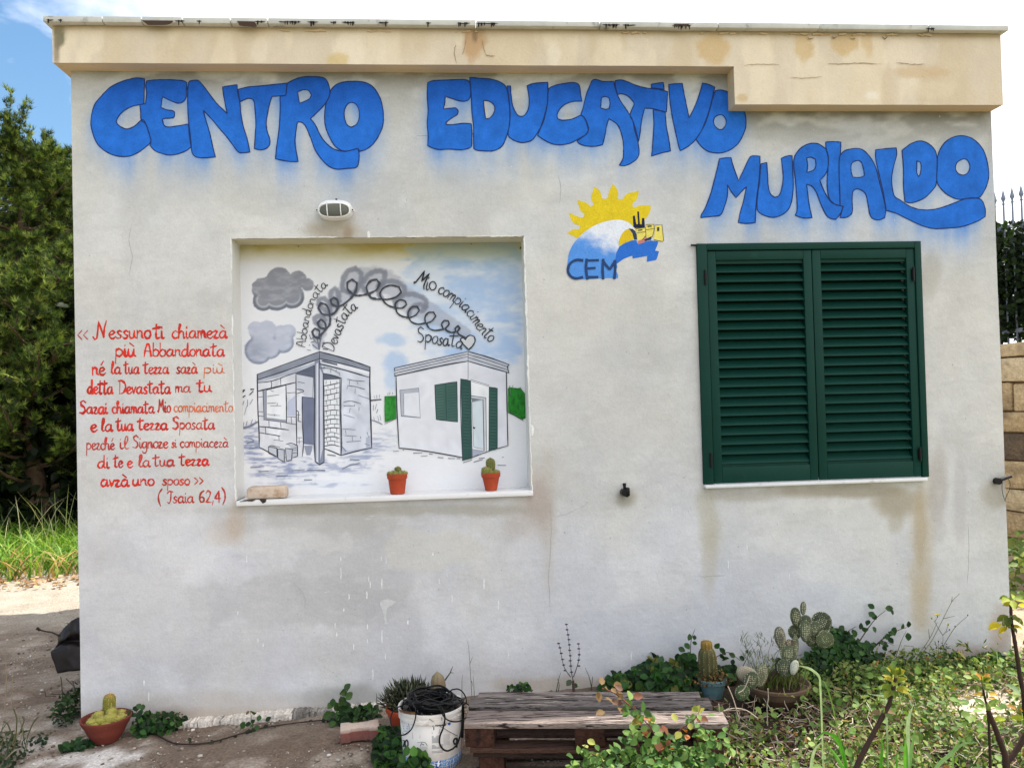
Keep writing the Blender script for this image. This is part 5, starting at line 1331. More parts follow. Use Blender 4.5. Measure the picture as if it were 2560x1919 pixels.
# ------------------------------------------------------------------ leaves
LV = np.array([(0, 0, 0), (-.30, .22, .05), (-.40, .52, .08), (-.24, .82, .05), (0, 1.02, -.04), (.24, .82, .05), (.40, .52, .08), (.30, .22, .05), (0, .5, -.03)])
LF = np.array([(0, 8, 1), (1, 8, 2), (2, 8, 3), (3, 8, 4), (4, 8, 5), (5, 8, 6), (6, 8, 7), (7, 8, 0)])
def frames(n, nrm, spread):
    """random leaf frames whose face normal scatters round nrm"""
    N = np.asarray(nrm, float)[None] + rng.normal(0, spread, (n, 3)); N /= np.linalg.norm(N, axis=1)[:, None]
    T = rng.normal(0, 1, (n, 3)); T -= N * (T * N).sum(1)[:, None]; T /= np.linalg.norm(T, axis=1)[:, None]
    return np.cross(T, N), T, N
def leaf_arrays(P, size, nrm=(0, -.35, 1), spread=.5, cols=None, lv=LV, aspect=1.0):
    n = len(P); A, T, N = frames(n, nrm, spread)
    s_ = size * rng.uniform(.6, 1.3, n)
    V_ = P[:, None, :] + s_[:, None, None] * (lv[None, :, 0, None] * aspect * A[:, None, :] + lv[None, :, 1, None] * T[:, None, :] + lv[None, :, 2, None] * rng.uniform(.3, 2.4, (n, 1, 1)) * N[:, None, :])
    F = (LF[None] + (np.arange(n) * len(lv))[:, None, None]).reshape(-1, 3)
    return V_.reshape(-1, 3), F, np.repeat(cols, len(lv), 0)
def pal(n, cols, p=None, jit=.22):
    c = lin(np.array(cols, float))[rng.choice(len(cols), n, p=p)]
    return np.clip(c * (1 + rng.uniform(-jit, jit, (n, 1))) * (1 + rng.uniform(-.08, .08, (n, 3))), 0, 1)
DARK = [(38, 66, 32), (48, 84, 36), (30, 52, 30), (70, 104, 50)]
LIT = [(104, 124, 62), (126, 142, 76), (84, 106, 52), (150, 156, 92), (146, 106, 64)]
def mass(name, P, size, cols, parent=None, nrm=(0, -.35, 1), spread=.5, mat=None, aspect=1.0, **kw):
    V_, F, C_ = leaf_arrays(P, size, nrm, spread, cols, aspect=aspect)
    if parent: V_ = V_ - np.array(parent.location)
    return link(name, np_mesh(name, V_, F, C_, mat or MAT['leaf'], False), parent, kind='stuff', **kw)
def ell(u, v, Y, ru, rv, ry, n, shell=.45):
    """points in an ellipsoid measured on the picture: centre pixel, depth, pixel radii, depth radius"""
    c = np.array(W(u, v, Y)); k = (Y - CAM[1]) / FPX
    d = rng.normal(0, 1, (n, 3)); d /= np.linalg.norm(d, axis=1)[:, None]
    r = (shell + (1 - shell) * rng.random(n)) ** .7
    P = c + d * r[:, None] * np.array([ru * k, ry, rv * k])
    P[:, 2] = np.maximum(P[:, 2], gz(P[:, 0]) + .01); P[:, 1] = np.minimum(P[:, 1], -.015)
    return P
_leafmesh = {}
def leaf_obj(parent, p, size, col, nrm=(0, -.6, .8), spread=.45, name='leaf'):
    key = tuple(col)
    if key not in _leafmesh:
        m = np_mesh('leaf', LV * np.array([1, 1, 1.4]), LF, np.repeat(lin(np.array([col])), len(LV), 0), MAT['leaf'], False); _leafmesh[key] = m
    A, T, N = frames(1, nrm, spread)
    o = link(name, _leafmesh[key], parent)
    m = Matrix([[A[0][i], T[0][i], N[0][i], 0] for i in range(3)] + [[0, 0, 0, 1]])
    o.matrix_local = Matrix.Translation(Vector(p) - Vector(parent.location)) @ m @ Matrix.Scale(size * rng.uniform(.8, 1.25), 4)
    return o
def spray(parent, pts, n, size, cols, r0=.004, r1=.0015, scol=(70, 50, 40), start=.15, side=.02, nrm=(0, -.6, .8), tri=False, spread=.45):
    """a stem through pts with single leaves set along it"""
    Q = crom([tuple(p) for p in pts], n=6)
    b = MB(); b.tube(Q, np.linspace(r0, r1, len(Q)), 7, col=lin(scol)); b.build('stem', MAT['stem'], parent, smooth=True)
    for i in range(n):
        t = start + (1 - start) * (i + rng.uniform(0, .8)) / n
        q = Q[min(int(t * (len(Q) - 1)), len(Q) - 1)]
        for k in range(3 if tri else 1):
            off = rng.normal(0, side, 3)
            leaf_obj(parent, q + off, size, cols[rng.integers(len(cols))], nrm, spread)
def blades(name, bases, h, w, cols, parent=None, lean=.35, droop=.5, kind='stuff', seg=4, **kw):
    n = len(bases); hh = h * rng.uniform(.5, 1.2, n); a = rng.uniform(0, 6.28, n); ln = lean * rng.uniform(.2, 1.3, n); dr = droop * rng.uniform(.2, 1.4, n)
    ww = w * rng.uniform(.6, 1.3, n)
    t = np.linspace(0, 1, seg + 1)
    R_ = hh[:, None] * (ln[:, None] * t + dr[:, None] * t ** 2.6); Z = hh[:, None] * (t - .45 * dr[:, None] * t ** 3)
    cx, cy_ = np.cos(a)[:, None], np.sin(a)[:, None]
    C_ = np.stack([bases[:, 0, None] + cx * R_, bases[:, 1, None] + cy_ * R_, bases[:, 2, None] + Z], 2)
    f = rng.uniform(-1.2, 1.2, n)[:, None] + a[:, None] + math.pi / 2
    wt = ww[:, None] * np.sqrt(np.clip(1 - t ** 2.2, 0, 1))[None] * .5
    D = np.stack([np.cos(f) * wt, np.sin(f) * wt, 0 * wt], 2)
    V_ = np.stack([C_ - D, C_ + D], 2).reshape(n, -1, 3)
    q = np.array([(2 * i, 2 * i + 1, 2 * i + 3, 2 * i + 2) for i in range(seg)])
    F = (q[None] + (np.arange(n) * 2 * (seg + 1))[:, None, None]).reshape(-1, 4)
    V_ = V_.reshape(-1, 3)
    if parent: V_ = V_ - np.array(parent.location)
    return link(name, np_mesh(name, V_, F, np.repeat(cols, 2 * (seg + 1), 0), MAT['leaf'], False), parent, kind=kind, **kw)

# ------------------------------------------------------------------ far left: grass bank, pines, undergrowth
def gpts(n, x0, x1, y0, y1):
    P = np.stack([rng.uniform(x0, x1, n), rng.uniform(y0, y1, n)], 1)
    return np.column_stack([P, gz(P[:, 0]) - .01])
g = gpts(15000, -8.2, -1.6, 3.0, 7.5)
g = g[g[:, 1] > 3.85 + (fbm(g[:, 0] * 1.6 + 30, g[:, 1] * 0 + 3, 520, 3) - .5) * .7]
near = (g[:, 1] < 4.25)
gc = pal(len(g), [(98, 138, 42), (120, 154, 52), (78, 118, 36), (140, 160, 76)], jit=.25)
gc[near] = np.where(rng.random((near.sum(), 1)) < .5, pal(near.sum(), [(168, 130, 84), (182, 158, 110)]), gc[near])
blades('tall_grass', g, .34, .016, gc, lean=.5, droop=.7, label='bright green tall grass bank between the path and the pines')
gs = gpts(260, -8, -1.8, 4.5, 7.0)
blades('seeding_grass', gs, .75, .010, pal(260, [(170, 172, 130), (130, 140, 96)]), lean=.25, droop=.3, label='pale seed stalks standing above the green grass bank')
n = 700; q = gpts(n, -7.5, -1.7, 3.45, 4.0)
mass('leaf_litter', q + [0, 0, .03], .05, pal(n, [(168, 128, 92), (190, 160, 124), (130, 96, 70)]), nrm=(0, 0, 1), spread=.3, label='dry brown leaf litter along the path edge')
q = gpts(40, -5.4, -3.4, 2.2, 2.9)
blades('tall_grass', gpts(46, -4.55, -4.15, 2.1, 2.75), .5, .02, pal(46, [(84, 116, 60), (120, 146, 84)]), lean=.9, droop=.8, label='green grass clump leaning over the sunlit path at the far left')

def pine(base, h, crown, ntuft, label, seed, lo=.2, cols=None):
    r = np.random.default_rng(seed)
    t = thing('pine_tree', base, label, 'tree', 'pines and shrubs behind the grass bank')
    b = MB(); lean = r.uniform(-.05, .05)
    tr = [(base[0] + lean * h * k + .06 * math.sin(k * 7 + seed), base[1] + .05 * math.cos(5 * k), base[2] - .1 + h * .93 * k) for k in np.linspace(0, 1, 9)]
    b.tube(tr, np.linspace(.14, .02, 9), 9); b.build('trunk', MAT['bark'], t, smooth=True)
    tips = []; b = MB()
    for i in range(50):
        k = lo + (1 - lo) * (i / 50) ** .9 * .98
        p0 = np.array([np.interp(k, np.linspace(0, 1, 9), [q[j] for q in tr]) for j in range(3)])
        a = i * 2.4 + r.uniform(-.4, .4); L_ = crown * (1 - ((k - lo) / (1 - lo)) ** 1.7 * .82) * r.uniform(.65, 1.1)
        pts = [p0 + np.array([math.cos(a) * L_ * s_, math.sin(a) * L_ * s_, L_ * (.12 * s_ + .32 * s_ * s_)]) + r.normal(0, .03, 3) * (s_ > 0) for s_ in np.linspace(0, 1, 6)]
        b.tube(pts, np.linspace(.03, .007, 6), 5, cap=False)
        for j in range(8):
            s_ = r.uniform(.35, 1); q = pts[0] * 0 + np.array([np.interp(s_, np.linspace(0, 1, 6), [w_[m] for w_ in pts]) for m in range(3)])
            e = q + np.array([r.normal(0, .24), r.normal(0, .24), abs(r.normal(.12, .16))]) * (1.25 - .3 * s_)
            b.tube([q, e], [.008, .003], 4, cap=False); tips.append((q, e))
    b.build('limbs', MAT['bark'], t)
    tips = np.array(tips)
    idx = r.integers(0, len(tips), ntuft); s_ = r.uniform(.15, 1.05, ntuft)[:, None]
    P = tips[idx, 0] * (1 - s_) + tips[idx, 1] * s_ + r.normal(0, .035, (ntuft, 3))
    D = tips[idx, 1] - tips[idx, 0]; D /= np.linalg.norm(D, axis=1)[:, None] + 1e-6; D = D + np.array([0, 0, .55]) + r.normal(0, .3, D.shape)
    m_ = 15
    N_ = D[:, None, :] + r.normal(0, .62, (ntuft, m_, 3)); N_ /= np.linalg.norm(N_, axis=2)[..., None]
    L_ = r.uniform(.055, .10, (ntuft, m_, 1)); S_ = np.cross(N_, r.normal(0, 1, N_.shape)); S_ /= np.linalg.norm(S_, axis=2)[..., None]
    A = P[:, None] + N_ * .01; wd = .0042
    V_ = np.stack([A - S_ * wd, A + S_ * wd, A + N_ * L_], 2).reshape(-1, 3) - np.array(base)
    F = np.arange(len(V_)).reshape(-1, 3)
    cc = pal(ntuft, cols or [(64, 82, 34), (88, 106, 42), (40, 56, 26), (128, 142, 64)], jit=.25)
    link('crown', np_mesh('crown', V_, F, np.repeat(cc, m_ * 3, 0), MAT['needle'], False), t, kind='stuff')
    return t
bx = lambda u, Y: W(u, 1000, Y).x
pine((bx(35, 8.0), 8.0, -.05), 5.85, 2.0, 24000, 'tallest pine of the group, left of the hut, its thin top bare against the sky', 31, .18)
pine((bx(215, 9.6), 9.6, -.05), 6.1, 2.1, 22000, 'pine beside the corner of the hut, its crown half hidden by the wall', 32, .15)
pine((bx(90, 6.6), 6.6, -.05), 3.6, 1.35, 13000, 'young low pine in front of the two tall ones, left of the hut', 33, .2)
pine((bx(-260, 9.0), 9.0, -.05), 6.0, 2.0, 9000, 'pine at the outer left edge of the group', 34, .15)
hz = thing('shrub_thicket', (bx(0, 11), 11.2, -.05), 'dark dense thicket of shrubs behind the pines on the left', 'thicket')
n = 36000
P = np.stack([rng.uniform(bx(0, 11) - 6, bx(0, 11) + 8.5, n), rng.uniform(10.2, 12.4, n), rng.uniform(0, 1, n)], 1)
P[:, 2] = P[:, 2] ** .8 * (4.7 + 1.0 * fbm(P[:, 0] * .9 + 20, P[:, 1] * .4, 531, 3))
mass('foliage', P, .15, pal(n, [(22, 32, 18), (30, 42, 22), (18, 26, 15)]), hz, spread=.9)
n = 14000
P = np.stack([rng.uniform(-9.5, -2.4, n), rng.uniform(6.3, 7.7, n), rng.uniform(0, 1, n)], 1)
P[:, 2] = P[:, 2] * (1.7 + 1.9 * fbm(P[:, 0] * 1.4 + 20, P[:, 1] * .6, 532, 3))
us = thing('undergrowth_shrub', (-6, 8, -.05), 'low dark shrubs at the foot of the pines behind the grass', 'shrub')
mass('foliage', P, .16, pal(n, [(26, 38, 18), (36, 50, 22), (20, 30, 16)]), us, spread=.9)
b = MB()
for i in range(14):
    x = rng.uniform(-9, -2.6); b.tube([(x, 8, -.1), (x + rng.uniform(-.1, .1), 8, .9)], [.02, .008], 5)
b.build('stem', MAT['bark'], us)

# ------------------------------------------------------------------ right: block wall, railing, hedge
A0 = W(2470, 900, 2.6); A1 = W(2800, 900, 1.55)
p0 = Vector((A0.x, A0.y, 0)); p1 = Vector((A1.x, A1.y, 0)); dw = (p1 - p0).normalized(); nw = Vector((dw.y, -dw.x, 0)).normalized()
if nw.dot(Vector(CAM) - p0) < 0: nw = -nw
ext0 = p0 - dw * 1.6
zt_ = 1.93
sw = thing('stone_wall', (p0 + dw * .6) , 'yellow tuff block wall under the spiked railing at the right edge', 'wall')
zb = 0.0; LW = 3.4
b = MB(); ang = Matrix.Rotation(math.atan2(dw.y, dw.x), 4, 'Z')
cm = ext0 + dw * (LW / 2) - nw * .02 * -1
b.box((ext0 + dw * LW / 2 - nw * .14 + Vector((0, 0, .95))), (LW, .24, 1.9), ang); b.build('mortar_core', MAT['mortar'], sw)
row = 0; z = .0
while z < 1.86:
    hgt = [.25, .23, .2, .24, .22, .19, .24, .22][row % 8]; hgt = min(hgt, 1.92 - z); x = -rng.uniform(0, .3)
    while x < LW:
        l_ = rng.uniform(.26, .5); c0 = ext0 + dw * (x + l_ / 2) - nw * .05 + nw * rng.uniform(-.008, .016) + Vector((0, 0, z + hgt / 2))
        b = MB(); dk = .25 if (row in (4, 5) and rng.random() < .6) else 1
        col = lin((np.array([(206, 184, 148), (212, 194, 162), (188, 166, 132)][rng.integers(3)]) if dk == 1 else np.array((104, 92, 80))))
        b.box(c0, (l_ - .014, .14, hgt - .014), ang, col=col, jit=.014)
        bevel(b.build('tuff_block', MAT['stone'], sw), .014, 2)
        x += l_
    z += hgt; row += 1
rl = thing('spiked_railing', p0 + dw * .6 + Vector((0, 0, 1.92)), 'grey iron railing with spear tips on top of the block wall', 'railing')
off = -nw * .12
def RP(s_, z_): return ext0 + dw * s_ + off + Vector((0, 0, z_))
zr1 = W(2493, 574, A0.y).z
for z_ in (2.02, zr1):
    b = MB(); b.box(RP(LW / 2, z_), (LW, .012, .035), ang); b.build('rail', MAT['iron'], rl)
s_ = .05
while s_ < LW:
    b = MB(); b.tube([RP(s_, 1.9), RP(s_, zr1 + .2)], .008, 8)
    b.lathe(RP(s_, zr1 + .2), [(.008, 0), (.017, .006), (.008, .014), (.009, .03), (.02, .055), (.012, .085), (.0005, .14)], 8); b.build('spear_bar', MAT['iron'], rl, smooth=.6)
    s_ += 25 / 330 * (p1 - p0).length
n = 24000
hd = thing('ivy_hedge', ext0 + dw * 1.8 - nw * .4 + Vector((0, 0, 1.9)), 'dark green hedge growing behind the iron railing at the right edge', 'hedge')
s1 = rng.uniform(0, LW, n); o1 = rng.uniform(.1, .6, n); z1 = rng.uniform(1.95, zr1 + .02, n)
P = np.array(ext0)[None] + np.outer(s1, np.array(dw)) - np.outer(o1 - .08, np.array(nw)); P[:, 2] = z1
keep = fbm(s1 * 7 + 3, z1 * 7, 541, 3) > .3
mass('foliage', P[keep], .05, pal(int(keep.sum()), [(34, 50, 28), (48, 66, 34), (28, 40, 24)]), hd, nrm=(0, -1, .3), spread=.8)
b = MB()
for i in range(26):
    s_ = rng.uniform(0, LW); q = ext0 + dw * s_ - nw * .35; b.tube([q + Vector((0, 0, .2)), q + Vector((rng.uniform(-.1, .1), 0, 1.6)), q + Vector((rng.uniform(-.2, .2), 0, 2.6))], [.014, .01, .004], 5)
b.build('branch', MAT['bark'], hd)
q = W(2540, 1470, 1.6)
n = 900; P = np.stack([rng.uniform(3.1, 4.6, n), rng.uniform(.9, 1.9, n), rng.uniform(.1, .42, n)], 1)
wd_ = thing('weed_patch', (3.8, 1.4, .1), 'green weeds at the foot of the block wall behind the hut corner', 'weeds')
mass('foliage', P, .06, pal(n, LIT[:4]), wd_)

# ------------------------------------------------------------------ black sheeting behind the left corner
sh = thing('black_sheet', (-1.9, .66, 0), 'crumpled black plastic sheeting sticking out behind the left corner of the hut', 'sheeting')
pg = [[(193, 1543), (176, 1552), (160, 1570), (146, 1588)], [(194, 1580), (178, 1588), (162, 1598), (146, 1600)], [(194, 1602), (180, 1602), (158, 1604), (140, 1618)], [(194, 1616), (172, 1612), (150, 1616), (128, 1628)], [(194, 1648), (176, 1650), (155, 1652), (136, 1660)], [(194, 1674), (180, 1677), (162, 1680), (144, 1682)]]
yo = [[.62, .60, .66, .7], [.55, .6, .56, .66], [.66, .66, .68, .7], [.58, .57, .58, .6], [.575, .565, .57, .59], [.57, .56, .57, .58]]
b = MB(); vs = []; nr = len(pg)
for r_, yy in zip(pg, yo):
    row_ = [W(u, v, y) for (u, v), y in zip(r_, yy)]
    row_ = [row_[0] + Vector((.22, 0, 0)), row_[0] + Vector((.1, 0, 0))] + row_
    vs += row_
m_ = 6
vs2 = [v + Vector((0, .012, 0)) for v in vs]
k = len(vs)
fs = [(i * m_ + j + 1, i * m_ + j, (i + 1) * m_ + j, (i + 1) * m_ + j + 1) for i in range(nr - 1) for j in range(m_ - 1)]
fs += [tuple(q + k for q in reversed(f)) for f in fs]
rim = [j for j in range(m_)] + [(i + 1) * m_ - 1 for i in range(1, nr)] + [(nr - 1) * m_ + j for j in range(m_ - 2, -1, -1)] + [i * m_ for i in range(nr - 2, 0, -1)]
fs += [(rim[i], rim[(i + 1) % len(rim)], rim[(i + 1) % len(rim)] + k, rim[i] + k) for i in range(len(rim))]
b.add(vs + vs2, fs); o = b.build('sheet', MAT['tarp'], sh)
bm = bmesh.new(); bm.from_mesh(o.data); bmesh.ops.subdivide_edges(bm, edges=bm.edges[:], cuts=3, use_grid_fill=True)
for v in bm.verts: v.co.y += .035 * float(fbm(np.array([v.co.x * 16 + 30]), np.array([v.co.z * 11 + v.co.x * 9 + 30]), 88, 3)[0] - .5); v.co.x += .012 * float(fbm(np.array([v.co.z * 22 + 9]), np.array([3.3]), 89, 2)[0] - .5)
for f in bm.faces: f.smooth = True
bm.to_mesh(o.data); bm.free()
b = MB(); b.tube(crom([tuple(W(147, 1588, .68)), tuple(W(130, 1580, .68)), tuple(W(112, 1577, .7)), tuple(W(90, 1571, .7))], n=3), [.006] + [.004] * 9, 6, col=lin((50, 40, 36))); b.tube([W(100, 1575, .7), W(92, 1569, .7)], .008, 5, col=lin((50, 40, 36)))
b.build('twig', MAT['stem'], sh)
b = MB(); b.tube([Vector((-1.9, .62, -.05)), Vector((-1.88, .62, .75))], .02, 8); b.build('pole', MAT['bark'], sh)

# ------------------------------------------------------------------ cacti
def cactus_col(parent, c, r, h, col, ribs=12, tip=(190, 140, 90), lean=(0, 0), name='cactus_stem', spines=True):
    b = MB(); prof = []; cols = []
    for k in np.linspace(0, 1, 12):
        rr = r * (.72 + .28 * min(1, k * 3)) * (1 if k < .7 else math.sqrt(max(0, 1 - ((k - .7) / .3) ** 2)) * .98 + .02)
        prof.append((max(rr, .0004), h * k)); cols.append(lin(np.array(col)) * (1 - max(0, k - .8) * 2.2) + lin(np.array(tip)) * max(0, k - .8) * 2.2)
    n = 48; rot = Matrix.Rotation(lean[0], 4, 'Y') @ Matrix.Rotation(lean[1], 4, 'X')
    b.lathe(c, prof, n, rib=ribs, ribd=.085, rot=rot, cols=[list(q) + [1] for q in cols] if False else cols)
    o = b.build(name, MAT['cactus'], parent, smooth=True)
    if spines:
        b = MB()
        for i in range(ribs):
            a = 2 * math.pi * i / ribs
            for k in np.linspace(.06, .98, max(4, int(h / .009))):
                rr = np.interp(k * h, [p[1] for p in prof], [p[0] for p in prof]) * 1.085
                q = Vector((rr * math.cos(a), rr * math.sin(a), k * h))
                for _ in range(3):
                    d = Vector((math.cos(a) + rng.normal(0, .6), math.sin(a) + rng.normal(0, .6), rng.normal(.1, .6))).normalized() * .011
                    s_ = Vector((-d.y, d.x, .002)).normalized() * .0007
                    vv = [rot.to_3x3() @ w_ + Vector(c) for w_ in (q - s_, q + s_, q + d)]
                    b.add(vv, [(0, 1, 2)], lin((206, 186, 132)))
        b.build('spine', MAT['stem'], parent, kind='stuff')
    return o
def pot(parent, c, r_rim, r_bot, h, rimh, mat, soil=True):
    b = MB(); t_ = .004 if r_rim < .08 else .008
    b.lathe(c, [(r_bot * .9, 0), (r_bot, .002), (r_rim - .004, h - rimh), (r_rim, h - rimh + .001), (r_rim + .002, h - .003), (r_rim, h), (r_rim - t_, h), (r_rim - t_ - .002, h - .015), (.001, h - .016)], 40)
    b.build('pot', mat, parent, smooth=.6)
    if soil:
        b = MB(); b.lathe((c[0], c[1], c[2] + h - .0145), [(r_rim - t_ - .0015, 0), (r_rim * .5, .004), (.001, .006)], 24); b.build('soil', MAT['soil'], parent)
for (u, vb, wr, wb, ht, spec) in ((994, 1233, 49, 36, 48, 0), (1228, 1229, 47, 29, 43, 1)):
    k = 4.22 / FPX; c = H(u, vb - 6, 1.0745); c = Vector((W(u, vb, .045).x, .045, 1.0745)); h = (ht + 2) * k
    lab = ['small terracotta pot with a low clump of tiny cacti, mid sill of the niche', 'small terracotta pot with a taller upright cactus, right end of the niche sill'][spec]
    t = thing('cactus_pot', c, lab, 'potted cactus', 'cactus pots on the niche sill')
    pot(t, c, wr * k / 2, wb * k / 2, h, h * .26, MAT['terracotta'])
    top = c + Vector((0, 0, h - .012)); g1, g2 = (98, 104, 52), (120, 124, 62)
    if spec == 0:
        cactus_col(t, top + Vector((.004, 0, .006)), .0165, .042, g1, 12, tip=(120, 120, 60))
        for i in range(11):
            a = i * .571; q = top + Vector((.040 * math.cos(a), .036 * math.sin(a), .0)); cactus_col(t, q, .0125, .023, g2, 9, tip=(130, 130, 70), name='cactus_ball')
        for i in range(5):
            a = i * 1.256 + .3; q = top + Vector((.021 * math.cos(a), .02 * math.sin(a), .0)); cactus_col(t, q, .0125, .026, g1, 9, tip=(130, 130, 70), name='cactus_ball')
    else:
        cactus_col(t, top + Vector((.0, .004, 0)), .0225, .088, g1, 13, tip=(110, 112, 60))
        cactus_col(t, top + Vector((-.024, -.018, 0)), .0235, .044, g2, 13, tip=(130, 130, 70), name='cactus_ball')
        for i in range(8):
            a = i * .785; q = top + Vector((.033 * math.cos(a), .031 * math.sin(a), 0)); cactus_col(t, q, .014, .024, g2, 9, tip=(130, 130, 70), name='cactus_ball')
# loaf-shaped block on the sill
q = W(666, 1246, .012); b = MB()
b.box(Vector((q.x, .045, 1.0745 + .031)), (.192, .095, .062), Matrix.Rotation(.03, 4, 'Z'), jit=.004)
o = b.build('tuff_brick', MAT['tuff'], None, label='worn beige stone brick lying on the left end of the niche sill', cat='brick'); bevel(o, .014, 3)

# wide terracotta bowl at the left corner
cb = Vector((W(266, 1845, -.145).x, -.145, float(gz(-1.65)) + .004))
t = thing('cactus_bowl', cb, 'wide terracotta bowl of yellow-green cacti by the left corner of the wall', 'potted cactus')
b = MB(); b.lathe(cb, [(.050, 0), (.055, .002), (.082, .045), (.098, .080), (.102, .082), (.113, .106), (.1135, .112), (.107, .114), (.102, .106), (.094, .090), (.001, .088)], 48)
b.build('bowl', MAT['terracotta_dark'], t, smooth=.7)
b = MB(); b.lathe(cb + Vector((0, 0, .0885)), [(.092, 0), (.05, .012), (.001, .014)], 24); b.build('soil', MAT['soil'], t)
tb = cb + Vector((0, 0, .098))
cactus_col(t, tb + Vector((.004, .02, .01)), .0265, .108, (124, 122, 46), 14, tip=(196, 120, 86), lean=(.06, 0))
for (dx, dy, dz, r_, h_) in [(-.024, -.02, .006, .022, .044), (.03, -.012, .016, .021, .042), (.036, -.042, -.002, .029, .044), (.0, -.05, -.004, .026, .036), (-.04, -.052, -.006, .026, .03), (.062, -.03, -.008, .022, .034), (-.052, -.02, -.006, .02, .028), (.068, .005, -.008, .02, .03), (-.02, -.072, -.012, .02, .026), (.03, -.074, -.012, .021, .026), (-.03, .02, 0, .02, .03), (.05, .04, 0, .02, .03), (-.05, .02, 0, .02, .026)]:
    cactus_col(t, tb + Vector((dx, dy, dz)), r_, h_, (150, 146, 66), 11, tip=(176, 166, 84), name='cactus_ball')

# two-tone I-shaped paving block
c0 = H(897, 1850, .03); ang_ = Matrix.Rotation(math.radians(7), 4, 'Z')
po = [(-.5, -.5), (-.28, -.5), (-.2, -.36), (.2, -.36), (.28, -.5), (.5, -.5), (.5, .5), (.28, .5), (.2, .36), (-.2, .36), (-.28, .5), (-.5, .5)]
b = MB(); lx, ly, lz = .172, .088, .060
ctr = Vector((c0.x, c0.y + .045, float(gz(c0.x)) + .004))
vs = []; cc = []
for z_, col in ((0, (132, 92, 84)), (lz * .70, (138, 86, 80)), (lz * .76, (178, 150, 138)), (lz, (200, 180, 164))):
    for x, y in po: vs.append(ang_ @ Vector((x * lx, y * ly, z_)) + ctr); cc.append(lin(col))
n_ = len(po)
fs = [(i * n_ + k, i * n_ + (k + 1) % n_, (i + 1) * n_ + (k + 1) % n_, (i + 1) * n_ + k) for i in range(3) for k in range(n_)] + [tuple(reversed(range(n_))), tuple(range(3 * n_, 4 * n_))]
b.add(vs, fs, np.array(cc)); o = b.build('paving_block', MAT['brick'], None, label='I-shaped pink and beige paving block on the ground left of the bucket', cat='paving block'); bevel(o, .003, 2)

# ------------------------------------------------------------------ bucket with cables
Yb = -.705; cx_ = W(1080, 1850, Yb).x; zg = float(gz(cx_)) + .003
Rt, Rb, Hb = .1315, .119, .240
bk = thing('paint_bucket', (cx_, Yb, zg), 'white plastic plaster bucket with a blue tile print, filled with black cable', 'bucket')
C0 = Vector((cx_, Yb, zg))
b = MB(); b.lathe(C0, [(Rb - .006, 0), (Rb, .004), (Rb + (Rt - Rb) * .22, .058), (Rt, Hb - .04)], 56, col=lin((226, 222, 216)))
b.build('bucket_body', M('bucket_plastic', (226, 221, 214), .4, .06, 9, .05, 60, .001, .45, dirt=((196, 172, 150), 6, .55, .8)), bk, smooth=True)
b = MB(); b.lathe(C0, [(Rt - .0005, Hb - .04), (Rt + .005, Hb - .038), (Rt + .0055, Hb - .026), (Rt + .001, Hb - .025), (Rt + .002, Hb - .012), (Rt + .007, Hb - .010), (Rt + .007, Hb), (Rt, Hb + .001), (Rt - .003, Hb - .004), (Rt - .004, Hb - .07), (.002, Hb - .075)], 56)
b.build('rim', M('bucket_rim_plastic', (216, 212, 206), .5, .1, 9, .1, 60, .001, .4, dirt=((124, 98, 74), 5, .5, .62)), bk, smooth=.7)
b = MB(); b.lathe(C0, [(Rb - .0055, .001), (Rb + .0009, .0045), (Rb + (Rt - Rb) * .2 + .0011, .052)], 56); b.build('printed_tile_band', MAT['tiles'], bk, smooth=True)
def on_bucket(P, Y):
    d = rays(P); out = []
    for (dv, o_) in zip(d, -np.broadcast_to(Y, len(P))):
        R_ = Rt
        for _ in range(4):
            ox, oy = CAM[0] - cx_, CAM[1] - Yb
            A_ = dv[0] ** 2 + dv[1] ** 2; B_ = 2 * (ox * dv[0] + oy * dv[1]); Cc = ox * ox + oy * oy - (R_ + o_) ** 2
            D_ = max(B_ * B_ - 4 * A_ * Cc, 0); t_ = (-B_ - math.sqrt(D_)) / (2 * A_); p = CAM + dv * t_
            R_ = Rb + (Rt - Rb) * (p[2] - zg) / Hb
        out.append(p)
    return np.array(out)
cbk = lambda P: ot(P, 5.943, 920, 1640)
pt = Paint(-.0006); pt.map = on_bucket
pt.fill(cbk([(655,1040),(760,1025),(778,1210),(660,1220)]), (), (218, 196, 190), smooth=False)
for y0_, y1_, x1_ in ((1095, 1150, 1070), (1185, 1285, 1060), (1320, 1380, 1110), (1430, 1432, 1110)):
    y = y0_
    while y <= y1_:
        pt.stroke(cbk([(950, y), (x1_, y - (x1_ - 950) * .08)]), 1.3, (140, 142, 148), smooth=False); y += 16
pt.stroke(cbk([(950, 1412), (1110, 1398)]), 1.0, (120, 120, 124), smooth=False)
for y in range(1100, 1260, 14): pt.stroke(cbk([(1120, y + 60), (1215, y + 50)]), .8, (196, 196, 200), smooth=False)
for y in range(1345, 1440, 14): pt.stroke(cbk([(765, y), (885, y - 4)]), .8, (186, 184, 186), smooth=False)
pt.stroke(cbk([(775, 1330), (800, 1270), (850, 1280), (880, 1320)]), 1.4, (110, 110, 110)); pt.stroke(cbk([(800, 1300), (830, 1310)]), 2, (120, 120, 120)); pt.stroke(cbk([(735, 1280), (790, 1268)]), 1.2, (140, 140, 140))
st, tot = glyphs('quarzo')
for q_ in st: pt.stroke(cbk([(945 + 215 * a / tot, 1038 - 14 * a / tot - 58 * b_) for a, b_ in q_]), 2.2, (44, 54, 64), n=3)
for q_ in GL['z'][1]: pt.stroke(cbk([(518 + 38 * a, 1335 - 100 * b_ + 6) for a, b_ in q_]), 3.2, (36, 46, 56), n=3, smooth=False)
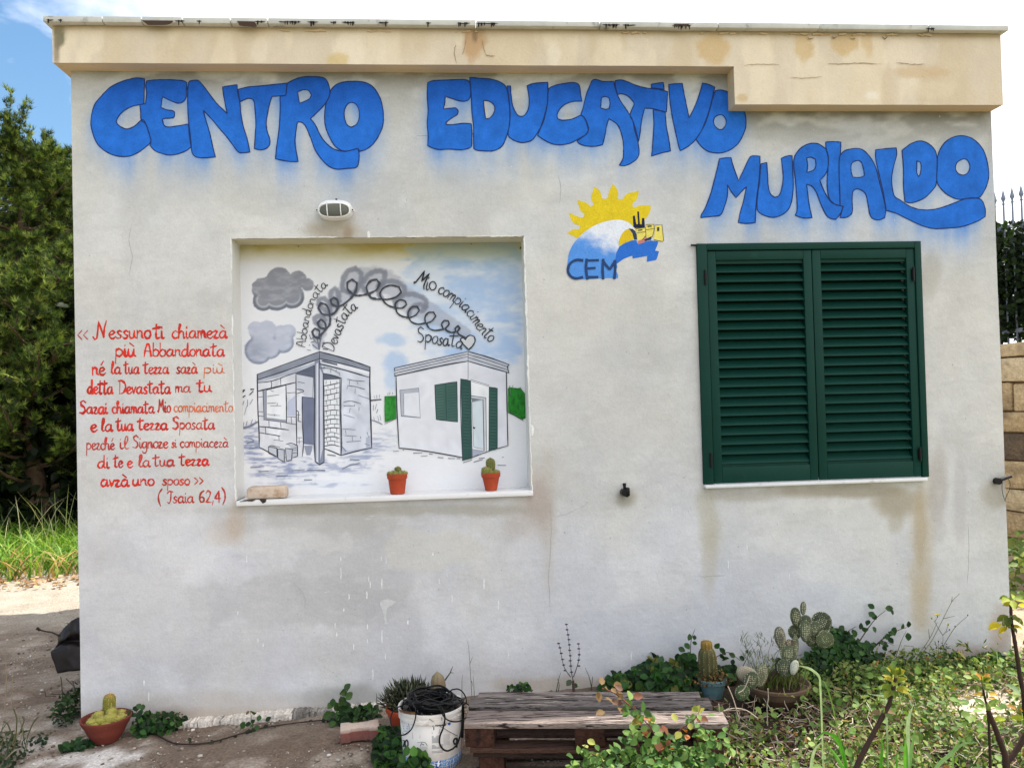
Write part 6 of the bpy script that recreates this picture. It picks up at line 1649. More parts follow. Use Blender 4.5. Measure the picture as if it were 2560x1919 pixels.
pt.stroke(cbk([(575, 1240), (555, 1260), (548, 1300), (560, 1340), (580, 1345), (592, 1310), (590, 1260), (575, 1240)]), 3.4, (36, 46, 56))
pt.stroke(cbk([(1310, 1215), (1285, 1222), (1272, 1260), (1285, 1300), (1310, 1295), (1322, 1250), (1310, 1215)]), 4.2, (30, 36, 44)); pt.stroke(cbk([(1325, 1215), (1322, 1290), (1318, 1345)]), 4, (30, 36, 44))
pt.fill(cbk([(1190, 975), (1215, 965), (1228, 985), (1222, 1015), (1200, 1022), (1183, 1000)]), (), (40, 116, 200))
pt.stroke(cbk([(510, 960), (560, 950), (600, 1000), (612, 1080), (590, 1140), (545, 1170), (512, 1130)]), 1.2, (120, 140, 156))
for y in (1035, 1060, 1075, 1105): pt.stroke(cbk([(525, y), (590, y)]), 1.4, (140, 170, 196), smooth=False)
pt.fill(cbk([(585, 1370), (610, 1358), (632, 1375), (630, 1402), (600, 1410), (584, 1392)]), (), (84, 70, 60))
pt.fill(cbk([(860, 1650), (950, 1590), (1050, 1640), (1060, 1680), (860, 1680)]), (), (36, 84, 160), smooth=False); pt.stroke(cbk([(900, 1622), (950, 1600), (1000, 1622)]), 3, (220, 228, 240), smooth=False)
pt.build('print', MAT['mural'], bk)
# drips of white paint under the rim
pt = Paint(-.0022); pt.map = on_bucket
pt.fill(cbk([(725,880),(820,872),(1000,876),(1090,880),(1095,925),(1060,930),(1000,945),(930,925),(900,935),(890,965),(830,978),(770,968),(735,930)]), (), (232, 230, 226))
for P in ([(800, 840), (802, 885)], [(735, 800), (745, 850)], [(942, 850), (948, 880)], [(1095, 910), (1098, 950)], [(900, 905), (920, 920)]): pt.stroke(cbk(P), 2.4, (90, 84, 78), taper=(1, .4))
pt.Y0 = -.0086; pt.fill(cbk([(462,780),(520,800),(600,815),(700,822),(700,850),(690,868),(575,852),(480,826)]), (), (122, 92, 66)); pt.stroke(cbk([(740, 830), (744, 862)]), 1.6, (40, 34, 30)); pt.stroke(cbk([(1130, 800), (1136, 840)]), 1.6, (60, 54, 50)); pt.stroke(cbk([(1240, 770), (1246, 800)]), 1.6, (60, 54, 50)); pt.stroke(cbk([(1262, 764), (1268, 794)]), 1.6, (60, 54, 50))
pt.build('paint_splash', MAT['mural'], bk)
b = MB(); b.tube(on_bucket(cbk([(905, 925), (1050, 1020), (1200, 1110), (1330, 1180)]), np.array([-.004] * 4)), .0012, 6, col=lin((120, 118, 116))); b.build('wire_handle', MAT['stem'], bk)

cab = thing('cable_coil', C0 + Vector((0, 0, Hb)), 'tangle of black electric cable heaped in the white bucket with loops hanging over its rim', 'cable')
r2 = np.random.default_rng(5)
for i in range(26):
    a0 = r2.uniform(0, 6.28); tilt = r2.uniform(-.09, .09); rr = r2.uniform(.062, .112); ox, oy = r2.uniform(-.014, .014, 2); zz = Hb - .03 + i * .0024
    pts = [C0 + Vector((ox + rr * math.cos(a0 + a) * (1 + .08 * math.sin(3 * a + i)), oy + rr * math.sin(a0 + a), zz + tilt * rr * math.cos(a + i) * 3 + .004 * math.sin(5 * a))) for a in np.linspace(0, 6.0, 40)]
    b = MB(); b.tube(pts, .0042, 8); b.build('cable', MAT['black'], cab, smooth=True)
b = MB()
b.lathe(C0 + Vector((0, 0, Hb - .068)), [(.120, .02), (.1, .05), (.06, .062), (.001, .064)], 24); b.build('cable_core', MAT['black'], cab)
def hang(P, Ys, r_=.0028, name='cable_loop'):
    Q = crom([tuple(W(x / 5.943 + 920, y / 5.943 + 1640, Yq)) for (x, y), Yq in zip(P, Ys)], n=6)
    b = MB(); b.tube(Q, r_, 8); b.build(name, MAT['black'], cab, smooth=True)
yf_ = Yb - Rt - .012
hang([(660, 700), (705, 770), (708, 900), (650, 1070), (560, 1150), (490, 1165), (400, 1120), (345, 1000), (345, 880), (400, 780), (520, 720)], [yf_ + .05, yf_, yf_, yf_, yf_ + .01, yf_ + .03, yf_ + .06, yf_ + .09, yf_ + .1, yf_ + .1, yf_ + .1])
hang([(1000, 690), (1060, 760), (1120, 880), (1200, 950), (1320, 968), (1440, 920), (1512, 820), (1500, 725), (1420, 680), (1300, 690)], [yf_ + .06, yf_, yf_, yf_, yf_ + .02, yf_ + .06, yf_ + .08, yf_ + .1, yf_ + .12, yf_ + .1])
hang([(1180, 600), (1190, 545), (1250, 492), (1330, 482), (1400, 520), (1450, 600), (1465, 680), (1420, 720)], [Yb, Yb, Yb - .02, Yb - .02, Yb - .02, Yb - .02, Yb - .03, Yb - .03])
hang([(1040, 700), (1100, 770), (1142, 900), (1120, 1050), (1070, 1180), (1065, 1290), (1110, 1370), (1180, 1400), (1260, 1370), (1330, 1290), (1385, 1100), (1400, 900), (1405, 700), (1350, 640)], [yf_ + .06] + [yf_] * 8 + [yf_ + .03, yf_ + .06, yf_ + .09, yf_ + .09, yf_ + .12], .0036)
hang([(600, 720), (760, 690), (900, 640), (1100, 690), (1250, 710), (1400, 670), (1430, 620)], [Yb - .08, Yb - .1, Yb - .08, Yb - .1, Yb - .1, Yb - .06, Yb - .02], .0036)
hang([(540, 700), (640, 620), (800, 575), (950, 640), (1100, 600), (1300, 600), (1420, 640)], [Yb - .05, Yb, Yb + .03, Yb, Yb + .03, Yb + .02, Yb - .02], .0036)
hang([(1395, 640), (1410, 800), (1405, 1000), (1400, 1200)], [Yb - .03] * 4, .006)

# ------------------------------------------------------------------ pallets
a_ = H(1160, 1807, .285); b_ = H(1822, 1808, .285); ex = (b_ - a_); LP = ex.length; ex.normalize(); ey = Vector((-ex.y, ex.x, 0)); rp = Matrix.Rotation(math.atan2(ex.y, ex.x), 4, 'Z')
pal1 = thing('wooden_pallet', a_ + ex * LP / 2 - Vector((0, 0, .13)), 'weathered wooden pallet with grey and pinkish boards lying in front of the wall', 'pallet', 'stacked pallets')
pal2 = thing('wooden_pallet', a_ + ex * LP / 2 - Vector((0, 0, .25)), 'dark pallet mostly hidden beneath the weathered one', 'pallet', 'stacked pallets')
def board(parent, name, x0, x1, y0, y1, z0, z1, col, mat='wood', jit=.002, bev=.003):
    b = MB(); n_ = max(2, int((x1 - x0) / .05)); xs_ = np.linspace(x0, x1, n_ + 1); vs = []
    for i, x in enumerate(xs_):
        for (y, z) in ((y0, z0), (y1, z0), (y1, z1), (y0, z1)):
            p = a_ + ex * x + ey * (y + rng.uniform(-jit, jit)); vs.append((p.x, p.y, z + rng.uniform(-jit, jit) * .6))
    fs = [(i * 4 + k, (i + 1) * 4 + k, (i + 1) * 4 + (k + 1) % 4, i * 4 + (k + 1) % 4) for i in range(n_) for k in range(4)] + [(3, 2, 1, 0)[::-1], tuple(n_ * 4 + k for k in range(4))]
    c_ = lin(np.array(col))
    b.add(vs, fs, c_)
    bm_o = b.build(name, MAT[mat], parent)
    bm = bmesh.new(); bm.from_mesh(bm_o.data); bmesh.ops.recalc_face_normals(bm, faces=bm.faces); bm.to_mesh(bm_o.data); bm.free()
    return bevel(bm_o, bev, 2, .9)
board(pal1, 'top_board', 0, LP, 0, .132, .264, .285, (148, 134, 126))
board(pal1, 'top_board', -.005, LP - .03, .178, .276, .264, .285, (120, 112, 108))
board(pal1, 'top_board', .02, LP - .06, .284, .345, .262, .284, (146, 136, 130))
ck = MB()
for i in range(190):      # open grain and splits in the top boards
    y_ = rng.choice([rng.uniform(.006, .126), rng.uniform(.184, .27), rng.uniform(.29, .34)]); x_ = rng.uniform(.01, LP - .1); l_ = rng.uniform(.02, .16); w_ = rng.uniform(.0006, .0022); zt2 = .2862 if y_ < .28 else .2852
    p = [a_ + ex * (x_ + l_ * k) + ey * (y_ + rng.normal(0, .0012) + s_ * w_ * (1 - abs(2 * k - 1) ** 2)) for s_ in (-1, 1) for k in (0, .33, .66, 1)]
    ck.add([(q.x, q.y, zt2) for q in p], [(0, 1, 5, 4), (1, 2, 6, 5), (2, 3, 7, 6)], lin(np.array([(36, 28, 27), (54, 44, 42), (196, 182, 170)][rng.choice(3, p=[.5, .3, .2])])))
ck.build('wood_split', MAT['dry'], pal1, kind='stuff')
for x in (.0, .43, LP - .13):
    for y in (.006, .24):
        b = MB(); c_ = a_ + ex * (x + .058) + ey * (y + .05); b.box((c_.x, c_.y, .2265), (.115, .10, .073), rp, jit=.002); bevel(b.build('block', MAT['osb'], pal1), .004)
for y0_, y1_ in ((.002, .085), (.24, .33)): board(pal1, 'bottom_board', .02, LP - .02, y0_, y1_, .168, .188, (84, 62, 52))
board(pal2, 'top_board', .03, LP - .01, .02, .12, .146, .165, (60, 48, 42)); board(pal2, 'top_board', .03, LP - .01, .2, .3, .146, .165, (84, 68, 60))
for x in (.05, .46, LP - .12):
    for y in (.03, .22):
        b = MB(); c_ = a_ + ex * (x + .05) + ey * (y + .05); b.box((c_.x, c_.y, .108), (.1, .1, .073), rp, jit=.002); bevel(b.build('block', MAT['osb'], pal2), .004)
board(pal2, 'bottom_board', .03, LP, .02, .12, .05, .07, (120, 100, 88)); board(pal2, 'bottom_board', .03, LP, .22, .32, .05, .07, (100, 84, 74))
# ------------------------------------------------------------------ pots behind the bucket and pallet
# spiky rosette plant with an old cactus stump in an orange pot
cp_ = Vector((W(1022, 1780, -.36).x, -.36, float(gz(.0)) + .003))
t = thing('spiky_plant_pot', cp_, 'orange pot of dense grey-green spiky leaves standing behind the white bucket', 'potted plant')
pot(t, cp_, .105, .075, .11, .02, MAT['terracotta'])
n = 1100; c0 = cp_ + Vector((.01, 0, .10)); a = rng.uniform(0, 6.28, n); el = rng.uniform(.05, 1.45, n)
D = np.stack([np.cos(a) * np.cos(el), np.sin(a) * np.cos(el), np.sin(el)], 1); R0 = np.array([.135, .10, .105])
P0 = np.array(c0)[None] + D * R0 * rng.uniform(.25, 1.0, (n, 1)); L_ = rng.uniform(.035, .06, n)[:, None]; D2 = D + np.array([0, 0, .6]) + rng.normal(0, .22, (n, 3)); D2 /= np.linalg.norm(D2, axis=1)[:, None]
S_ = np.cross(D2, rng.normal(0, 1, (n, 3))); S_ /= np.linalg.norm(S_, axis=1)[:, None]; T_ = np.cross(D2, S_)
V_ = np.stack([P0 + S_ * .0042, P0 - S_ * .0042, P0 + T_ * .003, P0 + D2 * L_ * .6 + S_ * .003, P0 + D2 * L_ * .6 - S_ * .003, P0 + D2 * L_], 1)
ft = np.array([(0, 3, 4), (0, 4, 1), (3, 5, 4), (0, 2, 3), (2, 1, 4), (2, 4, 3)])
F = (ft[None] + (np.arange(n) * 6)[:, None, None]).reshape(-1, 3)
link('foliage', np_mesh('foliage', V_.reshape(-1, 3) - np.array(cp_), F, np.repeat(pal(n, [(84, 92, 72), (66, 76, 60), (124, 130, 104), (96, 90, 78)]), 6, 0), MAT['leaf'], False), t, kind='stuff')
cs_ = W(1095, 1729, -.40); st_ = thing('cactus_stump', cs_ - Vector((0, 0, .16)), 'brown corky old cactus stump rising behind the bucket rim', 'cactus')
cactus_col(st_, cs_ - Vector((0, 0, .16)), .034, .255, (122, 104, 82), 9, tip=(150, 146, 110), spines=False)
b = MB(); b.tube([W(1112, 1700, -.4), W(1126, 1680, -.4), W(1132, 1664, -.4)], [.004, .003, .001], 6, col=lin((80, 84, 72))); b.tube([W(1126, 1680, -.4), W(1134, 1681, -.4)], [.002, .001], 5, col=lin((80, 84, 72))); b.build('shoot', MAT['stem'], st_)

# teal pot with a yellowing columnar cactus
ct = Vector((W(1782, 1740, -.25).x, -.25, float(gz(1.2)) + .003))
t = thing('teal_cactus_pot', ct, 'chipped teal pot with a yellowing columnar cactus behind the right end of the pallet', 'potted cactus')
b = MB(); b.lathe(ct, [(.040, 0), (.043, .002), (.054, .035), (.064, .07), (.068, .073), (.070, .092), (.066, .094), (.062, .085), (.001, .08)], 40); b.build('pot', MAT['teal'], t, smooth=.7)
b = MB(); b.lathe(ct + Vector((0, 0, .081)), [(.060, 0), (.001, .006)], 20); b.build('soil', MAT['soil'], t)
top = ct + Vector((-.022, .0, .086))
cactus_col(t, top, .040, .165, (88, 86, 52), 11, tip=(120, 100, 50))
cactus_col(t, top + Vector((-.002, 0, .138)), .027, .054, (142, 112, 50), 10, tip=(128, 104, 54), name='cactus_ball')
n = 620; P = np.array(top)[None] + rng.normal(0, 1, (n, 3)) * np.array([.040, .026, .018]) + [.014, -.02, .008]
P[:, 2] = np.maximum(P[:, 2], top.z - .01)
mass('debris', P, .012, pal(n, [(110, 88, 46), (76, 72, 38), (134, 106, 56), (84, 56, 34)]), t, spread=1.0, mat=MAT['stem'])

# clay bowl with the prickly pear
cbp = Vector((W(1943, 1765, -.44).x, -.44, float(gz(1.5)) + .004))
t = thing('prickly_pear_bowl', cbp, 'wide weathered clay bowl with a spotted prickly pear near the wall', 'potted cactus')
b = MB(); b.lathe(cbp, [(.055, 0), (.06, .003), (.1, .04), (.134, .072), (.146, .098), (.151, .103), (.152, .116), (.145, .119), (.139, .112), (.132, .1), (.001, .096)], 48); b.build('bowl', MAT['clay'], t, smooth=.7)
b = MB(); b.lathe(cbp + Vector((0, 0, .103)), [(.130, -.006), (.001, .006)], 24); b.build('soil', MAT['soil'], t)
def pad(parent, cu, cv, w, h, ang=0, Y=-.5, col=(58, 68, 44), thick=.14, edge=0.0, mat='pear'):
    k = (Y - CAM[1]) / FPX / 3.687 * 1.0
    c = W(cu / 3.687 + 1500, cv / 3.687 + 1460, Y); w_, h_ = w * k * 1.34, h * k * 1.24; Y = Y + .09
    if edge: w_ = h_ * .75
    bm = bmesh.new(); bmesh.ops.create_uvsphere(bm, u_segments=20, v_segments=12, radius=.5)
    for v in bm.verts:
        zz = v.co.z
        v.co.x *= w_ * (1 + .22 * zz) ; v.co.y *= max(w_, h_) * thick * (1 - .2 * zz); v.co.z = zz * h_
        v.co.y += .12 * w_ * (v.co.x / w_) ** 2
    me = bpy.data.meshes.new('pad'); bm.to_mesh(me); bm.free()
    for p in me.polygons: p.use_smooth = True
    a = me.color_attributes.new('Col', 'FLOAT_COLOR', 'POINT'); cc = np.ones((len(me.vertices), 4), np.float32); cc[:, :3] = lin(np.array(col) + rng.uniform(-7, 7)); a.data.foreach_set('color', cc.ravel())
    me.materials.append(MAT[mat])
    o = link('pad', me, parent, loc=c - parent.location)
    o.rotation_euler = (rng.uniform(-.12, .12), math.radians(ang), math.radians(edge if edge else rng.uniform(-12, 12)))
    return o
for P in [(1873, 220, 45, 105, 4, -.50, (88, 92, 76), .3), (1805, 305, 80, 158, -6, -.50), (1895, 345, 88, 104, 10, -.47), (2038, 362, 148, 180, 26, -.46, (44, 56, 34), .1), (1978, 412, 98, 122, 12, -.50), (1893, 432, 84, 165, 4, -.53), (1798, 440, 100, 118, -14, -.49), (1962, 508, 118, 120, 28, -.49), (2072, 508, 126, 136, 60, -.52, (74, 84, 50), .12), (1660, 490, 80, 172, -8, -.52, (92, 90, 78), .2), (1738, 640, 132, 132, 4, -.52), (1794, 590, 60, 200, 6, -.50, (84, 90, 66), .25), (1740, 545, 60, 60, 70, -.5, (96, 80, 66), .4), (1700, 772, 108, 132, -4, -.54), (1790, 765, 60, 118, 16, -.56, (196, 196, 180), .3), (1640, 722, 56, 82, 10, -.50), (1352, 832, 150, 124, 20, -.60, (156, 142, 122), .25), (1398, 884, 112, 134, 6, -.64), (1486, 842, 100, 176, 12, -.60, (96, 96, 72), .2), (1312, 1000, 108, 128, 12, -.66, (66, 84, 48), .14)]:
    pad(t, *P)
b = MB(); b.tube([cbp + Vector((-.06, 0, .1)), W(1975, 1640, -.5), W(1985, 1600, -.5)], [.018, .016, .012], 8, col=lin((92, 76, 60))); b.build('woody_stem', MAT['stem'], t, smooth=True)
n = 130; bp = np.array(cbp)[None] + np.stack([rng.uniform(-.09, .1, n), rng.uniform(-.08, .08, n), np.full(n, .105)], 1)
blades('grass_tuft', bp, .13, .005, pal(n, [(96, 112, 52), (120, 130, 70), (74, 90, 44)]), t, lean=.3, droop=.5)

# ------------------------------------------------------------------ brambles and weeds along the wall
def T(name, u, v, label, cat, group=None):
    p = G(u, v); return thing(name, Vector((p.x, p.y, float(gz(p.x)))), label, cat, group)
bush = T('bramble', 1650, 1745, 'dark green bramble along the wall behind the pallet', 'bramble')
P = np.concatenate([ell(1580, 1715, -.10, 62, 26, .07, 420), ell(1640, 1700, -.13, 60, 40, .09, 520), ell(1715, 1690, -.12, 40, 46, .08, 360), ell(1540, 1722, -.14, 30, 18, .06, 120), ell(1800, 1690, -.08, 50, 22, .05, 130), ell(1700, 1725, -.2, 100, 18, .07, 300)])
mass('foliage', P, .042, pal(len(P), DARK + [(56, 92, 44), (120, 120, 60)], [.28, .26, .16, .14, .12, .04]), bush, nrm=(-.1, -.9, .55), spread=.4, aspect=1.1)
DL = [(44, 74, 36), (56, 88, 42), (36, 60, 34), (66, 92, 56)]
spray(bush, [W(1690, 1720, -.1), W(1722, 1655, -.1), W(1728, 1600, -.1), W(1738, 1570, -.1)], 9, .032, DL, .003, .001, nrm=(0, -1, .3))
spray(bush, [W(1640, 1700, -.08), W(1640, 1665, -.08), W(1648, 1655, -.08)], 4, .045, DL, .003, .001, nrm=(0, -1, .3))
spray(bush, [W(1785, 1690, -.06), W(1792, 1640, -.06), W(1822, 1630, -.06), W(1850, 1650, -.06)], 10, .033, DL, .003, .001, nrm=(0, -1, .3))
spray(bush, [W(1835, 1720, -.12), W(1855, 1670, -.12), W(1876, 1628, -.12)], 4, .022, DL, .0035, .001, nrm=(0, -1, .3))
spray(bush, [W(1570, 1735, -.1), W(1640, 1690, -.14), W(1700, 1660, -.14), W(1740, 1680, -.14)], 8, .045, DL, .004, .002, nrm=(0, -1, .4))
spray(bush, [W(1650, 1735, -.2), W(1545, 1722, -.16), W(1512, 1700, -.14)], 8, .05, DL, .004, .002, nrm=(0, -1, .4))

b2 = T('bramble', 2120, 1720, 'tall dark bramble mound against the wall right of the prickly pear', 'bramble')
P = np.concatenate([ell(2110, 1650, -.12, 88, 58, .1, 900), ell(2050, 1680, -.2, 50, 50, .1, 420), ell(2180, 1690, -.14, 72, 48, .1, 560), ell(2100, 1720, -.28, 130, 34, .12, 600), ell(2090, 1595, -.08, 40, 22, .05, 120), ell(2260, 1720, -.12, 60, 20, .06, 160)])
mass('foliage', P, .034, pal(len(P), DARK + [(50, 76, 42)], [.28, .28, .2, .12, .12]), b2, nrm=(.1, -.9, .6), spread=.45, aspect=1.1)
for pts, n_ in (([(2150, 1600), (2170, 1570), (2190, 1545), (2214, 1525)], 11), ([(2185, 1615), (2215, 1590), (2245, 1575), (2268, 1567)], 11), ([(2100, 1610), (2118, 1580), (2140, 1565)], 8), ([(2190, 1632), (2240, 1640), (2300, 1660), (2350, 1668)], 9), ([(2160, 1640), (2205, 1600), (2235, 1612)], 8), ([(2080, 1600), (2092, 1572), (2102, 1568)], 6)):
    spray(b2, [W(u, v, -.07) for u, v in pts], n_, .034, DL, .003, .001, nrm=(0, -1, .35), side=.016)
b3 = T('bramble', 2440, 1665, 'low bramble trailing along the foot of the wall at its right end', 'bramble')
P = np.concatenate([ell(2390, 1672, -.08, 70, 20, .06, 260), ell(2480, 1660, -.1, 60, 18, .07, 260), ell(2320, 1690, -.14, 60, 22, .08, 260)])
mass('foliage', P, .036, pal(len(P), DARK + [(86, 106, 60)], [.2, .26, .1, .24, .2]), b3, nrm=(.1, -.7, .7), spread=.5, aspect=1.1)
spray(b3, [W(2360, 1670, -.06), W(2385, 1640, -.06), W(2395, 1622, -.06)], 7, .036, DL, .003, .001, nrm=(0, -1, .3))
spray(b3, [W(2440, 1690, -.1), W(2420, 1655, -.08), W(2400, 1640, -.08)], 5, .036, DL, .003, .001, nrm=(0, -1, .3))

# whorled dry mint stems, thin grasses
wd = T('whorled_weed', 1435, 1735, 'leafless weed with bead-like whorls on three thin stems behind the pallet', 'weed')
w5 = lambda x, y, Y=-.08: W(x / 7.373 + 1340, y / 7.373 + 1530, Y)
for pts in ([(415, 570), (440, 650), (480, 860), (530, 1030), (640, 1190)], [(560, 215), (590, 420), (615, 640), (635, 880), (650, 1080), (685, 1260)], [(780, 575), (795, 680), (790, 860), (750, 1020), (690, 1190)]):
    Q = crom([tuple(w5(*q)) for q in pts], n=6); b = MB(); b.tube(Q, np.linspace(.0011, .0024, len(Q)), 6, col=lin((78, 72, 76))); b.build('stem', MAT['stem'], wd)
for (x, y) in [(415, 570), (440, 650), (465, 752), (487, 862), (510, 968), (535, 1068), (560, 220), (572, 318), (590, 410), (607, 498), (614, 594), (620, 695), (631, 795), (630, 888), (640, 985), (655, 1098), (780, 578), (788, 668), (795, 778), (788, 875), (788, 985)]:
    b = MB(); c_ = w5(x, y); b.lathe(c_ - Vector((0, 0, .003)), [(.001, 0), (.007, .001), (.0085, .003), (.006, .0055), (.001, .007)], 8, col=lin((72, 64, 72))); b.build('whorl', MAT['stem'], wd)
b = MB(); b.tube([w5(685, 1255), w5(690, 1380), w5(700, 1480)], [.006, .0065, .007], 8, col=lin((84, 62, 58))); b.build('stem', MAT['stem'], wd)
leaf_obj(wd, w5(650, 1240), .045, (84, 96, 74), (0, -1, .2)); leaf_obj(wd, w5(770, 1370), .03, (58, 84, 44), (0, -1, .2), .1)
def thin(name, lines, label, cat, col=(74, 78, 58), r=.0016, Y=-.1):
    p = W(*lines[0][0], Y); t = thing(name, Vector((p.x, p.y, float(gz(p.x)))), label, cat)
    for L in lines:
        b = MB(); Q = crom([tuple(W(*q, Y)) for q in L], n=5); b.tube(Q, np.linspace(r, r * .35, len(Q)), 5, col=lin(col)); b.build('stem', MAT['stem'], t)
    return t
thin('grass_sprout', [[(1388, 1745), (1396, 1700), (1402, 1680)], [(1392, 1745), (1398, 1712), (1393, 1695)], [(1480, 1725), (1474, 1695), (1463, 1668)], [(1478, 1725), (1482, 1690)], [(1370, 1730), (1380, 1724), (1376, 1745)]], 'few thin grass blades beside the whorled weed', 'grass', r=.0028)
P = ell(1300, 1722, -.08, 34, 8, .03, 70)
wl_ = T('wall_foot_weed', 1300, 1735, 'tiny dark creeping weed at the wall foot behind the left half of the pallet', 'weed'); mass('foliage', P, .024, pal(70, DARK), wl_, nrm=(0, -.8, .6))
thin('dry_stalk', [[(1180, 1745), (1176, 1680), (1172, 1620), (1168, 1600)], [(1174, 1660), (1182, 1640)], [(1186, 1745), (1184, 1700), (1183, 1688)], [(1155, 1745), (1155, 1700), (1157, 1686)], [(1178, 1700), (1183, 1715)]], 'thin dry stalks against the wall right of the bucket', 'stalk', (92, 90, 76), .0016)
fw = T('hawkweed', 2340, 1690, 'spindly weed with two yellow flowers in front of the wall at the right', 'weed')
f6 = lambda x, y, Y=-.12: W(x / 3.6125 + 2000, y / 3.6125 + 1460, Y)
for L in ([(1230, 740), (1260, 640), (1290, 520), (1290, 460)], [(1290, 460), (1240, 380), (1215, 330)], [(1215, 340), (1240, 300)], [(1290, 560), (1400, 390), (1520, 280)], [(1290, 460), (1320, 420), (1335, 370)], [(1320, 430), (1350, 415)], [(1040, 680), (1170, 490), (1240, 340)], [(1090, 640), (1200, 490), (1370, 160), (1440, 85)], [(1370, 160), (1375, 110)], [(1170, 490), (1160, 400)], [(1230, 740), (1250, 600), (1250, 515)], [(870, 640), (920, 500), (960, 420)], [(1290, 310), (1400, 285)], [(940, 552), (1030, 560)]):
    b = MB(); Q = crom([tuple(f6(*q)) for q in L], n=5); b.tube(Q, np.linspace(.0019, .0009, len(Q)), 5, col=lin((104, 104, 84))); b.build('stem', MAT['stem'], fw)
for (x, y, r_) in ((1242, 288, .017), (1338, 362, .010)):
    b = MB(); c_ = f6(x, y)
    for i in range(14):
        a = i * .449; e_ = c_ + Vector((r_ * math.cos(a), r_ * .5 * math.sin(a), r_ * .55)); s_ = Vector((-math.sin(a), math.cos(a) * .5, 0)) * r_ * .25
        b.add([c_, e_ - s_, e_ + s_], [(0, 1, 2)], lin((232, 206, 40)))
    b.lathe(c_ - Vector((0, 0, .006)), [(.001, 0), (.003, .002), (.0035, .007)], 6, col=lin((70, 80, 50))); b.build('flower', MAT['leaf'], fw)
for (x, y) in ((1190, 308), (1250, 515), (1400, 380), (1350, 410), (1515, 278)):
    b = MB(); b.lathe(f6(x, y) - Vector((0, 0, .004)), [(.0006, 0), (.003, .002), (.0026, .007), (.0006, .009)], 6, col=lin((70, 66, 58))); b.build('bud', MAT['stem'], fw)
n = 60; q = f6(1280, 590)
mass('leaflets', np.array(f6(1290, 575))[None] + rng.normal(0, 1, (n, 3)) * [.02, .01, .008], .009, pal(n, [(70, 82, 60)]), fw)
# ears of wild grass beside the pear
wg = thin('wild_grass', [[(1915, 1720), (1908, 1650), (1895, 1590), (1890, 1578)], [(1925, 1720), (1920, 1640), (1930, 1600)], [(1900, 1720), (1880, 1640), (1855, 1608)], [(1935, 1720), (1940, 1650), (1950, 1622)], [(1890, 1715), (1870, 1650), (1852, 1632)]], 'feathery wild grass between the teal pot and the prickly pear', 'grass', (104, 112, 84), .0018, -.3)
bb = []
for (u, v) in [(1895, 1592), (1905, 1615), (1928, 1610), (1870, 1618), (1862, 1600), (1948, 1628), (1900, 1640), (1870, 1640), (1935, 1650), (1912, 1680), (1885, 1670), (1895, 1700), (1930, 1690)]:
    c_ = np.array(W(u, v, -.3)); bb.append(c_[None] + rng.normal(0, 1, (14, 3)) * [.014, .01, .012])
bb = np.concatenate(bb); blades('ears', bb, .035, .0035, pal(len(bb), [(112, 120, 92), (92, 106, 70), (140, 144, 120)]), wg, lean=.9, droop=.2)
P = ell(1905, 1700, -.28, 46, 26, .06, 200); mass('foliage', P, .026, pal(200, [(62, 84, 46), (80, 100, 56)]), wg, nrm=(0, -.8, .6))

# plants at the left
l1 = T('bramble', 365, 1830, 'bramble shoot with round dark leaves right of the terracotta bowl', 'bramble')
spray(l1, [W(372, 1822, -.12), W(345, 1790, -.12), W(340, 1775, -.11), W(322, 1772, -.1)], 9, .034, DL, .003, .001, nrm=(0, -1, .5))
P = np.concatenate([ell(362, 1815, -.12, 26, 22, .05, 90), ell(410, 1806, -.1, 45, 20, .06, 170)]); mass('foliage', P, .03, pal(len(P), DARK), l1, nrm=(0, -.8, .6))
P = ell(410, 1795, -.09, 50, 14, .05, 260); mass('small_leaves', P, .012, pal(260, [(92, 100, 74), (110, 108, 84)]), l1, spread=.8)
rn = T('ground_runner', 560, 1840, 'thin dark bramble runner trailing on the ground from the bowl towards the bucket', 'bramble')
Q = [G(u, v) + Vector((0, 0, .012)) for u, v in ((385, 1838), (440, 1864), (520, 1862), (600, 1840), (660, 1824), (760, 1810), (850, 1802))]
spray(rn, Q, 16, .02, [(38, 46, 34), (46, 58, 38), (60, 50, 40)], .004, .003, scol=(52, 38, 34), side=.008, nrm=(0, -.3, 1))
l2 = T('seedling', 634, 1830, 'small upright seedling with round leaves growing through the runner', 'seedling')
spray(l2, [W(634, 1832, -.2), W(630, 1805, -.2), W(626, 1775, -.2)], 4, .028, DL, .002, .001, start=.0, nrm=(0, -1, .3)); leaf_obj(l2, W(624, 1777, -.2), .02, (112, 92, 60)); 
for (u, v) in ((612, 1803), (645, 1802), (664, 1802), (622, 1820), (650, 1818), (640, 1826), (628, 1808)): leaf_obj(l2, W(u, v, -.2), .03, DL[rng.integers(4)], (0, -.9, .5), .3)
l3 = T('nettle', 855, 1800, 'green nettle-like weed at the wall foot behind the paving block', 'weed')
spray(l3, [W(850, 1800, -.16), W(850, 1760, -.16), W(851, 1736, -.16)], 8, .045, [(64, 92, 48), (76, 104, 56), (52, 80, 44)], .003, .001, tri=True, nrm=(0, -.9, .5))
P = np.concatenate([ell(850, 1795, -.18, 26, 16, .05, 110), ell(905, 1785, -.14, 44, 16, .05, 170)]); mass('foliage', P, .028, pal(len(P), DARK + [(70, 86, 60)]), l3, nrm=(0, -.8, .6))
thin('grass_sprout', [[(944, 1780), (942, 1755), (941, 1732)], [(950, 1780), (945, 1765)]], 'single dark spiky sprout left of the spiky plant', 'grass', r=.003, Y=-.2)
l4 = T('leafy_weed', 975, 1890, 'lush dark green leafy weed between the paving block and the bucket', 'weed')
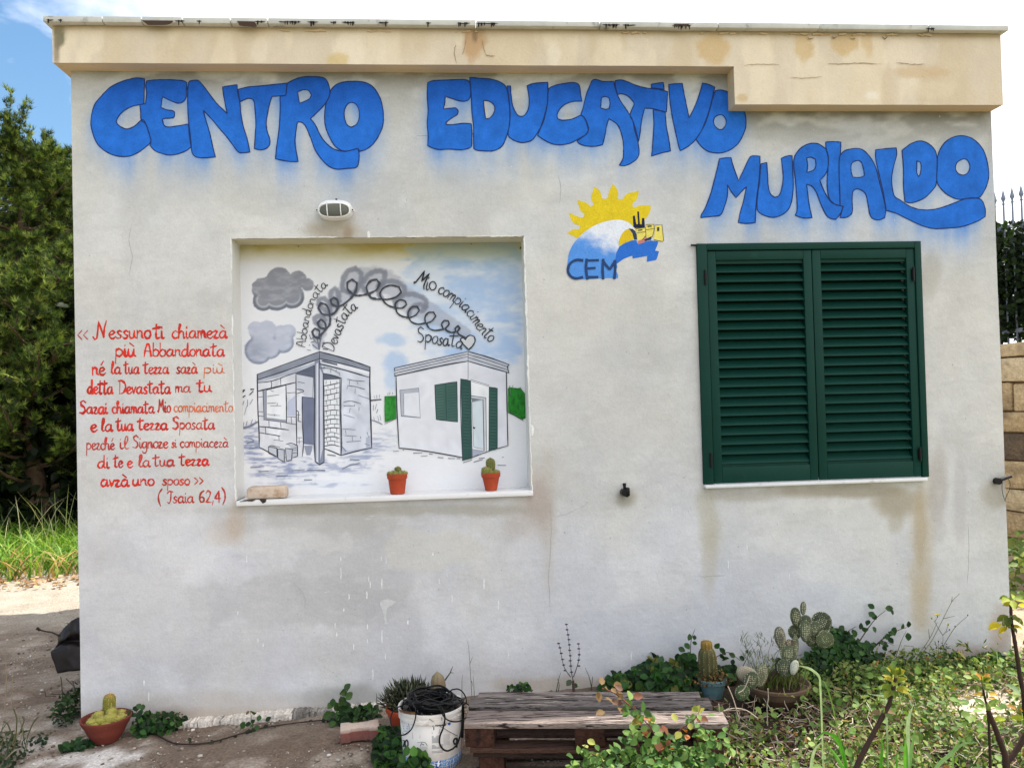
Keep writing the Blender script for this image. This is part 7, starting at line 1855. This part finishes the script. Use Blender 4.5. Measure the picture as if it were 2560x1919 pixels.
P = np.concatenate([ell(972, 1860, -.55, 30, 32, .07, 230), ell(986, 1895, -.66, 40, 26, .07, 260), ell(1040, 1912, -.90, 30, 14, .03, 60)]); mass('foliage', P, .042, pal(len(P), [(38, 66, 30), (54, 90, 40), (30, 50, 28), (74, 112, 50)]), l4, nrm=(0, -.7, .7))
for (u, v, c_) in ((1035, 1893, (88, 136, 58)), (1054, 1907, (44, 70, 44)), (1012, 1890, (60, 96, 46)), (1030, 1910, (50, 80, 40)), (1000, 1884, (56, 90, 44))): leaf_obj(l4, W(u, v, -.92), .036, c_, (0, -1, .4), .25)
l5 = T('creeping_weed', 195, 1872, 'dark round-leaved creeper under the left side of the terracotta bowl', 'creeper')
P = ell(196, 1868, -.2, 38, 12, .05, 110); mass('foliage', P, .034, pal(110, [(36, 62, 34), (48, 80, 40)]), l5, nrm=(0, -.5, .8))
l6 = T('corner_shrub', 165, 1800, 'small green bush with dry twigs behind the left corner of the wall', 'shrub')
P = ell(165, 1772, .12, 30, 34, .06, 380); P[:, 1] = rng.uniform(.05, .3, len(P)); mass('foliage', P, .02, pal(len(P), [(50, 70, 36), (62, 86, 46), (40, 54, 34)]), l6, spread=.8)
for L in ([(160, 1780), (155, 1720), (152, 1690)], [(175, 1780), (190, 1720), (165, 1695)], [(140, 1740), (114, 1740), (112, 1725)], [(130, 1735), (190, 1732)], [(182, 1700), (190, 1730)]):
    b = MB(); b.tube(crom([tuple(W(*q, .2)) for q in L], n=4), .0022, 5, col=lin((76, 62, 52))); b.build('twig', MAT['dry'], l6)
l7 = T('grass_clump', 50, 1880, 'dark clump of grass and weeds in the bottom left corner', 'grass')
n = 240; P = np.stack([rng.uniform(-2.7, -2.0, n), rng.uniform(-.42, -.12, n)], 1); P = np.column_stack([P, gz(P[:, 0])])
blades('blade', P, .13, .008, pal(n, [(70, 84, 52), (96, 100, 70), (120, 112, 88)]), l7, lean=.5, droop=.6)
n = 520; P = np.stack([rng.uniform(-2.7, -1.92, n), rng.uniform(-.42, -.05, n)], 1); P = np.column_stack([P, gz(P[:, 0]) + rng.uniform(.005, .05, n)])
mass('foliage', P, .024, pal(n, [(46, 66, 38), (60, 78, 46), (38, 52, 34)]), l7, nrm=(0, -.3, 1), spread=.5)
for L in ([(0, 1915), (30, 1880), (55, 1868)], [(5, 1900), (25, 1915), (40, 1895)], [(36, 1870), (42, 1800), (34, 1770)], [(30, 1840), (20, 1810), (8, 1802)], [(48, 1835), (60, 1800), (56, 1790)], [(68, 1840), (82, 1808), (96, 1790)]):
    b = MB(); b.tube(crom([tuple(W(*q, -.32)) for q in L], n=5), .003, 5, col=lin((150, 140, 118) if L[0][1] > 1890 else (84, 84, 56))); b.build('stalk', MAT['dry'], l7)
thin('tall_weed', [[(12, 1780), (16, 1690), (12, 1610)], [(28, 1770), (32, 1700), (30, 1680)]], 'pale dry weed stems at the far left edge', 'weed', (140, 126, 100), .0025, .0)

# ------------------------------------------------------------------ sunlit ground cover, right foreground
def cover_density(P):
    u = to_px(np.column_stack([P[:, 0], P[:, 1], gz(P[:, 0])]))
    d = sstep(.30, .5, fbm(P[:, 0] * 4 + 30, P[:, 1] * 4 + 30, 601, 3)) * .8 + .35
    d *= 1 - .95 * sstep(1.2, .75, np.hypot((u[:, 0] - 2475) / 95, (u[:, 1] - 1765) / 32)) 
    d *= 1 - .9 * sstep(1.2, .7, np.hypot((u[:, 0] - 1915) / 90, (u[:, 1] - 1800) / 50))
    d *= 1 - .75 * sstep(1.2, .7, np.hypot((u[:, 0] - 2050) / 110, (u[:, 1] - 1850) / 60))
    d *= sstep(1790, 1990, u[:, 0] + (u[:, 1] - 1800) * 1.1)
    return d
n = 46000
P = np.stack([rng.uniform(.7, 4.2, n), rng.uniform(-2.2, -.06, n)], 1)
P = P[rng.random(n) < cover_density(P) * .78]
hh = fbm(P[:, 0] * 3.6 + 30, P[:, 1] * 3.6 + 30, 602, 3)
P = np.column_stack([P, gz(P[:, 0]) + .006 + rng.random(len(P)) ** .7 * .26 * np.clip(hh - .22, .05, 1)])
mass('ground_cover', P, .0205, pal(len(P), LIT + [(160, 120, 76), (64, 88, 44), (176, 168, 120)], [.25, .24, .22, .1, .02, .015, .12, .035]), nrm=(0, -.4, 1), spread=.85, aspect=.85, label='sunlit low creeping weeds covering the ground at the lower right')
n = 5000; P = np.stack([rng.uniform(.8, 4.0, n), rng.uniform(-2.2, -.08, n)], 1); P = P[rng.random(n) < cover_density(P)]
P = np.column_stack([P, gz(P[:, 0]) + rng.uniform(.01, .14, len(P))])
mass('narrow_weeds', P, .034, pal(len(P), [(104, 128, 60), (134, 144, 84), (74, 96, 50), (168, 150, 106)]), nrm=(0, -.5, .8), spread=1.0, aspect=.32, label='narrow-leaved weeds tangled through the low ground cover at the lower right')
n = 850; P = np.stack([rng.uniform(.9, 3.9, n), rng.uniform(-2.1, -.1, n)], 1); P = P[rng.random(n) < cover_density(P) * .8]; P = np.column_stack([P, gz(P[:, 0])])
blades('straw', P, .15, .0042, pal(len(P), [(176, 164, 126), (150, 150, 96), (110, 128, 66), (196, 186, 158)]), lean=.8, droop=.7, label='thin dry and green grass stems rising out of the ground cover')
# larger round-leaved seedlings standing in it
n = 1700; P = np.stack([rng.uniform(1.1, 3.6, n), rng.uniform(-1.9, -.3, n)], 1); P = P[rng.random(n) < cover_density(P)]
P = np.column_stack([P, gz(P[:, 0]) + rng.uniform(.05, .15, len(P))])
mass('broad_weeds', P, .032, pal(len(P), [(110, 136, 64), (132, 152, 82), (88, 116, 56)]), nrm=(0, -.4, 1), spread=.45, label='broader green leaves standing above the low weeds at the lower right')
# dead twigs
tw = MB()
for i in range(820):
    if i < 420: u, v = rng.uniform(1700, 2160), rng.uniform(1790, 1990)
    else: u, v = rng.uniform(1960, 2560), rng.uniform(1720, 1960)
    p = np.array(G(u, v)) + [0, 0, rng.uniform(.005, .075)]; a = rng.uniform(0, 6.28); L_ = rng.uniform(.03, .13); d = np.array([math.cos(a), math.sin(a), rng.normal(0, .3)])
    q = [p + d * L_ * s_ + rng.normal(0, .006, 3) for s_ in (0, .35, .7, 1)]
    tw.tube(q, [.0022, .002, .0016, .0008], 4, col=lin(np.array([(176, 160, 140), (140, 116, 100), (200, 188, 170), (110, 84, 72)][rng.integers(4)])), cap=False)
tw.build('dead_twigs', MAT['dry'], None, kind='stuff', label='tangle of pale dead twigs on the ground right of the pallet')
n = 1000; uvp = [np.array(G(rng.uniform(1700, 2300), rng.uniform(1780, 1960))) for _ in range(n)]
P = np.array(uvp) + np.column_stack([np.zeros((n, 2)), rng.uniform(.004, .03, n)])
mass('dead_leaves', P, .02, pal(n, [(140, 104, 76), (176, 148, 116), (104, 74, 56)]), nrm=(0, 0, 1), spread=.5, label='brown dead leaf litter between the clay bowl and the low weeds')

# bramble with reddish tips growing up in front of the pallet
fb = T('bramble', 1560, 1990, 'bramble with green and reddish leaves growing in front of the pallet', 'bramble')
G1 = [(96, 130, 60), (76, 112, 50), (120, 148, 76), (66, 96, 48)]; G2 = G1 + [(176, 108, 60), (150, 150, 70), (120, 76, 56)]
p6 = lambda x, y, Y=-1.22: W(x / 3.072 + 1140, y / 3.072 + 1680, Y)
for L, n_, s_, cs in (([(1620, 760), (1560, 600), (1500, 430), (1400, 330), (1330, 250)], 15, .034, G2), ([(1330, 250), (1220, 160), (1120, 120)], 5, .03, [(110, 80, 66), (120, 96, 60)]), ([(1500, 740), (1400, 560), (1350, 480), (1290, 500)], 9, .034, G1), ([(1680, 760), (1640, 620), (1640, 540), (1740, 580)], 9, .03, G1), ([(1560, 620), (1700, 460), (1830, 360), (1880, 270)], 8, .028, G2), ([(1180, 800), (1130, 680), (1040, 620), (980, 640)], 10, .032, G1 + [(156, 160, 80)]), ([(1080, 820), (960, 720), (920, 690)], 8, .03, G1), ([(1250, 800), (1260, 690), (1300, 570)], 7, .036, G1), ([(1880, 740), (1850, 600), (1860, 500), (1950, 470)], 10, .03, G1), ([(2000, 740), (1980, 600), (1990, 520), (2110, 540)], 10, .028, G1), ([(1420, 790), (1450, 690), (1500, 600)], 7, .028, G2)):
    spray(fb, [p6(x, y, -1.24 + .02 * (k % 2)) for k, (x, y) in enumerate(L)], n_, s_, cs, .0032, .0012, scol=(110, 60, 50), tri=True, side=.02, nrm=(.1, -.6, .9), spread=.45)
P = np.concatenate([ell(1500, 1915, -1.3, 60, 14, .08, 60), ell(1640, 1910, -1.3, 60, 20, .08, 60), ell(1740, 1900, -1.25, 60, 20, .08, 60)])
mass('foliage', P, .03, pal(len(P), G1), fb, nrm=(0, -.5, .9))

# ------------------------------------------------------------------ young fig shoots in the near foreground
fa = lambda x, y, Y=-2.0: W(x / 3.6125 + 2000, y / 3.6125 + 1460, Y)
FIG = [(128, 144, 52), (150, 160, 62), (104, 124, 46), (168, 156, 56)]
def shoot(label, L, r0, r1, Y, tips, cat='shoot', root=None):
    Q = [fa(x, y, Y) for x, y in L]
    base = Vector((Q[0].x + (root or 0), Q[0].y, float(gz(Q[0].x)) - .02))
    t = thing('fig_shoot', base, label, cat, 'bare brown shoots with young leaves in the foreground')
    Q = [base] + Q; C_ = crom([tuple(q) for q in Q], n=6)
    b = MB(); rr = np.linspace(r0, r1, len(C_)) * (1 + .18 * (np.arange(len(C_)) % 6 == 0)); b.tube(C_, rr, 9, col=lin((62, 44, 34))); b.build('stem', MAT['stem'], t, smooth=True)
    for (x, y, s_, n_, cols, dz) in tips:
        c_ = fa(x, y, Y)
        b = MB(); b.lathe(c_ - Vector((0, 0, .008)), [(r1 * .9, 0), (r1 * 1.25, .006), (r1 * .6, .016), (.0005, .024)], 8, col=lin((120, 130, 60))); b.build('bud', MAT['stem'], t, smooth=True)
        for i in range(n_):
            a = i * 2.4 + rng.uniform(-.4, .4); el_ = dz + rng.uniform(-.3, .3)
            T_ = Vector((math.cos(a) * math.cos(el_), math.sin(a) * math.cos(el_) * .7, math.sin(el_))).normalized(); N_ = Vector((-T_.x * T_.z - .1, -.55, 1 - T_.z * T_.z)); N_ = (N_ - T_ * N_.dot(T_)).normalized(); A_ = T_.cross(N_)
            key = tuple(cols[rng.integers(len(cols))])
            o = leaf_obj(t, c_, s_, key); m = Matrix([[A_[k], T_[k], N_[k], 0] for k in range(3)] + [[0, 0, 0, 1]])
            o.matrix_local = Matrix.Translation(c_ - t.location + T_ * .006) @ m @ Matrix.Diagonal((s_ * .8, s_ * rng.uniform(.8, 1.25), s_ * 1.4, 1))
    return t
shoot('thick brown shoot leaning right with a tuft of yellow-green leaves on top, lower right', [(500, 1690), (590, 1480), (740, 1200), (800, 1090), (845, 930), (865, 840)], .0085, .0045, -1.95, [(865, 830, .026, 14, FIG, .75), (862, 880, .026, 9, FIG, .2), (850, 940, .032, 8, FIG, -.25), (760, 1150, .03, 3, [(110, 128, 70), (130, 110, 80)], -.3)], root=-.1)
t = shoot('forked brown shoot ending in a rounded green bud, near the bottom right corner', [(1860, 1600), (1800, 1400), (1740, 1240), (1700, 1140)], .0095, .006, -2.0, [(1700, 1110, .028, 5, [(120, 142, 60), (100, 126, 58)], .3)])
b = MB(); b.tube(crom([tuple(fa(*q, -2.0)) for q in ((1845, 1640), (1930, 1530), (1990, 1440), (2050, 1330))], n=5), .0075, 8, col=lin((62, 44, 34))); b.build('branch', MAT['stem'], t, smooth=True)
shoot('tall brown shoot with hanging yellow and green leaves at the right edge', [(2040, 1120), (1990, 850), (1965, 680), (1940, 520), (1915, 380), (1905, 250), (1900, 140)], .0075, .0035, -1.9, [(1905, 130, .034, 7, [(150, 160, 60), (120, 136, 56), (176, 176, 80)], -.2), (1905, 280, .034, 6, [(84, 96, 40), (110, 116, 44)], -.6), (1890, 370, .026, 4, [(84, 90, 40), (190, 170, 30)], -.5), (1838, 350, .04, 2, [(204, 180, 36)], -.3), (1950, 190, .034, 2, [(204, 184, 50)], -.3)])
shoot('short thin brown shoot with orange-green leaves before the pale paving', [(1700, 1160), (1670, 1030), (1650, 930)], .0045, .003, -1.7, [(1645, 880, .026, 12, FIG + [(196, 140, 60)], .5), (1655, 930, .026, 6, FIG, -.1), (1690, 1000, .028, 3, [(196, 160, 60)], -.1)])
shoot('brown shoot cut off by the right picture edge with one round grey-green leaf', [(2050, 1330), (2020, 1150), (2010, 1010)], .005, .003, -1.85, [(2005, 1000, .04, 4, [(120, 140, 100), (100, 124, 80)], .3), (1990, 1150, .028, 4, [(180, 130, 60)], .1), (1880, 1215, .035, 2, [(170, 180, 50)], .1), (1900, 1345, .03, 2, [(84, 100, 60)], .1)])
# broad reed-like blades
def reed(label, blades_, Y0=-1.75, name='reed_clump'):
    t = None
    for L, wpx, col in blades_:
        Q = [fa(x, y, Y0) for x, y in L]
        if t is None:
            t = thing(name, Vector((Q[0].x, Q[0].y, float(gz(Q[0].x)))), label, 'grass')
        root = Vector((Q[0].x + rng.uniform(-.01, .01), Y0, float(gz(Q[0].x)) - .01)) if Q[0].z < gz(Q[0].x) + .6 else Q[0]
        C_ = crom([tuple(root)] + [tuple(q) for q in Q], n=6) if root is not Q[0] else crom([tuple(q) for q in Q], n=6)
        k = (Y0 - CAM[1]) / FPX / 3.6125; wv = wpx * k / 2; T_ = np.gradient(C_, axis=0); T_ /= np.linalg.norm(T_, axis=1)[:, None]
        tw_ = rng.uniform(-.5, .5); S_ = np.cross(T_, [math.sin(tw_), -math.cos(tw_), 0]); S_ /= np.linalg.norm(S_, axis=1)[:, None]; N_ = np.cross(S_, T_)
        s_ = np.linspace(0, 1, len(C_)); ww = wv * np.clip(np.minimum(.5 + s_ * 2.2, (1 - s_) * 2.6), 0.03, 1)
        vs = np.stack([C_ - S_ * ww[:, None], C_ + N_ * ww[:, None] * .35, C_ + S_ * ww[:, None]], 1).reshape(-1, 3)
        fs = [(3 * i + j, 3 * i + j + 1, 3 * i + j + 4, 3 * i + j + 3) for i in range(len(C_) - 1) for j in (0, 1)]
        b = MB(); b.add(vs, fs, lin(np.array(col))); b.build('blade', MAT['leaf'], t, smooth=True)
    return t
gA, gB, gC = (84, 150, 44), (110, 172, 60), (176, 196, 150)
reed('broad bright green grass blades between the two brown shoots, bottom right', [([(730, 1700), (740, 1500), (738, 1330)], 48, gA), ([(960, 1700), (955, 1500), (960, 1320)], 40, gB), ([(985, 1700), (1010, 1480), (1045, 1270)], 46, (120, 160, 90)), ([(975, 1330), (985, 1200), (1030, 1070)], 44, gC), ([(790, 1700), (785, 1450), (790, 1290)], 16, (90, 130, 50)), ([(870, 1700), (875, 1600), (872, 1500)], 30, gA), ([(1220, 1700), (1360, 1530), (1480, 1440), (1640, 1430)], 34, (140, 176, 110)), ([(1380, 1540), (1440, 1420), (1530, 1350)], 26, (130, 170, 90)), ([(1100, 1700), (1090, 1500), (1060, 1300), (970, 1060)], 10, (100, 112, 60))])
reed('green grass blades bending over at the bottom, left of the thick brown shoot', [([(420, 1700), (380, 1500), (320, 1380), (220, 1330), (110, 1420)], 36, gA), ([(400, 1720), (330, 1560), (220, 1410)], 38, gB), ([(100, 1700), (130, 1500), (205, 1410)], 30, gC), ([(430, 1700), (400, 1560), (370, 1400)], 30, gA)], -1.7)
reed('single long arching reed stem with a pale bent blade beside the clay bowl', [([(430, 1700), (350, 1360), (290, 1080), (230, 900), (180, 850)], 16, (116, 150, 64)), ([(180, 860), (120, 780), (40, 745), (-30, 735)], 22, (180, 200, 150)), ([(780, 1080), (760, 1010), (620, 990)], 26, gC)], -1.45)
for nme, pts, lab in (('thorny_twig', [(1450, 1700), (1540, 1580), (1548, 1450), (1552, 1370)], 'bare grey thorny twig standing up beside the pallet end'),):
    t = thing(nme, G(1920, 1860), lab, 'twig')
    for L in ([(1545, 1300), (1540, 1120), (1552, 1050), (1548, 960)], [(1180, 940), (1230, 1060), (1275, 1220)], [(1110, 1250), (1095, 1100)], [(1140, 1165), (1240, 1140), (1350, 1160), (1450, 1230)], [(1275, 1000), (1330, 960), (1380, 840)]):
        b = MB(); b.tube(crom([tuple(W(x / 3.687 + 1500, y / 3.687 + 1460, -1.0)) for x, y in L], n=4), .0022, 5, col=lin((172, 158, 140))); b.build('twig', MAT['dry'], t)
for o in (sw, rl, hd, us, sh): pass
